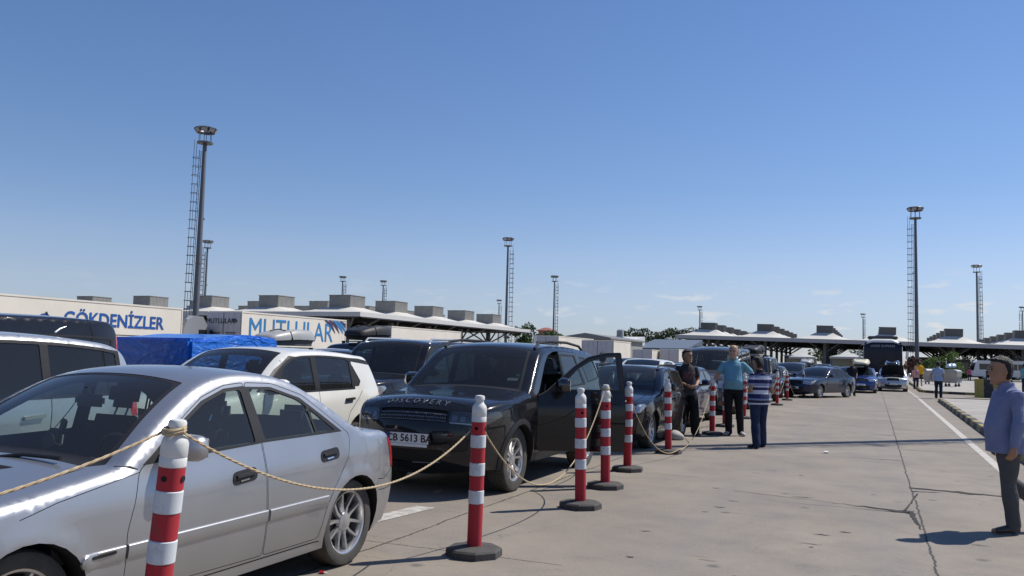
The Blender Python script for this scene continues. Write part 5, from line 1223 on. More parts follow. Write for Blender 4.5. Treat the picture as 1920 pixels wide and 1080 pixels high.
# ------------------------------------------------------------------ coach, minibus
M_COACH = mat('coach_dark', (.012, .013, .030), .15, spec=.25); M_CWHITE = mat('coach_white', (.72, .71, .70), .35, coat=.5)
def coach():
    root = empty('coach', (.62, 66.0 + 6, 0), 0, 'tall coach with a dark windscreen front and white roof behind the silver car', 'coach'); w, h, L = 2.55, 3.5, 12.0
    prof = [(-w / 2, .35), (-w / 2, 2.9), (-w / 2 + .1, 3.2), (-w / 2 + .35, h - .08), (-.6, h), (.6, h), (w / 2 - .35, h - .08), (w / 2 - .1, 3.2), (w / 2, 2.9), (w / 2, .35)]
    def sec(y, k, zk): return [(x * k, y, .35 + (z - .35) * zk) for x, z in prof]
    b = MB(); b.rings([sec(-L / 2 + .02, .94, .965), sec(-L / 2 + .12, .98, .985), sec(-L / 2 + .4, 1, 1), sec(L / 2 - .2, 1, 1), sec(L / 2, .96, .98)], M_CWHITE); b.build('body', root, angle=35)
    b = MB(); n = 10; rings = []
    for z, k in ((.82, .96), (1.4, .985), (2.4, .985), (2.95, .975), (3.24, .92)):
        rings.append([(w / 2 * k * (-1 + 2 * j / n), -L / 2 - .05 + .05 * abs(-1 + 2 * j / n) ** 3 + (.06 if z > 3 else 0), z) for j in range(n + 1)])
    b.rings(rings, M_COACH, closed=False); b.build('windshield', root)
    me = text_mesh('LIDER EXPRESS', .22, mat('coach_letter', (.42, .42, .45), .4), .004, 'destination_lettering', 1.1); link('destination_lettering', me, root, (.0, -L / 2 - .085, 2.98), (pi / 2, 0, 0))
    b = MB(); b.box((0, -L / 2 - .04, .60), (w * .92, .06, .36), mat('coach_grey', (.24, .24, .27), .4), bev=.03); b.build('front_bumper', root)
    for sg in (1, -1):
        b = MB(); b.box((sg * .95, -L / 2 - .06, .85), (.36, .05, .2), M_LAMP, bev=.03); b.build('headlight', root)
        b = MB(); b.tube([(sg * (w / 2 - .15), -L / 2 + .05, 3.1), (sg * (w / 2 + .14), -L / 2 - .28, 3.0), (sg * (w / 2 + .24), -L / 2 - .35, 2.75)], .025, M_BLACK); b.box((sg * (w / 2 + .25), -L / 2 - .35, 2.35), (.15, .2, .6), M_CWHITE, bev=.05, ry=sg * .08); b.build('wing_mirror', root)
        b = MB(); b.box((sg * (w / 2 + .004), .5, 2.25), (.02, L - 1.6, 1.0), M_COACH, bev=.005); b.build('window', root)
    b = MB(); b.box((0, -L / 2 + 1.6, h + .1), (2.0, 2.2, .2), mat('coach_aircon', (.05, .05, .055), .5), bev=.06); b.build('roof_unit', root)
    b = MB(); b.box((0, -L / 2 - .05, 1.22), (.03, .02, .03), M_BLACK); b.tube([(-.5, -L / 2 - .07, 1.2), (.15, -L / 2 - .1, 2.2)], .015, M_BLACK); b.tube([(.55, -L / 2 - .07, 1.2), (.9, -L / 2 - .06, 2.2)], .015, M_BLACK); b.build('wiper', root)
    tm, rm = wheel_meshes(.5, .3, .29, 's9')
    for y in (-L / 2 + 2.4, L / 2 - 3.2):
        for sg in (1, -1): q = link('wheel', tm, root, (sg * (w / 2 - .2), y, .5), (0, 0, 0 if sg > 0 else pi)); link('rim', rm, q)
coach()
def minibus():
    root = empty('minibus', (17.0, 142, 0), radians(-82), 'white minibus with tinted windows and a blue oval, beyond the far pavement', 'minibus'); w, h, L = 2.2, 2.75, 7.6
    prof = [(-L / 2, .45), (-L / 2 - .02, 1.2), (-L / 2 + .28, 2.45), (-L / 2 + .6, h), (L / 2 - .25, h), (L / 2, h - .3), (L / 2, .45)]
    b = MB(); b.rings([[(x, y * k, z) for y, z in prof] for x, k in ((-w / 2, .99), (-w / 2 + .12, 1), (w / 2 - .12, 1), (w / 2, .99))], M_CWHITE); b.build('body', root, angle=30)
    for sg in (1, -1):
        for k in range(4):
            y0 = -L / 2 + .75 + k * 1.68; b = MB(); b.box((sg * (w / 2 + .006), y0 + .76, 1.85), (.03, 1.58, .85), M_GLASSFAR, bev=.01); b.build('window', root)
    b = MB(); b.box((0, -L / 2 + .10, 1.85), (w - .2, .05, 1.15), M_GLASSFAR, bev=.01, rx=-.2); b.build('windshield', root)
    b = MB(); b.lathe([(.001, 0), (1, 0), (1, .02), (.001, .02)], M_TBLUE, 28, axis='x'); o = b.build('oval_mark', root, (w / 2 + .01, .3, 1.0)); o.scale = (1, 1.0, .28)
    b = MB(); b.lathe([(.001, 0), (1, 0), (1, .02), (.001, .02)], M_CWHITE, 28, axis='x'); o = b.build('oval_mark', root, (w / 2 + .025, .75, 1.02)); o.scale = (1, .6, .14)
    b = MB(); b.box((0, .6, h + .09), (1.5, 1.6, .18), M_CWHITE, bev=.05); b.build('roof_unit', root)
    tm, rm = wheel_meshes(.4, .24, .25, 's9')
    for y in (-L / 2 + 1.4, L / 2 - 1.9):
        for sg in (1, -1): q = link('wheel', tm, root, (sg * (w / 2 - .14), y, .4), (0, 0, 0 if sg > 0 else pi)); link('rim', rm, q)
    return root
mb_ = minibus()
m2 = copy_tree(mb_); m2.location = (26.5, 150, 0); m2['label'] = 'second white minibus behind the head of the man in the blue shirt'; m2.rotation_euler = (0, 0, radians(-86))
# ------------------------------------------------------------------ dumpsters, barrier
M_GALV = mat('galvanised', (.30, .31, .32), .45, metal=.5, var=.12, vscale=3)
def dumpster(label, loc, rz):
    root = empty('dumpster', loc, rz, label, 'dumpster'); b = MB(); w, d, h = 1.35, 1.05, 1.1
    b.rings([[(sx * w / 2 * k, sy * d / 2 * k, z) for sx, sy in ((-1, -1), (1, -1), (1, 1), (-1, 1))] for z, k in ((.28, .82), (h, 1.0), (h + .05, 1.04), (h + .05, .98))], M_GALV)
    for x in (-.4, 0, .4): b.box((x, -d / 2 * .93, .7), (.05, .05, .75), M_GALV, rx=-.11)
    b.build('tub', root)
    b = MB(); n = 8; b.rings([[(x, d / 2 * 1.02 * cos(a), h + .05 + .16 * sin(a)) for a in np.linspace(0, pi, n)] for x in (-w / 2, w / 2)], M_GALV); b.build('lid', root)
    for sx in (-1, 1):
        for sy in (-1, 1):
            b = MB(); b.lathe([(.02, -.03), (.10, -.03), (.10, .03), (.02, .03)], M_RUBBER, 14, (0, 0, .10), 'x'); b.box((0, 0, .2), (.05, .08, .16), M_STEEL); b.build('caster', root, (sx * w * .33, sy * d * .33, 0))
    return root
dumpster('grey steel dumpster between the man in yellow and the man in the pale blue shirt', (4.6, 80.5, .145), .3)
d2 = dumpster('grey steel dumpster carrying pale blue bags', (5.55, 73.6, .145), 1.25)
b = MB(); 
for k in range(5): b.lathe([(.02, 0), (.2, .05), (.24, .16), (.15, .28), (.03, .33)], mat('bag_blue', (.35, .48, .62), .3), 9, (-.35 + .2 * k * .8, .1 * (-1) ** k, 1.38 + .02 * k))
o = b.build('rubbish_bags', None, (5.5, 73.6, .145), (0, 0, 1.25)); tag(o, 'pale blue rubbish bags heaped on the right dumpster', 'bags')
b = MB(); M_JB = worn_paint('barrier_black', (.035, .035, .035), (.2, .19, .17), wear=.6); M_JY = worn_paint('barrier_yellow', (.40, .30, .06), (.2, .18, .12), wear=.55)
prof = [(-.36, 0), (-.36, .14), (-.20, .36), (-.13, 1.0), (.13, 1.0), (.20, .36), (.36, .14), (.36, 0)]
for i in range(4): b.rings([[(.0 + q[0], y, q[1]) for q in prof] for y in (-.9 + i * .45, -.9 + (i + 1) * .45)], M_JB if i % 2 == 0 else M_JY)
b.rings([[(.0 + q[0] * 1.002, y, q[1] * 1.001) for q in prof] for y in (-.905, -.9)], M_JY)
tag(b.build('concrete_barrier', None, (5.98, 53.1, .0), (0, 0, pi / 2 - .1)), 'concrete barrier painted black and yellow left of the man in the blue shirt', 'barrier')

# ------------------------------------------------------------------ canopies
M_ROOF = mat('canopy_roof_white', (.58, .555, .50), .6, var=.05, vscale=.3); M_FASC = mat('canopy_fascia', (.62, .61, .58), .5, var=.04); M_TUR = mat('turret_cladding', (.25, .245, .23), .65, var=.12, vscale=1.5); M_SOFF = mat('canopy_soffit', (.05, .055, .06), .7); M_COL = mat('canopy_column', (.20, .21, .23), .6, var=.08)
def canopy(name, label, xs, ys, S, ze, ht, front_only=False, tilt=0.0, turret=(2.9, 3.2, 1.3), fascia=.5, fm=None, cols=True, tm=None):
    """square bays: a low white pyramid per bay with a clad turret on top, a deep fascia round the edge, columns with splayed struts"""
    x0, y0 = min(xs) - S / 2, min(ys) - S / 2; x1, y1 = max(xs) + S / 2, max(ys) + S / 2
    root = empty(name, ((x0 + x1) / 2, y0, 0), 0, label, 'canopy'); root.rotation_euler = (0, tilt, 0); ox, oy = root.location.x, root.location.y
    M_TUR = tm or globals()['M_TUR']
    me_roof = None; tw, td, th = turret
    b = MB(); n = 14
    prof = [(S / 2, 0), (S / 2 * .80, ht * .12), (S / 2 * .6, ht * .36), (S / 2 * .40, ht * .74), (S / 2 * .30, ht * .97), (S / 2 * .29, ht)]
    b.rings([[(sx * r, sy * r, z) for sx, sy in ((-1, -1), (-.33, -1), (.33, -1), (1, -1), (1, -.33), (1, .33), (1, 1), (.33, 1), (-.33, 1), (-1, 1), (-1, .33), (-1, -.33))] for r, z in prof], M_ROOF); mr_ = b.mesh('roof_panel', 30)
    b = MB(); b.box((0, 0, th / 2), (tw, td, th), M_TUR, bev=.03)
    for k in range(-6, 7):
        for sg in (-1, 1): b.box((k * tw / 13.5, sg * (td / 2 + .01), th / 2), (.03, .03, th - .1), M_TUR)
        b.box((tw / 2 + .01, k * td / 13.5, th / 2), (.03, .03, th - .1), M_TUR)
    b.box((0, 0, th + .02), (tw + .12, td + .12, .06), M_TUR); mt_ = b.mesh('roof_turret', 30)
    b = MB(); b.box((0, 0, (ze - .5) / 2), (.55, .55, ze - .5), M_COL)
    for a in range(4):
        c, s_ = cos(a * pi / 2 + pi / 4), sin(a * pi / 2 + pi / 4); b.tube([(.2 * c, .2 * s_, ze * .60), (S * .42 * c, S * .42 * s_, ze - .15)], .12, M_COL, 6)
    mc_ = b.mesh('column', 30)
    for x in xs:
        for y in ys:
            link('roof_panel', mr_, root, (x - ox, y - oy, ze + .05)); link('roof_turret', mt_, root, (x - ox, y - oy, ze + ht - .05))
            if cols: link('column', mc_, root, (x - ox, y - oy, 0))
    b = MB(); fm = fm or M_FASC
    for (ax, ay, bx, by) in ((x0, y0, x1, y0), (x1, y0, x1, y1), (x1, y1, x0, y1), (x0, y1, x0, y0)):
        c = ((ax + bx) / 2 - ox, (ay + by) / 2 - oy, ze - fascia / 2 + .06); d = (abs(bx - ax) + .3 if abs(bx - ax) > .1 else .25, abs(by - ay) - .3 if abs(by - ay) > .1 else .25, fascia); b.box(c, d, fm)
    b.build('fascia', root)
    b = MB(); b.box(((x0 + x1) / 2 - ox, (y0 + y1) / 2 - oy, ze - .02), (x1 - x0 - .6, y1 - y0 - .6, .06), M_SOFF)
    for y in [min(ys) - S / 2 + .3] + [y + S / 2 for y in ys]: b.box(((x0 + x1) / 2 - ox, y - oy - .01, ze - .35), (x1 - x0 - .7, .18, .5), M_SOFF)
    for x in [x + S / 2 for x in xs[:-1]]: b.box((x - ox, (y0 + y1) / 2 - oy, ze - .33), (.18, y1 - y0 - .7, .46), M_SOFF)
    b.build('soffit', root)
    return root
canopy('lorry_canopy', 'long white roofed canopy with grey turrets behind the lorry trailers on the left', [-57 - 10.2 * k for k in range(6)], [84.8 + 10.05 * k for k in range(5)], 10.2, 5.95, .78, turret=(2.9, 3.2, 1.45))
canopy('checkpoint_canopy', 'wide white peaked checkpoint canopy with dark turrets across the end of the road', [-31.8 + 11.4 * k for k in range(8)], [181 + 11.4 * k for k in range(6)], 11.4, 6.1, 1.35, tilt=radians(.95), turret=(3.0, 3.3, 1.5), fascia=.75, tm=mat('turret_dark', (.12, .115, .11), .65, var=.12), fm=mat('checkpoint_fascia', (.42, .41, .41), .6, var=.05))
# booths, kiosks and screens standing under the checkpoint canopy
M_BOOTH = mat('booth_grey', (.30, .30, .30), .6, var=.1); M_BDARK = mat('booth_dark', (.03, .032, .036), .5)
def booth(label, x, y, w, d, h, m):
    root = empty('booth', (x, y, 0), 0, label, 'booth'); b = MB(); b.box((0, 0, h / 2), (w, d, h), m, bev=.05); b.box((0, 0, h + .06), (w + .5, d + .5, .14), M_FASC, bev=.03); b.build('cabin', root)
    b = MB(); b.box((0, -d / 2 - .012, h * .62), (w * .8, .03, h * .42), M_GLASSFAR); b.build('window', root); b = MB(); b.box((w / 2 + .012, -.1, h * .62), (.03, d * .7, h * .42), M_GLASSFAR); b.build('window', root)
for i, (x, y, w, h, m, lb) in enumerate(((-29, 176, 3.2, 2.9, M_BDARK, 'dark booth under the left end of the checkpoint canopy'), (-21.5, 183, 3, 3.0, M_BDARK, 'dark booth right of the first checkpoint column'), (-14.5, 178, 3.4, 3.1, M_BDARK, 'dark booth above the graphite sedan'),
        (-4.5, 186, 4.5, 3.2, M_BDARK, 'dark wide booth left of the coach'), (9.5, 190, 6.5, 3.4, M_BDARK, 'dark blue booth behind the bushes'), (16, 196, 4, 3.2, M_BOOTH, 'grey booth behind the white minibus'), (27, 190, 5, 3.2, M_BDARK, 'dark booth at the right end of the checkpoint'))):
    booth(lb, x, y, w, 3, h, m)
M_WALLW_ = mat('tent_canvas', (.42, .42, .40), .7, var=.06)
def peaked_tent(label, x, y, w):
    root = empty('peaked_tent', (x, y, 0), 0, label, 'tent'); b = MB(); b.rings([[(sx * r, sy * r, z) for sx, sy in ((-1, -1), (1, -1), (1, 1), (-1, 1))] for r, z in ((w / 2, 2.5), (w / 2, 2.8), (w * .25, 3.1), (.1, 3.5))], M_WALLW_); b.build('tent_roof', root)
    for sx in (-1, 1):
        for sy in (-1, 1): b = MB(); b.tube([(sx * w * .47, sy * w * .47, 0), (sx * w * .47, sy * w * .47, 2.6)], .06, M_COL); b.build('tent_pole', root)
    b = MB(); b.box((0, w * .46, 1.25), (w * .92, .05, 2.4), mat('tent_wall', (.32, .34, .30), .7, var=.1)); b.build('tent_wall', root)
peaked_tent('low pale peaked tent under the checkpoint canopy left of the coach', -3.6, 140, 5.0); peaked_tent('low pale peaked tent under the checkpoint canopy above the turning sedan', -11.5, 160, 4.5)

# ------------------------------------------------------------------ lighting masts
M_MAST = mat('mast_grey', (.13, .135, .15), .5, metal=.3, var=.06); M_LAD = mat('ladder_steel', (.12, .125, .14), .5, metal=.4); M_FLOOD = mat('floodlight_glass', (.30, .32, .34), .2, coat=.5)
def mast(label, x, y, h=22.5, rz=0.0, lod=0, thick=1.0):
    root = empty('light_mast', (x, y, 0), rz, label, 'light mast', 'tall lighting masts'); root.rotation_euler = (0, 0, rz)
    b = MB(); b.lathe([(.36, 0), (.36, .06), (.30, .08), (.27, .5), (.16, h - 1.6), (.15, h - 1.55)], M_MAST, 14)
    b.lathe([(.24, h * .42), (.24, h * .42 + .12)], M_MAST, 14); b.build('pole', root).scale = (thick, thick, 1)
    b = MB(); zt = h - 1.55; b.lathe([(.15, zt), (.72, zt + .02), (.74, zt + .16), (.60, zt + .18), (.15, zt + .1)], M_MAST, 20)
    for k in range(6): a = k * pi / 3; b.tube([(.6 * cos(a), .6 * sin(a), zt + .1), (.6 * cos(a), .6 * sin(a), h - .35)], .03, M_MAST, 6)
    b.lathe([(.58, h - .40), (.66, h - .40), (.66, h - .30), (.58, h - .30)], M_MAST, 20, cap=False); b.build('head_ring', root)
    for k in range(8):
        a = k * pi / 4 + .2; b = MB(); b.box((.82 * cos(a), .82 * sin(a), h - .22), (.30, .62, .42), M_MAST, rz=a, ry=.55, bev=.03); b.box((.93 * cos(a), .93 * sin(a), h - .33), (.03, .54, .34), M_FLOOD, rz=a, ry=.55); b.build('floodlight', root)
    b = MB(); r = .030 if not lod else .045; H = h - 2.2; q = .52
    for sx in (-.22, .22): b.tube([(q, sx, 1.2), (q - .12, sx, H)], r, M_LAD, 5)
    n = int(H / .85)
    for k in range(int(H / .42)): z = 1.3 + k * .42; x = q - .12 * z / H; b.tube([(x, -.22, z), (x, .22, z)], r * .6, M_LAD, 4)
    for k in range(n):
        z = 2.6 + k * .85
        if z > H: break
        x = q - .12 * z / H; b.tube([(x, -.24, z), (x + .45, -.34, z), (x + .72, 0, z), (x + .45, .34, z), (x, .24, z)], r * .9, M_LAD, 4)
        if k % 5 == 4: b.tube([(.15, 0, z), (x, 0, z)], r, M_LAD, 4)
    for py in (-.3, .3):
        for s0 in range(0, n - 4, 6): b.tube([(q - .12 * z / H + .48, py, z) for z in (2.6 + s0 * .85, 2.6 + min(n - 1, s0 + 5) * .85)], r * .8, M_LAD, 4)
    b.tube([(q + .6, 0, 2.6), (q + .48, 0, H)], r * .8, M_LAD, 4); b.build('ladder', root)
    b = MB(); z = h * .62; b.tube([(0, -.1, z), (0, -.6, z + .12), (0, -.75, z)], .025, M_LAD, 5); b.lathe([(.02, .0), (.11, -.04), (.11, -.12), (.05, -.2)], M_COL, 10, (0, -.75, z)); b.build('camera_dome', root)
    return root
R_ = YAW
def mast_px(label, px, pyt, h, rz, lod=1, thick=1.0):
    d = ray(px, pyt); t = (h - HC) / d.z; return mast(label, d.x * t, d.y * t, h, rz, lod, thick)
mast_px('tallest looking mast, behind the two lettered trailers, ladder on its left', 386, 240, 22.5, pi + R_, 0, 1.2)
mast_px('small far mast close to the right of the tallest looking one', 390, 451, 22.5, pi + R_)
mast_px('mast in the middle of the picture beside the leafy tree, ladder on its right', 953, 446, 22.5, R_)
mast_px('slimmer mast right of the middle one, by the red house', 1040, 517, 22.5, R_)
mast_px('tall mast right of the coach rising behind the man in yellow', 1716, 389, 22.5, pi + R_, 0)
mast_px('mast above the white minibus, ladder on its right', 1831, 497, 22.5, R_)
mast_px('far mast left of the first checkpoint turret', 1312, 574, 22.5, R_)
mast_px('far mast left of the coach roof', 1618, 588, 22.5, R_)
mast_px('tiny mast tip behind the left canopy turrets', 719, 526, 22.5, R_)
mast_px('tiny mast tip above the biggest turret of the left canopy', 643, 518, 22.5, R_)
mast_px('tiny far mast above the right end of the left canopy', 936, 562, 22.5, R_)
mast_px('mast at the far right edge above the row of turrets', 1917, 575, 22.5, pi)
mast('mast on the near pavement whose shadow lies across the road', 7.2, 27.2, 22.5, .4, 0)

# ------------------------------------------------------------------ buildings
def building(name, label, x, y, w, d, h, roof, m, mr, pitch=0.0, wins=(), along='x'):
    root = empty(name, (x, y, 0), 0, label, 'building'); b = MB(); b.box((0, d / 2, h / 2), (w, d, h), m); b.build('wall', root); b = MB()
    if roof == 'gable': b.rings([[(sx * (w / 2 + .4), yy, h) for sx in (-1,)] + [(0, yy, h + pitch), (w / 2 + .4, yy, h), (w / 2 + .4, yy, h - .25), (-w / 2 - .4, yy, h - .25)] for yy in (-.4, d + .4)], mr)
    elif roof == 'hip': b.rings([[(sx * (w / 2 + .5) * k, d / 2 + sy * (d / 2 + .5) * k2, z) for sx, sy in ((-1, -1), (1, -1), (1, 1), (-1, 1))] for k, k2, z in ((1, 1, h - .1), (1, 1, h + .1), (.3, .05, h + pitch))], mr)
    elif roof == 'slope': b.rings([[(xx, -.3, h - .4), (xx, -.3, h), (xx, d, h + pitch), (xx, d, h - .4)] for xx in (-w / 2 - .3, w / 2 + .3)], mr)
    else: b.box((0, d / 2, h + .15), (w + .4, d + .4, .3), mr)
    b.build('roof', root)
    for (wx, wz, ww, wh) in wins: b = MB(); b.box((wx, -.012, wz), (ww, .05, wh), M_GLASSFAR); b.box((wx, -.03, wz - wh / 2 - .06), (ww + .2, .1, .08), m); b.build('window', root)
    return root
M_WALLG = mat('wall_grey', (.30, .30, .29), .8, var=.08, vscale=.4); M_WALLW = mat('wall_pale', (.50, .49, .46), .8, var=.06, vscale=.4); M_RBLUE = mat('roof_blue_grey', (.10, .13, .18), .6, var=.06); M_RGREY = mat('roof_grey', (.22, .22, .22), .6, var=.05); M_RRED = mat('roof_red', (.26, .09, .06), .8, var=.1); M_WPINK = mat('wall_brick_pink', (.36, .20, .15), .85, var=.1)
building('gabled_shed', 'grey gabled shed left of the white box van', -39.6, 122, 7.2, 20, 4.7, 'gable', M_WALLG, M_RGREY, .65)
building('low_white_hall', 'low white hall with a pale sloping roof behind the box vans', -42.6, 140, 6.4, 16, 4.2, 'slope', M_WALLW, M_FASC, 1.6, [(k * 2.2 + 1.0, 3.2, 1.4, .8) for k in range(-2, 1)])
building('long_low_building', 'long low building with a blue grey roof left of the checkpoint canopy', -35.0, 152, 8.8, 14, 3.75, 'slope', M_WALLW, M_RBLUE, 1.9, [(1.2, 2.9, .9, .9), (2.4, 2.9, .9, .9), (3.3, 1.2, 1.4, 2.0)])
building('red_roofed_house', 'small pink house with a red roof far behind the trees', -88, 232, 3.6, 4, 9.2, 'hip', M_WPINK, M_RRED, 1.0, [(0, 8.3, .6, 1.0)])
b = MB(); b.box((0, 0, 3.2), (1.15, .5, 6.4), M_CWHITE, bev=.15); o = b.build('sign_tower', None, (-38.1, 135.5, 0)); tag(o, 'white sign tower above the low white hall', 'sign tower')
b = MB(); b.box((-.05, -.262, 5.75), (.82, .02, .95), M_WALLG); b.build('sign_face', o)

# ------------------------------------------------------------------ trees and bushes
def leaf_mat(name, c):
    m, t, b_ = _new(name); oi = t.nodes.new("ShaderNodeNewGeometry"); cr_ = t.nodes.new("ShaderNodeValToRGB")
    cr_.color_ramp.elements[0].color = (c[0] * .6, c[1] * .6, c[2] * .6, 1); cr_.color_ramp.elements[1].color = (c[0] * 1.5, c[1] * 1.45, c[2] * 1.3, 1)
    t.links.new(oi.outputs['Random Per Island'], cr_.inputs[0]); t.links.new(cr_.outputs[0], b_.inputs['Base Color']); b_.inputs['Roughness'].default_value = .6
    tr = t.nodes.new("ShaderNodeBsdfTranslucent"); t.links.new(cr_.outputs[0], tr.inputs[0]); mxs = t.nodes.new("ShaderNodeMixShader"); mxs.inputs[0].default_value = .25
    out = t.nodes["Material Output"]; t.links.new(b_.outputs[0], mxs.inputs[1]); t.links.new(tr.outputs[0], mxs.inputs[2]); t.links.new(mxs.outputs[0], out.inputs[0]); return m
L_DARK = leaf_mat('leaves_dark', (.035, .055, .022)); L_MID = leaf_mat('leaves_mid', (.055, .095, .025)); L_BRIGHT = leaf_mat('leaves_bright', (.10, .17, .03)); L_RUST = leaf_mat('leaves_rust', (.12, .05, .04)); M_BARK = mat('bark', (.09, .07, .05), .9, var=.3, bump=.6, bscale=20)
def leaves(r, clumps, n, size, m, seed, droop=0.0):
    g = np.random.default_rng(seed); V = []; F = []
    for (cx, cy, cz, rx, rz) in clumps:
        k = int(n * (rx / r) ** 2)
        for _ in range(max(k, 8)):
            d = g.normal(size=3); d /= np.linalg.norm(d); q = g.uniform(.35, 1) ** .5; p = np.array([cx, cy, cz]) + d * np.array([rx, rx, rz]) * q
            a = g.normal(size=3); a[2] -= droop; a /= np.linalg.norm(a); b_ = np.cross(a, g.normal(size=3)); b_ /= np.linalg.norm(b_); s = size * g.uniform(.6, 1.4); i = len(V)
            V += [p - a * s, p + b_ * s * .38, p + a * s, p - b_ * s * .38]; F.append((i, i + 1, i + 2, i + 3))
    me = bpy.data.meshes.new('crown'); me.from_pydata([tuple(v) for v in V], [], F); me.materials.append(m); me.update(); return me
def tree(name, label, x, y, h, r, m, seed, n=700, size=.45, trunk=.35, group=None, droop=0.0, z0=0.0):
    g = np.random.default_rng(seed); root = empty(name, (x, y, z0), g.uniform(0, 6), label, 'bush' if trunk < .12 else 'tree', group); cl = []; b = MB(); hb = h * .32 if trunk >= .12 else h * .12
    b.tube([(0, 0, 0), (.05 * h * g.uniform(-1, 1), 0, h * .3), (.04 * h * g.uniform(-1, 1), .03 * h, h * .75)], [trunk, trunk * .75, trunk * .3], M_BARK, 8)
    for k in range(9):
        a = g.uniform(0, 2 * pi); q = g.uniform(.15, .8) * r; z = hb + (h - hb) * g.uniform(.15, .86); rr = r * g.uniform(.28, .5) * (1.15 - .5 * z / h); c = (q * cos(a), q * sin(a), z); cl.append((*c, rr, rr * g.uniform(.7, 1.0)))
        b.tube([(0, 0, h * .25), (c[0] * .5, c[1] * .5, z * .7), c], [trunk * .35, trunk * .22, trunk * .08], M_BARK, 5)
    cl.append((0, 0, h * .86, r * .36, h * .14)); b.build('trunk', root); link('crown', leaves(r, cl, n, size, m, seed, droop), root); return root
k = 0
for px, py, yy, r, m, lb in ((1172, 622, 250, 4.5, L_DARK, 'dark tree just right of the sign tower'), (1192, 619, 262, 5.0, L_DARK, 'dark rounded tree second from the sign tower'), (1213, 621, 255, 4.6, L_DARK, 'dark tree third from the sign tower'), (1236, 623, 268, 4.6, L_DARK, 'lower dark tree in the middle of the far tree line'),
        (1256, 619, 255, 4.6, L_DARK, 'taller dark tree right of the middle of the far tree line'), (1278, 621, 266, 4.4, L_DARK, 'dark tree left of the far mast by the checkpoint'), (1298, 617, 258, 4.6, L_DARK, 'dark tree under the first checkpoint turret'), (1322, 620, 270, 4.4, L_DARK, 'last dark tree of the far line, behind the turret'), (1152, 634, 262, 4.0, L_DARK, 'low dark tree behind the sign tower')):
    p = at_y(px, py, yy); tree('far_tree', lb, p.x, yy, p.z + .6, r * 1.25, m, 40 + k, 620, .5, .4, 'dark trees in the far line'); k += 1
for px, py, yy, r, h_m, lb, dr in ((968, 612, 150, 3.0, L_MID, 'leafy tree at the foot of the middle mast', .6), (990, 604, 152, 3.6, L_MID, 'tall willowy tree right of the middle mast', 1.0), (1030, 618, 165, 3.0, L_MID, 'low tree beside the slimmer mast', .4), (1012, 624, 160, 2.6, L_MID, 'low bushy tree below the red roofed house', .4), (1052, 626, 170, 2.4, L_MID, 'small tree right of the slimmer mast', .3)):
    p = at_y(px, py, yy); tree('leafy_tree', lb, p.x, yy, p.z, r, h_m, 60 + k, 620, .34, .22, None, dr); k += 1
for px, py, yy, r, m, lb in ((1748, 668, 97, 1.5, L_BRIGHT, 'bright green bush between the mast and the pale blue shirt'), (1787, 658, 100, 1.5, L_BRIGHT, 'taller bright green bush above the dumpster with bags'), (1768, 676, 95, 1.1, L_MID, 'low green bush behind the man in the pale blue shirt'), (1712, 668, 96, 1.0, L_RUST, 'rusty red bush left of the mast behind the man in yellow'), (1738, 676, 92, 1.0, L_MID, 'low green bush just right of the mast')):
    p = at_y(px, py, yy); tree('bush', lb, p.x, yy, p.z, r, m, 80 + k, 900, .13, .07); k += 1
for px, r, lb in ((1800, 1.2, 'low dusty bush on the verge left of the minibus'), (1812, 1.0, 'low dusty bush touching the nose of the minibus')):
    p = at_y(px, 703, 124); tree('bush', lb, p.x, 124, 1.1, r, L_MID, 90 + k, 500, .14, .06); k += 1
for i, (x, y, r) in enumerate(((21, 235, 5), (33, 240, 5), (-13, 255, 5), (-2, 262, 5))): tree('far_tree', ('tree behind the right part of the checkpoint', 'tree behind the right end of the checkpoint', 'tree seen under the canopy above the turning sedan', 'tree seen under the canopy left of the coach')[i], x, y, 6.5, r, L_MID, 100 + i, 400, .5, .3, 'trees behind the checkpoint')

# ------------------------------------------------------------------ people
def skin_mat(name, c): return mat(name, c, .55, var=.10, vscale=14, spec=.35)
SK_TAN = skin_mat('skin_tan', (.33, .18, .11)); SK_MID = skin_mat('skin_mid', (.40, .23, .15))
HAIR_B = mat('hair_black', (.012, .010, .009), .5, bump=1.0, bscale=160); HAIR_G = mat('hair_greying', (.026, .024, .023), .5, var=.4, vscale=70, bump=1.0, bscale=220); HAIR_W = mat('hair_grey', (.28, .26, .24), .6, var=.2)
def cloth(name, c, var=.12): return mat(name, c, .85, var=var, vscale=7, bump=.5, bscale=22, spec=.2)
def stripes_mat():
    m, t, b = _new('striped_polo'); tc_ = t.nodes.new("ShaderNodeTexCoord"); s = t.nodes.new("ShaderNodeSeparateXYZ"); t.links.new(tc_.outputs['Object'], s.inputs[0])
    a = t.nodes.new("ShaderNodeMath"); a.operation = 'MULTIPLY_ADD'; a.inputs[1].default_value = 1 / .70; a.inputs[2].default_value = -.80 / .70; t.links.new(s.outputs[2], a.inputs[0])
    r = t.nodes.new("ShaderNodeValToRGB"); r.color_ramp.interpolation = 'CONSTANT'; W_ = (.55, .57, .66, 1); N_ = (.012, .016, .09, 1); G_ = (.20, .24, .38, 1); B_ = (.018, .018, .03, 1)
    seq = [(0, W_), (.10, B_), (.17, G_), (.22, N_), (.34, W_), (.45, N_), (.53, W_), (.56, G_), (.64, N_), (.74, W_), (.80, G_), (.85, N_), (.92, B_)]
    e = r.color_ramp.elements; e[0].position, e[0].color = seq[0]; e[1].position, e[1].color = seq[-1]
    for p, c in seq[1:-1]: k = e.new(p); k.color = c
    t.links.new(a.outputs[0], r.inputs[0]); t.links.new(r.outputs[0], b.inputs['Base Color']); b.inputs['Roughness'].default_value = .85; return m
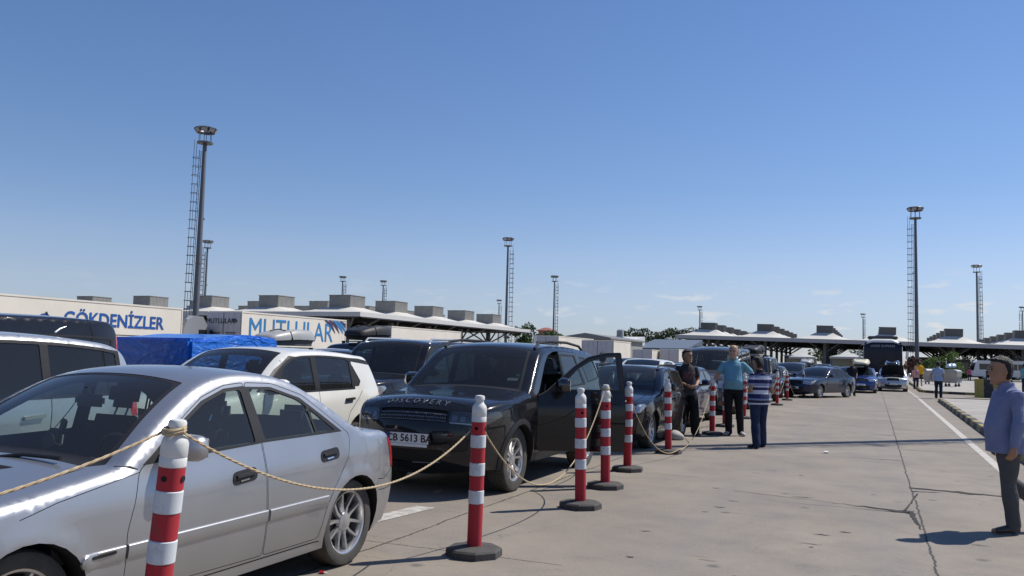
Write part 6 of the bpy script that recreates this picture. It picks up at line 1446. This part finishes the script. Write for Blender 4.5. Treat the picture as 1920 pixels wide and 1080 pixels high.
def print_mat():
    """charcoal tee with a faded dull red chest print"""
    m, t, b = _new('printed_tee'); tc_ = t.nodes.new("ShaderNodeTexCoord"); s = t.nodes.new("ShaderNodeSeparateXYZ"); t.links.new(tc_.outputs['Object'], s.inputs[0])
    def rng_(o, a, c, d, e):
        r1 = t.nodes.new("ShaderNodeMapRange"); r1.interpolation_type = 'SMOOTHSTEP'; r1.inputs[1].default_value = a; r1.inputs[2].default_value = c; t.links.new(o, r1.inputs[0])
        r2 = t.nodes.new("ShaderNodeMapRange"); r2.interpolation_type = 'SMOOTHSTEP'; r2.inputs[1].default_value = d; r2.inputs[2].default_value = e; r2.inputs[3].default_value = 1; r2.inputs[4].default_value = 0; t.links.new(o, r2.inputs[0])
        mm = t.nodes.new("ShaderNodeMath"); mm.operation = 'MULTIPLY'; t.links.new(r1.outputs[0], mm.inputs[0]); t.links.new(r2.outputs[0], mm.inputs[1]); return mm.outputs[0]
    n = t.nodes.new("ShaderNodeTexNoise"); n.inputs['Scale'].default_value = 34; n.inputs['Detail'].default_value = 3; t.links.new(tc_.outputs['Object'], n.inputs['Vector'])
    nr = t.nodes.new("ShaderNodeMapRange"); nr.inputs[1].default_value = .45; nr.inputs[2].default_value = .55; t.links.new(n.outputs[0], nr.inputs[0])
    a = rng_(s.outputs[2], 1.13, 1.16, 1.30, 1.33); c = rng_(s.outputs[0], -.14, -.11, .11, .14); d = rng_(s.outputs[1], -1, -.9, -.08, -.05); cur = a
    for o in (c, d, nr.outputs[0]):
        mm = t.nodes.new("ShaderNodeMath"); mm.operation = 'MULTIPLY'; t.links.new(cur, mm.inputs[0]); t.links.new(o, mm.inputs[1]); cur = mm.outputs[0]
    mi = t.nodes.new("ShaderNodeMixRGB"); mi.inputs[1].default_value = (.022, .021, .023, 1); mi.inputs[2].default_value = (.16, .06, .06, 1); t.links.new(cur, mi.inputs[0]); t.links.new(mi.outputs[0], b.inputs['Base Color']); b.inputs['Roughness'].default_value = .85; return m
def ell_ring(c, rx, ry, n=16, ex=1.0):
    return [(c[0] + rx * abs(cos(a)) ** ex * (1 if cos(a) > 0 else -1), c[1] + ry * abs(sin(a)) ** ex * (1 if sin(a) > 0 else -1), c[2]) for a in [2 * pi * k / n for k in range(n)]]
def limb(b, pts, rad, m, n=12):
    """tapered limb with round ends"""
    P = [Vector(p) for p in pts]; a = (P[0] - P[1]).normalized(); c = (P[-1] - P[-2]).normalized()
    Q = [P[0] + a * rad[0] * .8, P[0] + a * rad[0] * .4]; R = [rad[0] * .35, rad[0] * .85]
    for i in range(len(P) - 1):
        Q.append(P[i]); R.append(rad[i])
        for f in (.35, .7): Q.append(P[i].lerp(P[i + 1], f)); R.append(rad[i] + (rad[i + 1] - rad[i]) * f)
    Q += [P[-1], P[-1] + c * rad[-1] * .4, P[-1] + c * rad[-1] * .8]; R += [rad[-1], rad[-1] * .85, rad[-1] * .35]
    b.tube(Q, R, m, n)
def fuse(b, name, vox, m, smooth=3, fac=.5):
    """union of overlapping shapes as one continuous surface"""
    me = b.mesh('tmp'); o = bpy.data.objects.new('tmp', me); COL.objects.link(o)
    r = o.modifiers.new('r', 'REMESH'); r.mode = 'VOXEL'; r.voxel_size = vox; r.use_smooth_shade = True
    s = o.modifiers.new('s', 'SMOOTH'); s.factor = fac; s.iterations = smooth
    bpy.context.view_layer.update()
    out = bpy.data.meshes.new_from_object(o.evaluated_get(bpy.context.evaluated_depsgraph_get())); out.name = name
    bpy.data.objects.remove(o); bpy.data.meshes.remove(me); out.materials.clear(); out.materials.append(m)
    out.polygons.foreach_set('material_index', [0] * len(out.polygons)); out.polygons.foreach_set('use_smooth', [True] * len(out.polygons)); return out
def turn(p, c, yaw, pitch=0.0): return Vector(c) + Matrix.Rotation(yaw, 3, 'Z') @ (Matrix.Rotation(pitch, 3, 'X') @ (Vector(p) - Vector(c)))
def person(label, loc, rz, H=1.75, J=None, girth=1.0, belly=0.0, skin=None, hair=None, hair_m=None, top=None, sleeve='short', hem=.86, legs=None, leglen='long', shoes=None, head_yaw=0.0, head_pitch=0.0, lod=0, cap=None, grip=(0.5, 0.5), group=None, collar=True, legw=1.0):
    s = H / 1.75; skin = skin or SK_TAN; vox = (.0075, .016, .03)[lod]
    D = dict(pel=(0, 0, .95), waist=(0, .0, 1.06), chest=(0, .005, 1.28), neck=(0, .02, 1.47), head=(0, -.012, 1.625))
    for sg, q in ((-1, 'r'), (1, 'l')):
        D[q + 'sh'] = (sg * .176, .015, 1.388); D[q + 'el'] = (sg * .225, .035, 1.125); D[q + 'wr'] = (sg * .235, -.03, .875); D[q + 'hd'] = (sg * .232, -.055, .79)
        D[q + 'hip'] = (sg * .092, 0, .92); D[q + 'kn'] = (sg * .105, -.015, .50); D[q + 'an'] = (sg * .11, .02, .085); D[q + 'toe'] = (sg * .14, -.16, .03)
    if J: D.update(J)
    D = {k: Vector(v) for k, v in D.items()}
    root = empty('person', loc, rz, label, 'person', group); root.scale = (s, s, s)
    g = girth; hc = D['head']; nk = D['neck']
    def tors(b, m, k, zlow, pad=0.0, ztop=None):
        p0, w0, c0 = D['pel'], D['waist'], D['chest']; u_ = .016 if pad and zlow < .89 else 0.0
        rows = [(p0 + Vector((0, 0, zlow - p0.z)), .162 * g + belly * .1 + u_ * 1.3, .116 * g + belly * .4 + u_ * 1.5, -belly * .2)]
        rows += [(p0 + Vector((0, 0, .02)), .166 * g + u_, .115 * g + belly * .6 + u_, -belly * .35), (w0, .150 * g + belly * .35, .108 * g + belly, -belly * .75), (w0.lerp(c0, .5), .156 * g + belly * .2, .110 * g + belly * .6, -belly * .45), (c0, .172 * g, .116 * g + belly * .1, 0), (c0.lerp(nk, .42), .172 * g, .104 * g, .006), (c0.lerp(nk, .68), .138 * g, .086, .010), (c0.lerp(nk, .87), .090, .07, .012), (nk, .062, .060, .008)]
        if ztop: rows = rows[:ztop]
        b.rings([ell_ring(c + Vector((0, dy, 0)), rx * k + pad, ry * k + pad, 20, .82) for c, rx, ry, dy in rows], m)
    # the body: one continuous skin from crown to ankle
    b = MB(); tors(b, skin, .80, .86)
    limb(b, [nk + Vector((0, .01, -.05)), nk, hc + Vector((0, .02, -.06))], [.060, .055, .054], skin)
    hd = MB()
    prof = [(-.125, .030, -.088, -.030), (-.112, .044, -.098, .0), (-.09, .054, -.100, .035), (-.055, .064, -.098, .062), (-.02, .070, -.097, .080), (.015, .0735, -.095, .090), (.05, .075, -.094, .094), (.08, .072, -.086, .090), (.105, .060, -.068, .074), (.122, .038, -.042, .046), (.128, .012, -.012, .014)]
    hd.rings([[(rx * abs(cos(a)) ** .9 * (1 if cos(a) > 0 else -1), ((f + k) / 2) + (k - f) / 2 * abs(sin(a)) ** .9 * (1 if sin(a) > 0 else -1), z) for a in [2 * pi * i / 20 for i in range(20)]] for z, rx, f, k in prof], skin)
    limb(hd, [(0, -.095, .024), (0, -.106, -.010), (0, -.111, -.024)], [.008, .010, .012], skin, 8)
    for sg in (-1, 1):
        limb(hd, [(sg * .076, .012, .018), (sg * .080, .016, -.012), (sg * .074, .010, -.036)], [.012, .013, .010], skin, 6)
        limb(hd, [(sg * .016, -.094, .036), (sg * .045, -.086, .036)], [.009, .007], skin, 6); limb(hd, [(sg * .012, -.100, -.022), (sg * .008, -.104, -.024)], [.009, .008], skin, 6)
        limb(hd, [(sg * .045, -.066, -.025), (sg * .05, -.05, -.045)], [.018, .016], skin, 6)
    limb(hd, [(-.020, -.092, -.058), (0, -.097, -.056), (.020, -.092, -.058)], [.006, .008, .006], skin, 6); limb(hd, [(-.016, -.094, -.070), (.016, -.094, -.070)], [.008, .008], skin, 6); limb(hd, [(-.012, -.088, -.104), (.012, -.088, -.104)], [.018, .018], skin, 6)
    HS = 1.09
    for v in range(len(hd.v)): hd.v[v] = tuple(turn(Vector(hd.v[v]) * HS + hc, hc, head_yaw, head_pitch))
    b.add(hd.v, hd.f, skin)
    for sg, q in ((-1, 'r'), (1, 'l')):
        sh, el, wr, h = D[q + 'sh'], D[q + 'el'], D[q + 'wr'], D[q + 'hd']
        limb(b, [D['chest'].lerp(nk, .5) + Vector((sg * .09, 0, .0)), sh + Vector((0, 0, -.012)), sh.lerp(el, .4), el, el.lerp(wr, .35), wr], [.040, .044, .045, .039, .040, .027], skin)
        # palm, four fingers and a thumb
        d = (h - wr).normalized(); L_ = (h - wr).length; side = d.cross(Vector((sg, 0, .2)).cross(d)).normalized() if abs(d.x) > .95 else d.cross(Vector((sg, 0, 0))).normalized()
        nrm = d.cross(side).normalized(); cu = grip[0 if sg < 0 else 1]
        if nrm.dot(Vector((-sg, 0, 0))) < 0: nrm = -nrm
        if lod < 2:
            for k in range(4):
                o = (k - 1.5) * .019; base_ = wr + d * (L_ * .95) + side * o; fl = (.070, .080, .076, .060)[k]
                limb(b, [wr + d * .012 + side * o * .6, wr + d * L_ * .5 + side * o * .9, base_], [.013, .0145, .0115], skin, 7)
                j1 = base_ + (d * cos(cu) + nrm * sin(cu)) * fl * .5; j2 = j1 + (d * cos(cu * 2.3) + nrm * sin(cu * 2.3)) * fl * .5
                limb(b, [base_, j1, j2], [.0098, .0088, .0072], skin, 7)
            t0 = wr + d * .02 + side * (-.028); t1 = t0 + d * .035 - side * .022 + nrm * .012; limb(b, [wr + d * .012 - side * .012, t0, t1, t1 + d * .030 + nrm * .012], [.015, .013, .0105, .0085], skin, 7)
        else: limb(b, [wr, h], [.035, .03], skin, 7)
        hip, kn, an, toe = D[q + 'hip'], D[q + 'kn'], D[q + 'an'], D[q + 'toe']
        limb(b, [hip, hip.lerp(kn, .5), kn, kn.lerp(an, .35), an], [.086, .070, .052, .052, .036], skin); limb(b, [an, an.lerp(toe, .5) + Vector((0, 0, -.02)), toe], [.036, .032, .026], skin)
    link('body', fuse(b, 'body', vox, skin, 2), root)
    # clothes
    b = MB(); tors(b, top, 1.0, hem, .012, None if not collar else None)
    for sg, q in ((-1, 'r'), (1, 'l')):
        sh, el, wr = D[q + 'sh'], D[q + 'el'], D[q + 'wr']; e = sh.lerp(el, .62)
        P0 = D['chest'].lerp(nk, .5) + Vector((sg * .08, 0, -.01))
        if sleeve == 'short': limb(b, [P0 + Vector((0, 0, -.02)), sh, e], [.066, .062 * g ** .5, .063 * g ** .5], top)
        elif lod: limb(b, [P0, sh, sh.lerp(el, .5), el, el.lerp(wr, .55), wr.lerp(el, .04)], [.072, .072 * g ** .5, .064, .058, .050, .040], top)
        else:
            limb(b, [P0, sh], [.070, .066], top); sb = MB(); limb(sb, [sh.lerp(P0, .35) + Vector((0, 0, -.01)), sh, sh.lerp(el, .5), el, el.lerp(wr, .55), wr.lerp(el, .08)], [.062, .074, .066, .060, .052, .045], top); sb.tube([wr.lerp(el, .12), wr.lerp(el, -.02)], [.046, .043], top, 12)
            me_ = fuse(sb, 'sleeve', vox, top, 2)
            K_ = np.random.default_rng(11).normal(size=(7, 3)) * np.array([14, 14, 30]); n2 = [v.normal.copy() for v in me_.vertices]
            for v, n_ in zip(me_.vertices, n2): v.co += n_ * (.009 * sum(sin(float(k @ np.array(v.co)) + i) for i, k in enumerate(K_)) / 4)
            me_.update(); link('sleeve', me_, root)
    if collar:
        b.rings([ell_ring(nk + Vector((0, .006 - q * .1, z)), r, r * 1.0, 18) for z, r, q in ((-.045, .104, 0), (-.012, .084, 0), (.015, .078, .03), (.040, .080, .06))], top)
    sm = fuse(b, 'shirt', vox * 1.15, top, 3, .5)
    if lod < 2:                                              # folds
        K = np.random.default_rng(int(abs(loc[0] * 97 + loc[1] * 31))).normal(size=(9, 3)) * np.array([9, 9, 17]); nn = [v.normal.copy() for v in sm.vertices]
        for v, n_ in zip(sm.vertices, nn):
            q = np.array(v.co); a = sum(sin(float(k @ q) + i * 1.7) for i, k in enumerate(K)) / 9; v.co += n_ * (a * .013 * min(1, max(.25, (1.42 - q[2]) * 3)))
        sm.update()
    link('shirt', sm, root)
    b = MB(); m = legs; tk = .016 if hem < .89 else 0.0
    b.rings([ell_ring(D['pel'] + Vector((0, dy, z)), rx * g + belly * .2, ry * g + belly * .25, 20, .85) for z, rx, ry, dy in ((-.13, .150, .105, 0), (-.06, .168, .118, 0), (.02, .166 - tk, .115 - tk, 0), (.075, .158 - tk * 1.6, .110 - tk * 1.6, -belly * .2))], m)
    for sg, q in ((-1, 'r'), (1, 'l')):
        hip, kn, an = D[q + 'hip'], D[q + 'kn'], D[q + 'an']
        if leglen == 'long': limb(b, [hip + Vector((0, 0, .02)), hip.lerp(kn, .45), kn, kn.lerp(an, .5), an + Vector((0, .0, .0)), an + Vector((0, -.012, -.025))], [.104 * g ** .5, .094 * legw ** .5, .075 * legw, .071 * legw * 1.05, .064 * legw * 1.05, .066 * legw], m)
        else: limb(b, [hip + Vector((0, 0, .02)), hip.lerp(kn, .5), kn + Vector((0, 0, .04))], [.108, .106, .096], m)
    tm_ = fuse(b, 'trousers' if leglen == 'long' else 'shorts', vox * 1.15, m, 3)
    if lod < 2:
        K = np.random.default_rng(5).normal(size=(8, 3)) * np.array([8, 8, 22]); nn = [v.normal.copy() for v in tm_.vertices]
        for v, n_ in zip(tm_.vertices, nn):
            q = np.array(v.co); a = sum(sin(float(k @ q) + i * 1.3) for i, k in enumerate(K)) / 8; v.co += n_ * (a * .012 * (1 if q[2] < .8 else .3))
        tm_.update()
    link('trousers' if leglen == 'long' else 'shorts', tm_, root)
    for sg, q in ((-1, 'r'), (1, 'l')):
        an, toe = D[q + 'an'], D[q + 'toe']; d = (toe - an); d.z = 0; d = d.normalized() if d.length > 1e-4 else Vector((0, -1, 0)); up = Vector((0, 0, 1)); b = MB(); heel = an - d * .055
        pit = toe.z - (an.z - .055)
        lift = an.z - .085; P = [heel + up * (-.045), an + d * .02 + up * (-.03), an + d * .10 + up * (-.042 + pit * .4), an + d * .17 + up * (-.052 + pit * .8), an + d * .205 + up * (-.055 + pit)]
        b.rings([[p + d.cross(up) * (w * cos(a)) + up * (hh * sin(a) * (1 if sin(a) > 0 else .8)) for a in [2 * pi * k / 14 for k in range(14)]] for p, w, hh in zip(P, (.030, .044, .048, .046, .022), (.034, .052, .040, .030, .016))], shoes)
        link('shoe', fuse(b, 'shoe', .01 if lod < 2 else .02, shoes, 1), root)
    def T(v): return turn(Vector(v) * HS + hc, hc, head_yaw, head_pitch)
    if hair:
        b = MB(); rows = []; n = 72; g_ = np.random.default_rng(3); m_ = 30; big = g_.uniform(-1, 1, (40, 12))
        K_ = g_.normal(size=(10, 3)) * 75
        lv = [(-.078, .062, .01, .072), (-.05, .074, .008, .086), (-.02, .0785, .0, .096), (.01, .081, -.016, .102), (.04, .083, -.022, .106), (.062, .082, -.030, .107), (.08, .0805, -.064, .105), (.098, .0735, -.083, .098), (.115, .065, -.082, .084), (.130, .047, -.060, .060), (.140, .022, -.028, .028), (.142, .004, -.004, .004)]
        for i, (z, rx, f, k) in enumerate(lv):
            if hair == 'sides' and z > .05: continue
            R_ = []
            for j in range(n):
                a = 2 * pi * j / n; p = Vector(((rx * abs(cos(a)) ** .9 * (1 if cos(a) > 0 else -1)), ((f + k) / 2) + (k - f) / 2 * sin(a), z)); q = np.array(p)
                d = sum(sin(float(k2 @ q) + i2) for i2, k2 in enumerate(K_)) / 10; nrm = Vector((p.x, p.y - .01, p.z - .02)).normalized(); p += nrm * (d * .010 + g_.uniform(-.0025, .0025)); R_.append(T(p))
            rows.append(R_)
        b.rings(rows, hair_m, cap=(hair != 'sides')); link('hair', b.mesh('hair', 80), root)
    if cap:
        b = MB(); b.rings([[T((r * cos(a), .006 + r * 1.2 * sin(a), z)) for a in [2 * pi * k / 20 for k in range(20)]] for z, r in ((.045, .084), (.09, .083), (.125, .062), (.142, .02))], cap); b.box(T((0, -.14, .05)), (.13, .12, .012), cap, rz=head_yaw); link('cap', b.mesh('cap', 50), root)
    if lod < 1:                                              # brows, eyes, mouth
        for sg in (-1, 1):
            b = MB(); b.tube([T((sg * .014, -.1055, .040)), T((sg * .032, -.1025, .045)), T((sg * .050, -.089, .039))], [.003, .0045, .0025], hair_m or HAIR_B, 6); link('eyebrow', b.mesh('eyebrow'), root)
            b = MB(); b.lathe([(.001, -.007), (.010, -.004), (.012, 0), (.010, .004), (.001, .007)], mat('eye_dark', (.03, .02, .018), .2), 10, T((sg * .031, -.0935, .021)), 'y'); link('eye', b.mesh('eye'), root)
        b = MB(); b.tube([T((-.022, -.0945, -.064)), T((0, -.1025, -.063)), T((.022, -.0945, -.064))], [.002, .0025, .002], mat('lip', (.20, .08, .07), .5), 6); link('mouth', b.mesh('mouth'), root)
    return root
C_SHOE = mat('shoe_dark', (.018, .014, .012), .45, dust=.12); C_SHOEB = mat('shoe_brown', (.035, .022, .016), .45, dust=.1); C_SHOEG = mat('shoe_grey', (.30, .28, .26), .6, var=.3)
C_BLACKT = cloth('trousers_black', (.012, .012, .014)); C_JEANS = cloth('jeans_blue', (.022, .034, .075), .3); C_DJEANS = cloth('jeans_dark', (.018, .026, .05), .2); C_GREYT = cloth('trousers_grey', (.085, .085, .085))
C_TURQ = cloth('polo_turquoise', (.15, .32, .41)); C_SHIRT = cloth('shirt_blue', (.185, .21, .34)); C_PALE = cloth('shirt_pale_blue', (.30, .38, .55)); C_YEL = cloth('tee_yellow', (.62, .33, .02)); C_DARK = cloth('tee_dark', (.02, .021, .028)); C_PINK = cloth('top_pink', (.42, .08, .18)); C_WHITE = cloth('top_white', (.55, .53, .52))
# man stepping in from the right
person('man in a loose blue shirt and grey trousers walking in at the right edge', (1.20, 9.68, 0), radians(-72), 1.68, dict(
    lhip=(.095, -.01, .92), lkn=(.10, -.045, .50), lan=(.105, .0, .085), ltoe=(.115, -.20, .03), rhip=(-.095, .02, .92), rkn=(-.10, .06, .50), ran=(-.10, .44, .22), rtoe=(-.10, .35, .06),
    lel=(.265, -.01, 1.12), lwr=(.275, -.065, .87), lhd=(.27, -.09, .785), rel=(-.235, .05, 1.125), rwr=(-.245, .0, .875), rhd=(-.24, -.02, .79), head=(0, -.045, 1.625), neck=(0, .0, 1.47)), girth=1.06, belly=.04, skin=SK_TAN, hair='full', hair_m=HAIR_G, top=C_SHIRT, sleeve='long', hem=.80, legs=C_GREYT, shoes=C_SHOEB, head_yaw=radians(-4), head_pitch=radians(4), grip=(.5, .55))
# man in stripes, seen from behind the shoulder
person('man in a navy and white striped polo and jeans with folded forearms', (-1.97, 16.6, 0), radians(-136), 1.68, dict(
    lhip=(.095, 0, .92), lkn=(.11, .02, .50), lan=(.17, .14, .085), ltoe=(.21, -.06, .03), rhip=(-.095, 0, .92), rkn=(-.11, -.07, .50), ran=(-.17, -.12, .085), rtoe=(-.22, -.31, .03),
    lel=(.25, .06, 1.13), lwr=(.10, -.19, 1.055), lhd=(.02, -.235, 1.05), rel=(-.25, .06, 1.12), rwr=(-.10, -.20, 1.01), rhd=(-.02, -.24, 1.0), head=(0, -.045, 1.62)), girth=1.08, belly=.045, skin=SK_TAN, hair='full', hair_m=HAIR_B, top=stripes_mat(), hem=.84, legs=C_JEANS, legw=1.14, shoes=C_SHOE, head_yaw=radians(12), head_pitch=radians(14), grip=(.5, .5))
# bald man with one hand on the post, the other on his hip
person('bald man in a turquoise polo, one hand resting on a rope post', (-2.80, 19.0, 0), radians(4), 1.93, dict(
    rel=(-.31, -.02, 1.16), rwr=(-.42, -.02, .97), rhd=(-.47, -.02, .90), lel=(.40, .13, 1.16), lwr=(.245, .01, .99), lhd=(.185, -.05, .955), lan=(.14, .03, .085), ltoe=(.22, -.13, .03), lkn=(.12, -.015, .5), ran=(-.08, -.02, .085), rtoe=(-.16, -.19, .03), rkn=(-.09, -.03, .5)),
    girth=1.05, belly=.05, skin=SK_MID, hair='sides', hair_m=HAIR_W, top=C_TURQ, hem=.90, legs=C_BLACKT, shoes=C_SHOEG, head_yaw=radians(-10), grip=(.75, .5))
# boy in the dark tee
person('boy in a charcoal printed tee and wide black trousers beside a rope post', (-3.66, 18.3, 0), radians(28), 1.80, dict(
    rel=(-.24, .03, 1.14), rwr=(-.10, -.20, 1.05), rhd=(-.02, -.22, 1.0), lel=(.25, .04, 1.13), lwr=(.13, -.20, 1.03), lhd=(.05, -.235, 1.0), lkn=(.13, -.10, .50), lan=(.16, -.06, .10), ltoe=(.20, -.24, .035), rkn=(-.11, .0, .5), ran=(-.13, .08, .09), rtoe=(-.16, -.10, .03)),
    girth=.92, skin=SK_TAN, hair='full', hair_m=HAIR_B, top=print_mat(), hem=.83, legs=cloth('trousers_wide_black', (.010, .011, .014)), shoes=C_SHOE, head_yaw=radians(28), legw=1.32, collar=False, grip=(.6, .4))
person('man in dark clothes standing at the rear door of the turning dark sedan', (-1.02, 47.2, 0), radians(10), 1.78, dict(lel=(.24, .06, 1.13), lwr=(.19, -.10, .93), lhd=(.17, -.15, .87)), skin=SK_TAN, hair='full', hair_m=HAIR_B, top=C_DARK, hem=.86, legs=cloth('trousers_charcoal', (.016, .017, .022)), shoes=C_SHOE, lod=1)
person('heavy man in a yellow tee and dark shorts seen from behind by the mast', (3.2, 71.5, .14), radians(170), 1.85, dict(lel=(.27, -.02, 1.16), lwr=(.20, -.19, 1.02), lhd=(.14, -.24, 1.0), rel=(-.27, -.02, 1.16), rwr=(-.2, -.19, 1.02), rhd=(-.14, -.24, 1.0)), girth=1.35, belly=.10, skin=SK_TAN, hair='full', hair_m=HAIR_B, top=C_YEL, hem=.84, legs=cloth('shorts_grey', (.05, .05, .055)), leglen='short', shoes=C_SHOE, lod=1)
person('man in a pale blue shirt and dark jeans walking away past the kerb corner', (3.02, 48.4, 0), radians(165), 1.86, dict(lkn=(.11, -.10, .5), lan=(.13, -.12, .09), ltoe=(.14, -.28, .03), rkn=(-.11, .03, .5), ran=(-.13, .16, .11), rtoe=(-.14, .0, .03), lel=(.30, .05, 1.14), lwr=(.30, -.03, .90), lhd=(.29, -.05, .82)), girth=1.16, belly=.04, skin=SK_TAN, hair='full', hair_m=HAIR_B, top=C_PALE, hem=.84, legs=C_DJEANS, shoes=C_SHOE, lod=1, head_pitch=radians(18))
person('woman in a pink top among the walkers before the minibus', (10.2, 112, 0), radians(170), 1.68, skin=SK_MID, hair='full', hair_m=HAIR_B, top=C_PINK, legs=C_DJEANS, shoes=C_SHOE, lod=2)
person('person in dark clothes between the pink top and the white sleeve', (12.3, 114, 0), radians(150), 1.62, skin=SK_MID, hair='full', hair_m=HAIR_B, top=cloth('top_olive', (.06, .06, .045)), legs=C_BLACKT, shoes=C_SHOE, lod=2)
person('rightmost small walker before the minibus, dark jacket with pale sleeve', (13.9, 112, 0), radians(190), 1.70, skin=SK_MID, hair='full', hair_m=HAIR_B, top=C_DARK, legs=C_DJEANS, shoes=C_SHOE, lod=2)
p = at_y(1918, 700, 63)
person('person in a turquoise top and dark cap, half cut by the right edge', (p.x + .1, 63, .14), radians(150), 1.80, skin=SK_MID, hair='full', hair_m=HAIR_B, top=cloth('top_teal', (.08, .32, .40)), legs=C_DJEANS, shoes=C_SHOE, lod=1, cap=mat('cap_dark', (.03, .03, .05), .7))
person('person in a white and red top behind the silver car', (2.75, 67.0, 0), radians(20), 1.66, skin=SK_MID, hair='full', hair_m=HAIR_B, top=cloth('top_white_red', (.46, .26, .27), .5), legs=C_DJEANS, shoes=C_SHOE, lod=1)
p = at_y(1130, 672, 20.5)
person('dark haired man between the lanes, head seen through the open door frame', (p.x, 20.5, 0), radians(190), 1.72, skin=SK_TAN, hair='full', hair_m=HAIR_B, top=cloth('top_brown', (.10, .045, .03)), legs=C_DJEANS, shoes=C_SHOE, lod=1)

person('driver seated in the small white SUV with a raised forearm in the window', (-7.25, 9.27, .06), 0, 1.72, dict(pel=(0, 0, .55), waist=(0, .03, .66), chest=(0, .09, .88), neck=(0, .10, 1.07), head=(0, .06, 1.215), lsh=(.178, .09, 1.0), rsh=(-.178, .09, 1.0), lel=(.30, -.02, .80), lwr=(.29, -.16, 1.0), lhd=(.28, -.20, 1.07), rel=(-.22, -.05, .78), rwr=(-.15, -.28, .86), rhd=(-.12, -.34, .90),
    lhip=(.092, 0, .52), lkn=(.12, -.44, .56), lan=(.12, -.62, .22), ltoe=(.12, -.80, .20), rhip=(-.092, 0, .52), rkn=(-.12, -.44, .56), ran=(-.12, -.62, .22), rtoe=(-.12, -.80, .20)), skin=SK_MID, hair='full', hair_m=HAIR_B, top=C_DARK, hem=.50, legs=C_DJEANS, shoes=C_SHOE, lod=1)
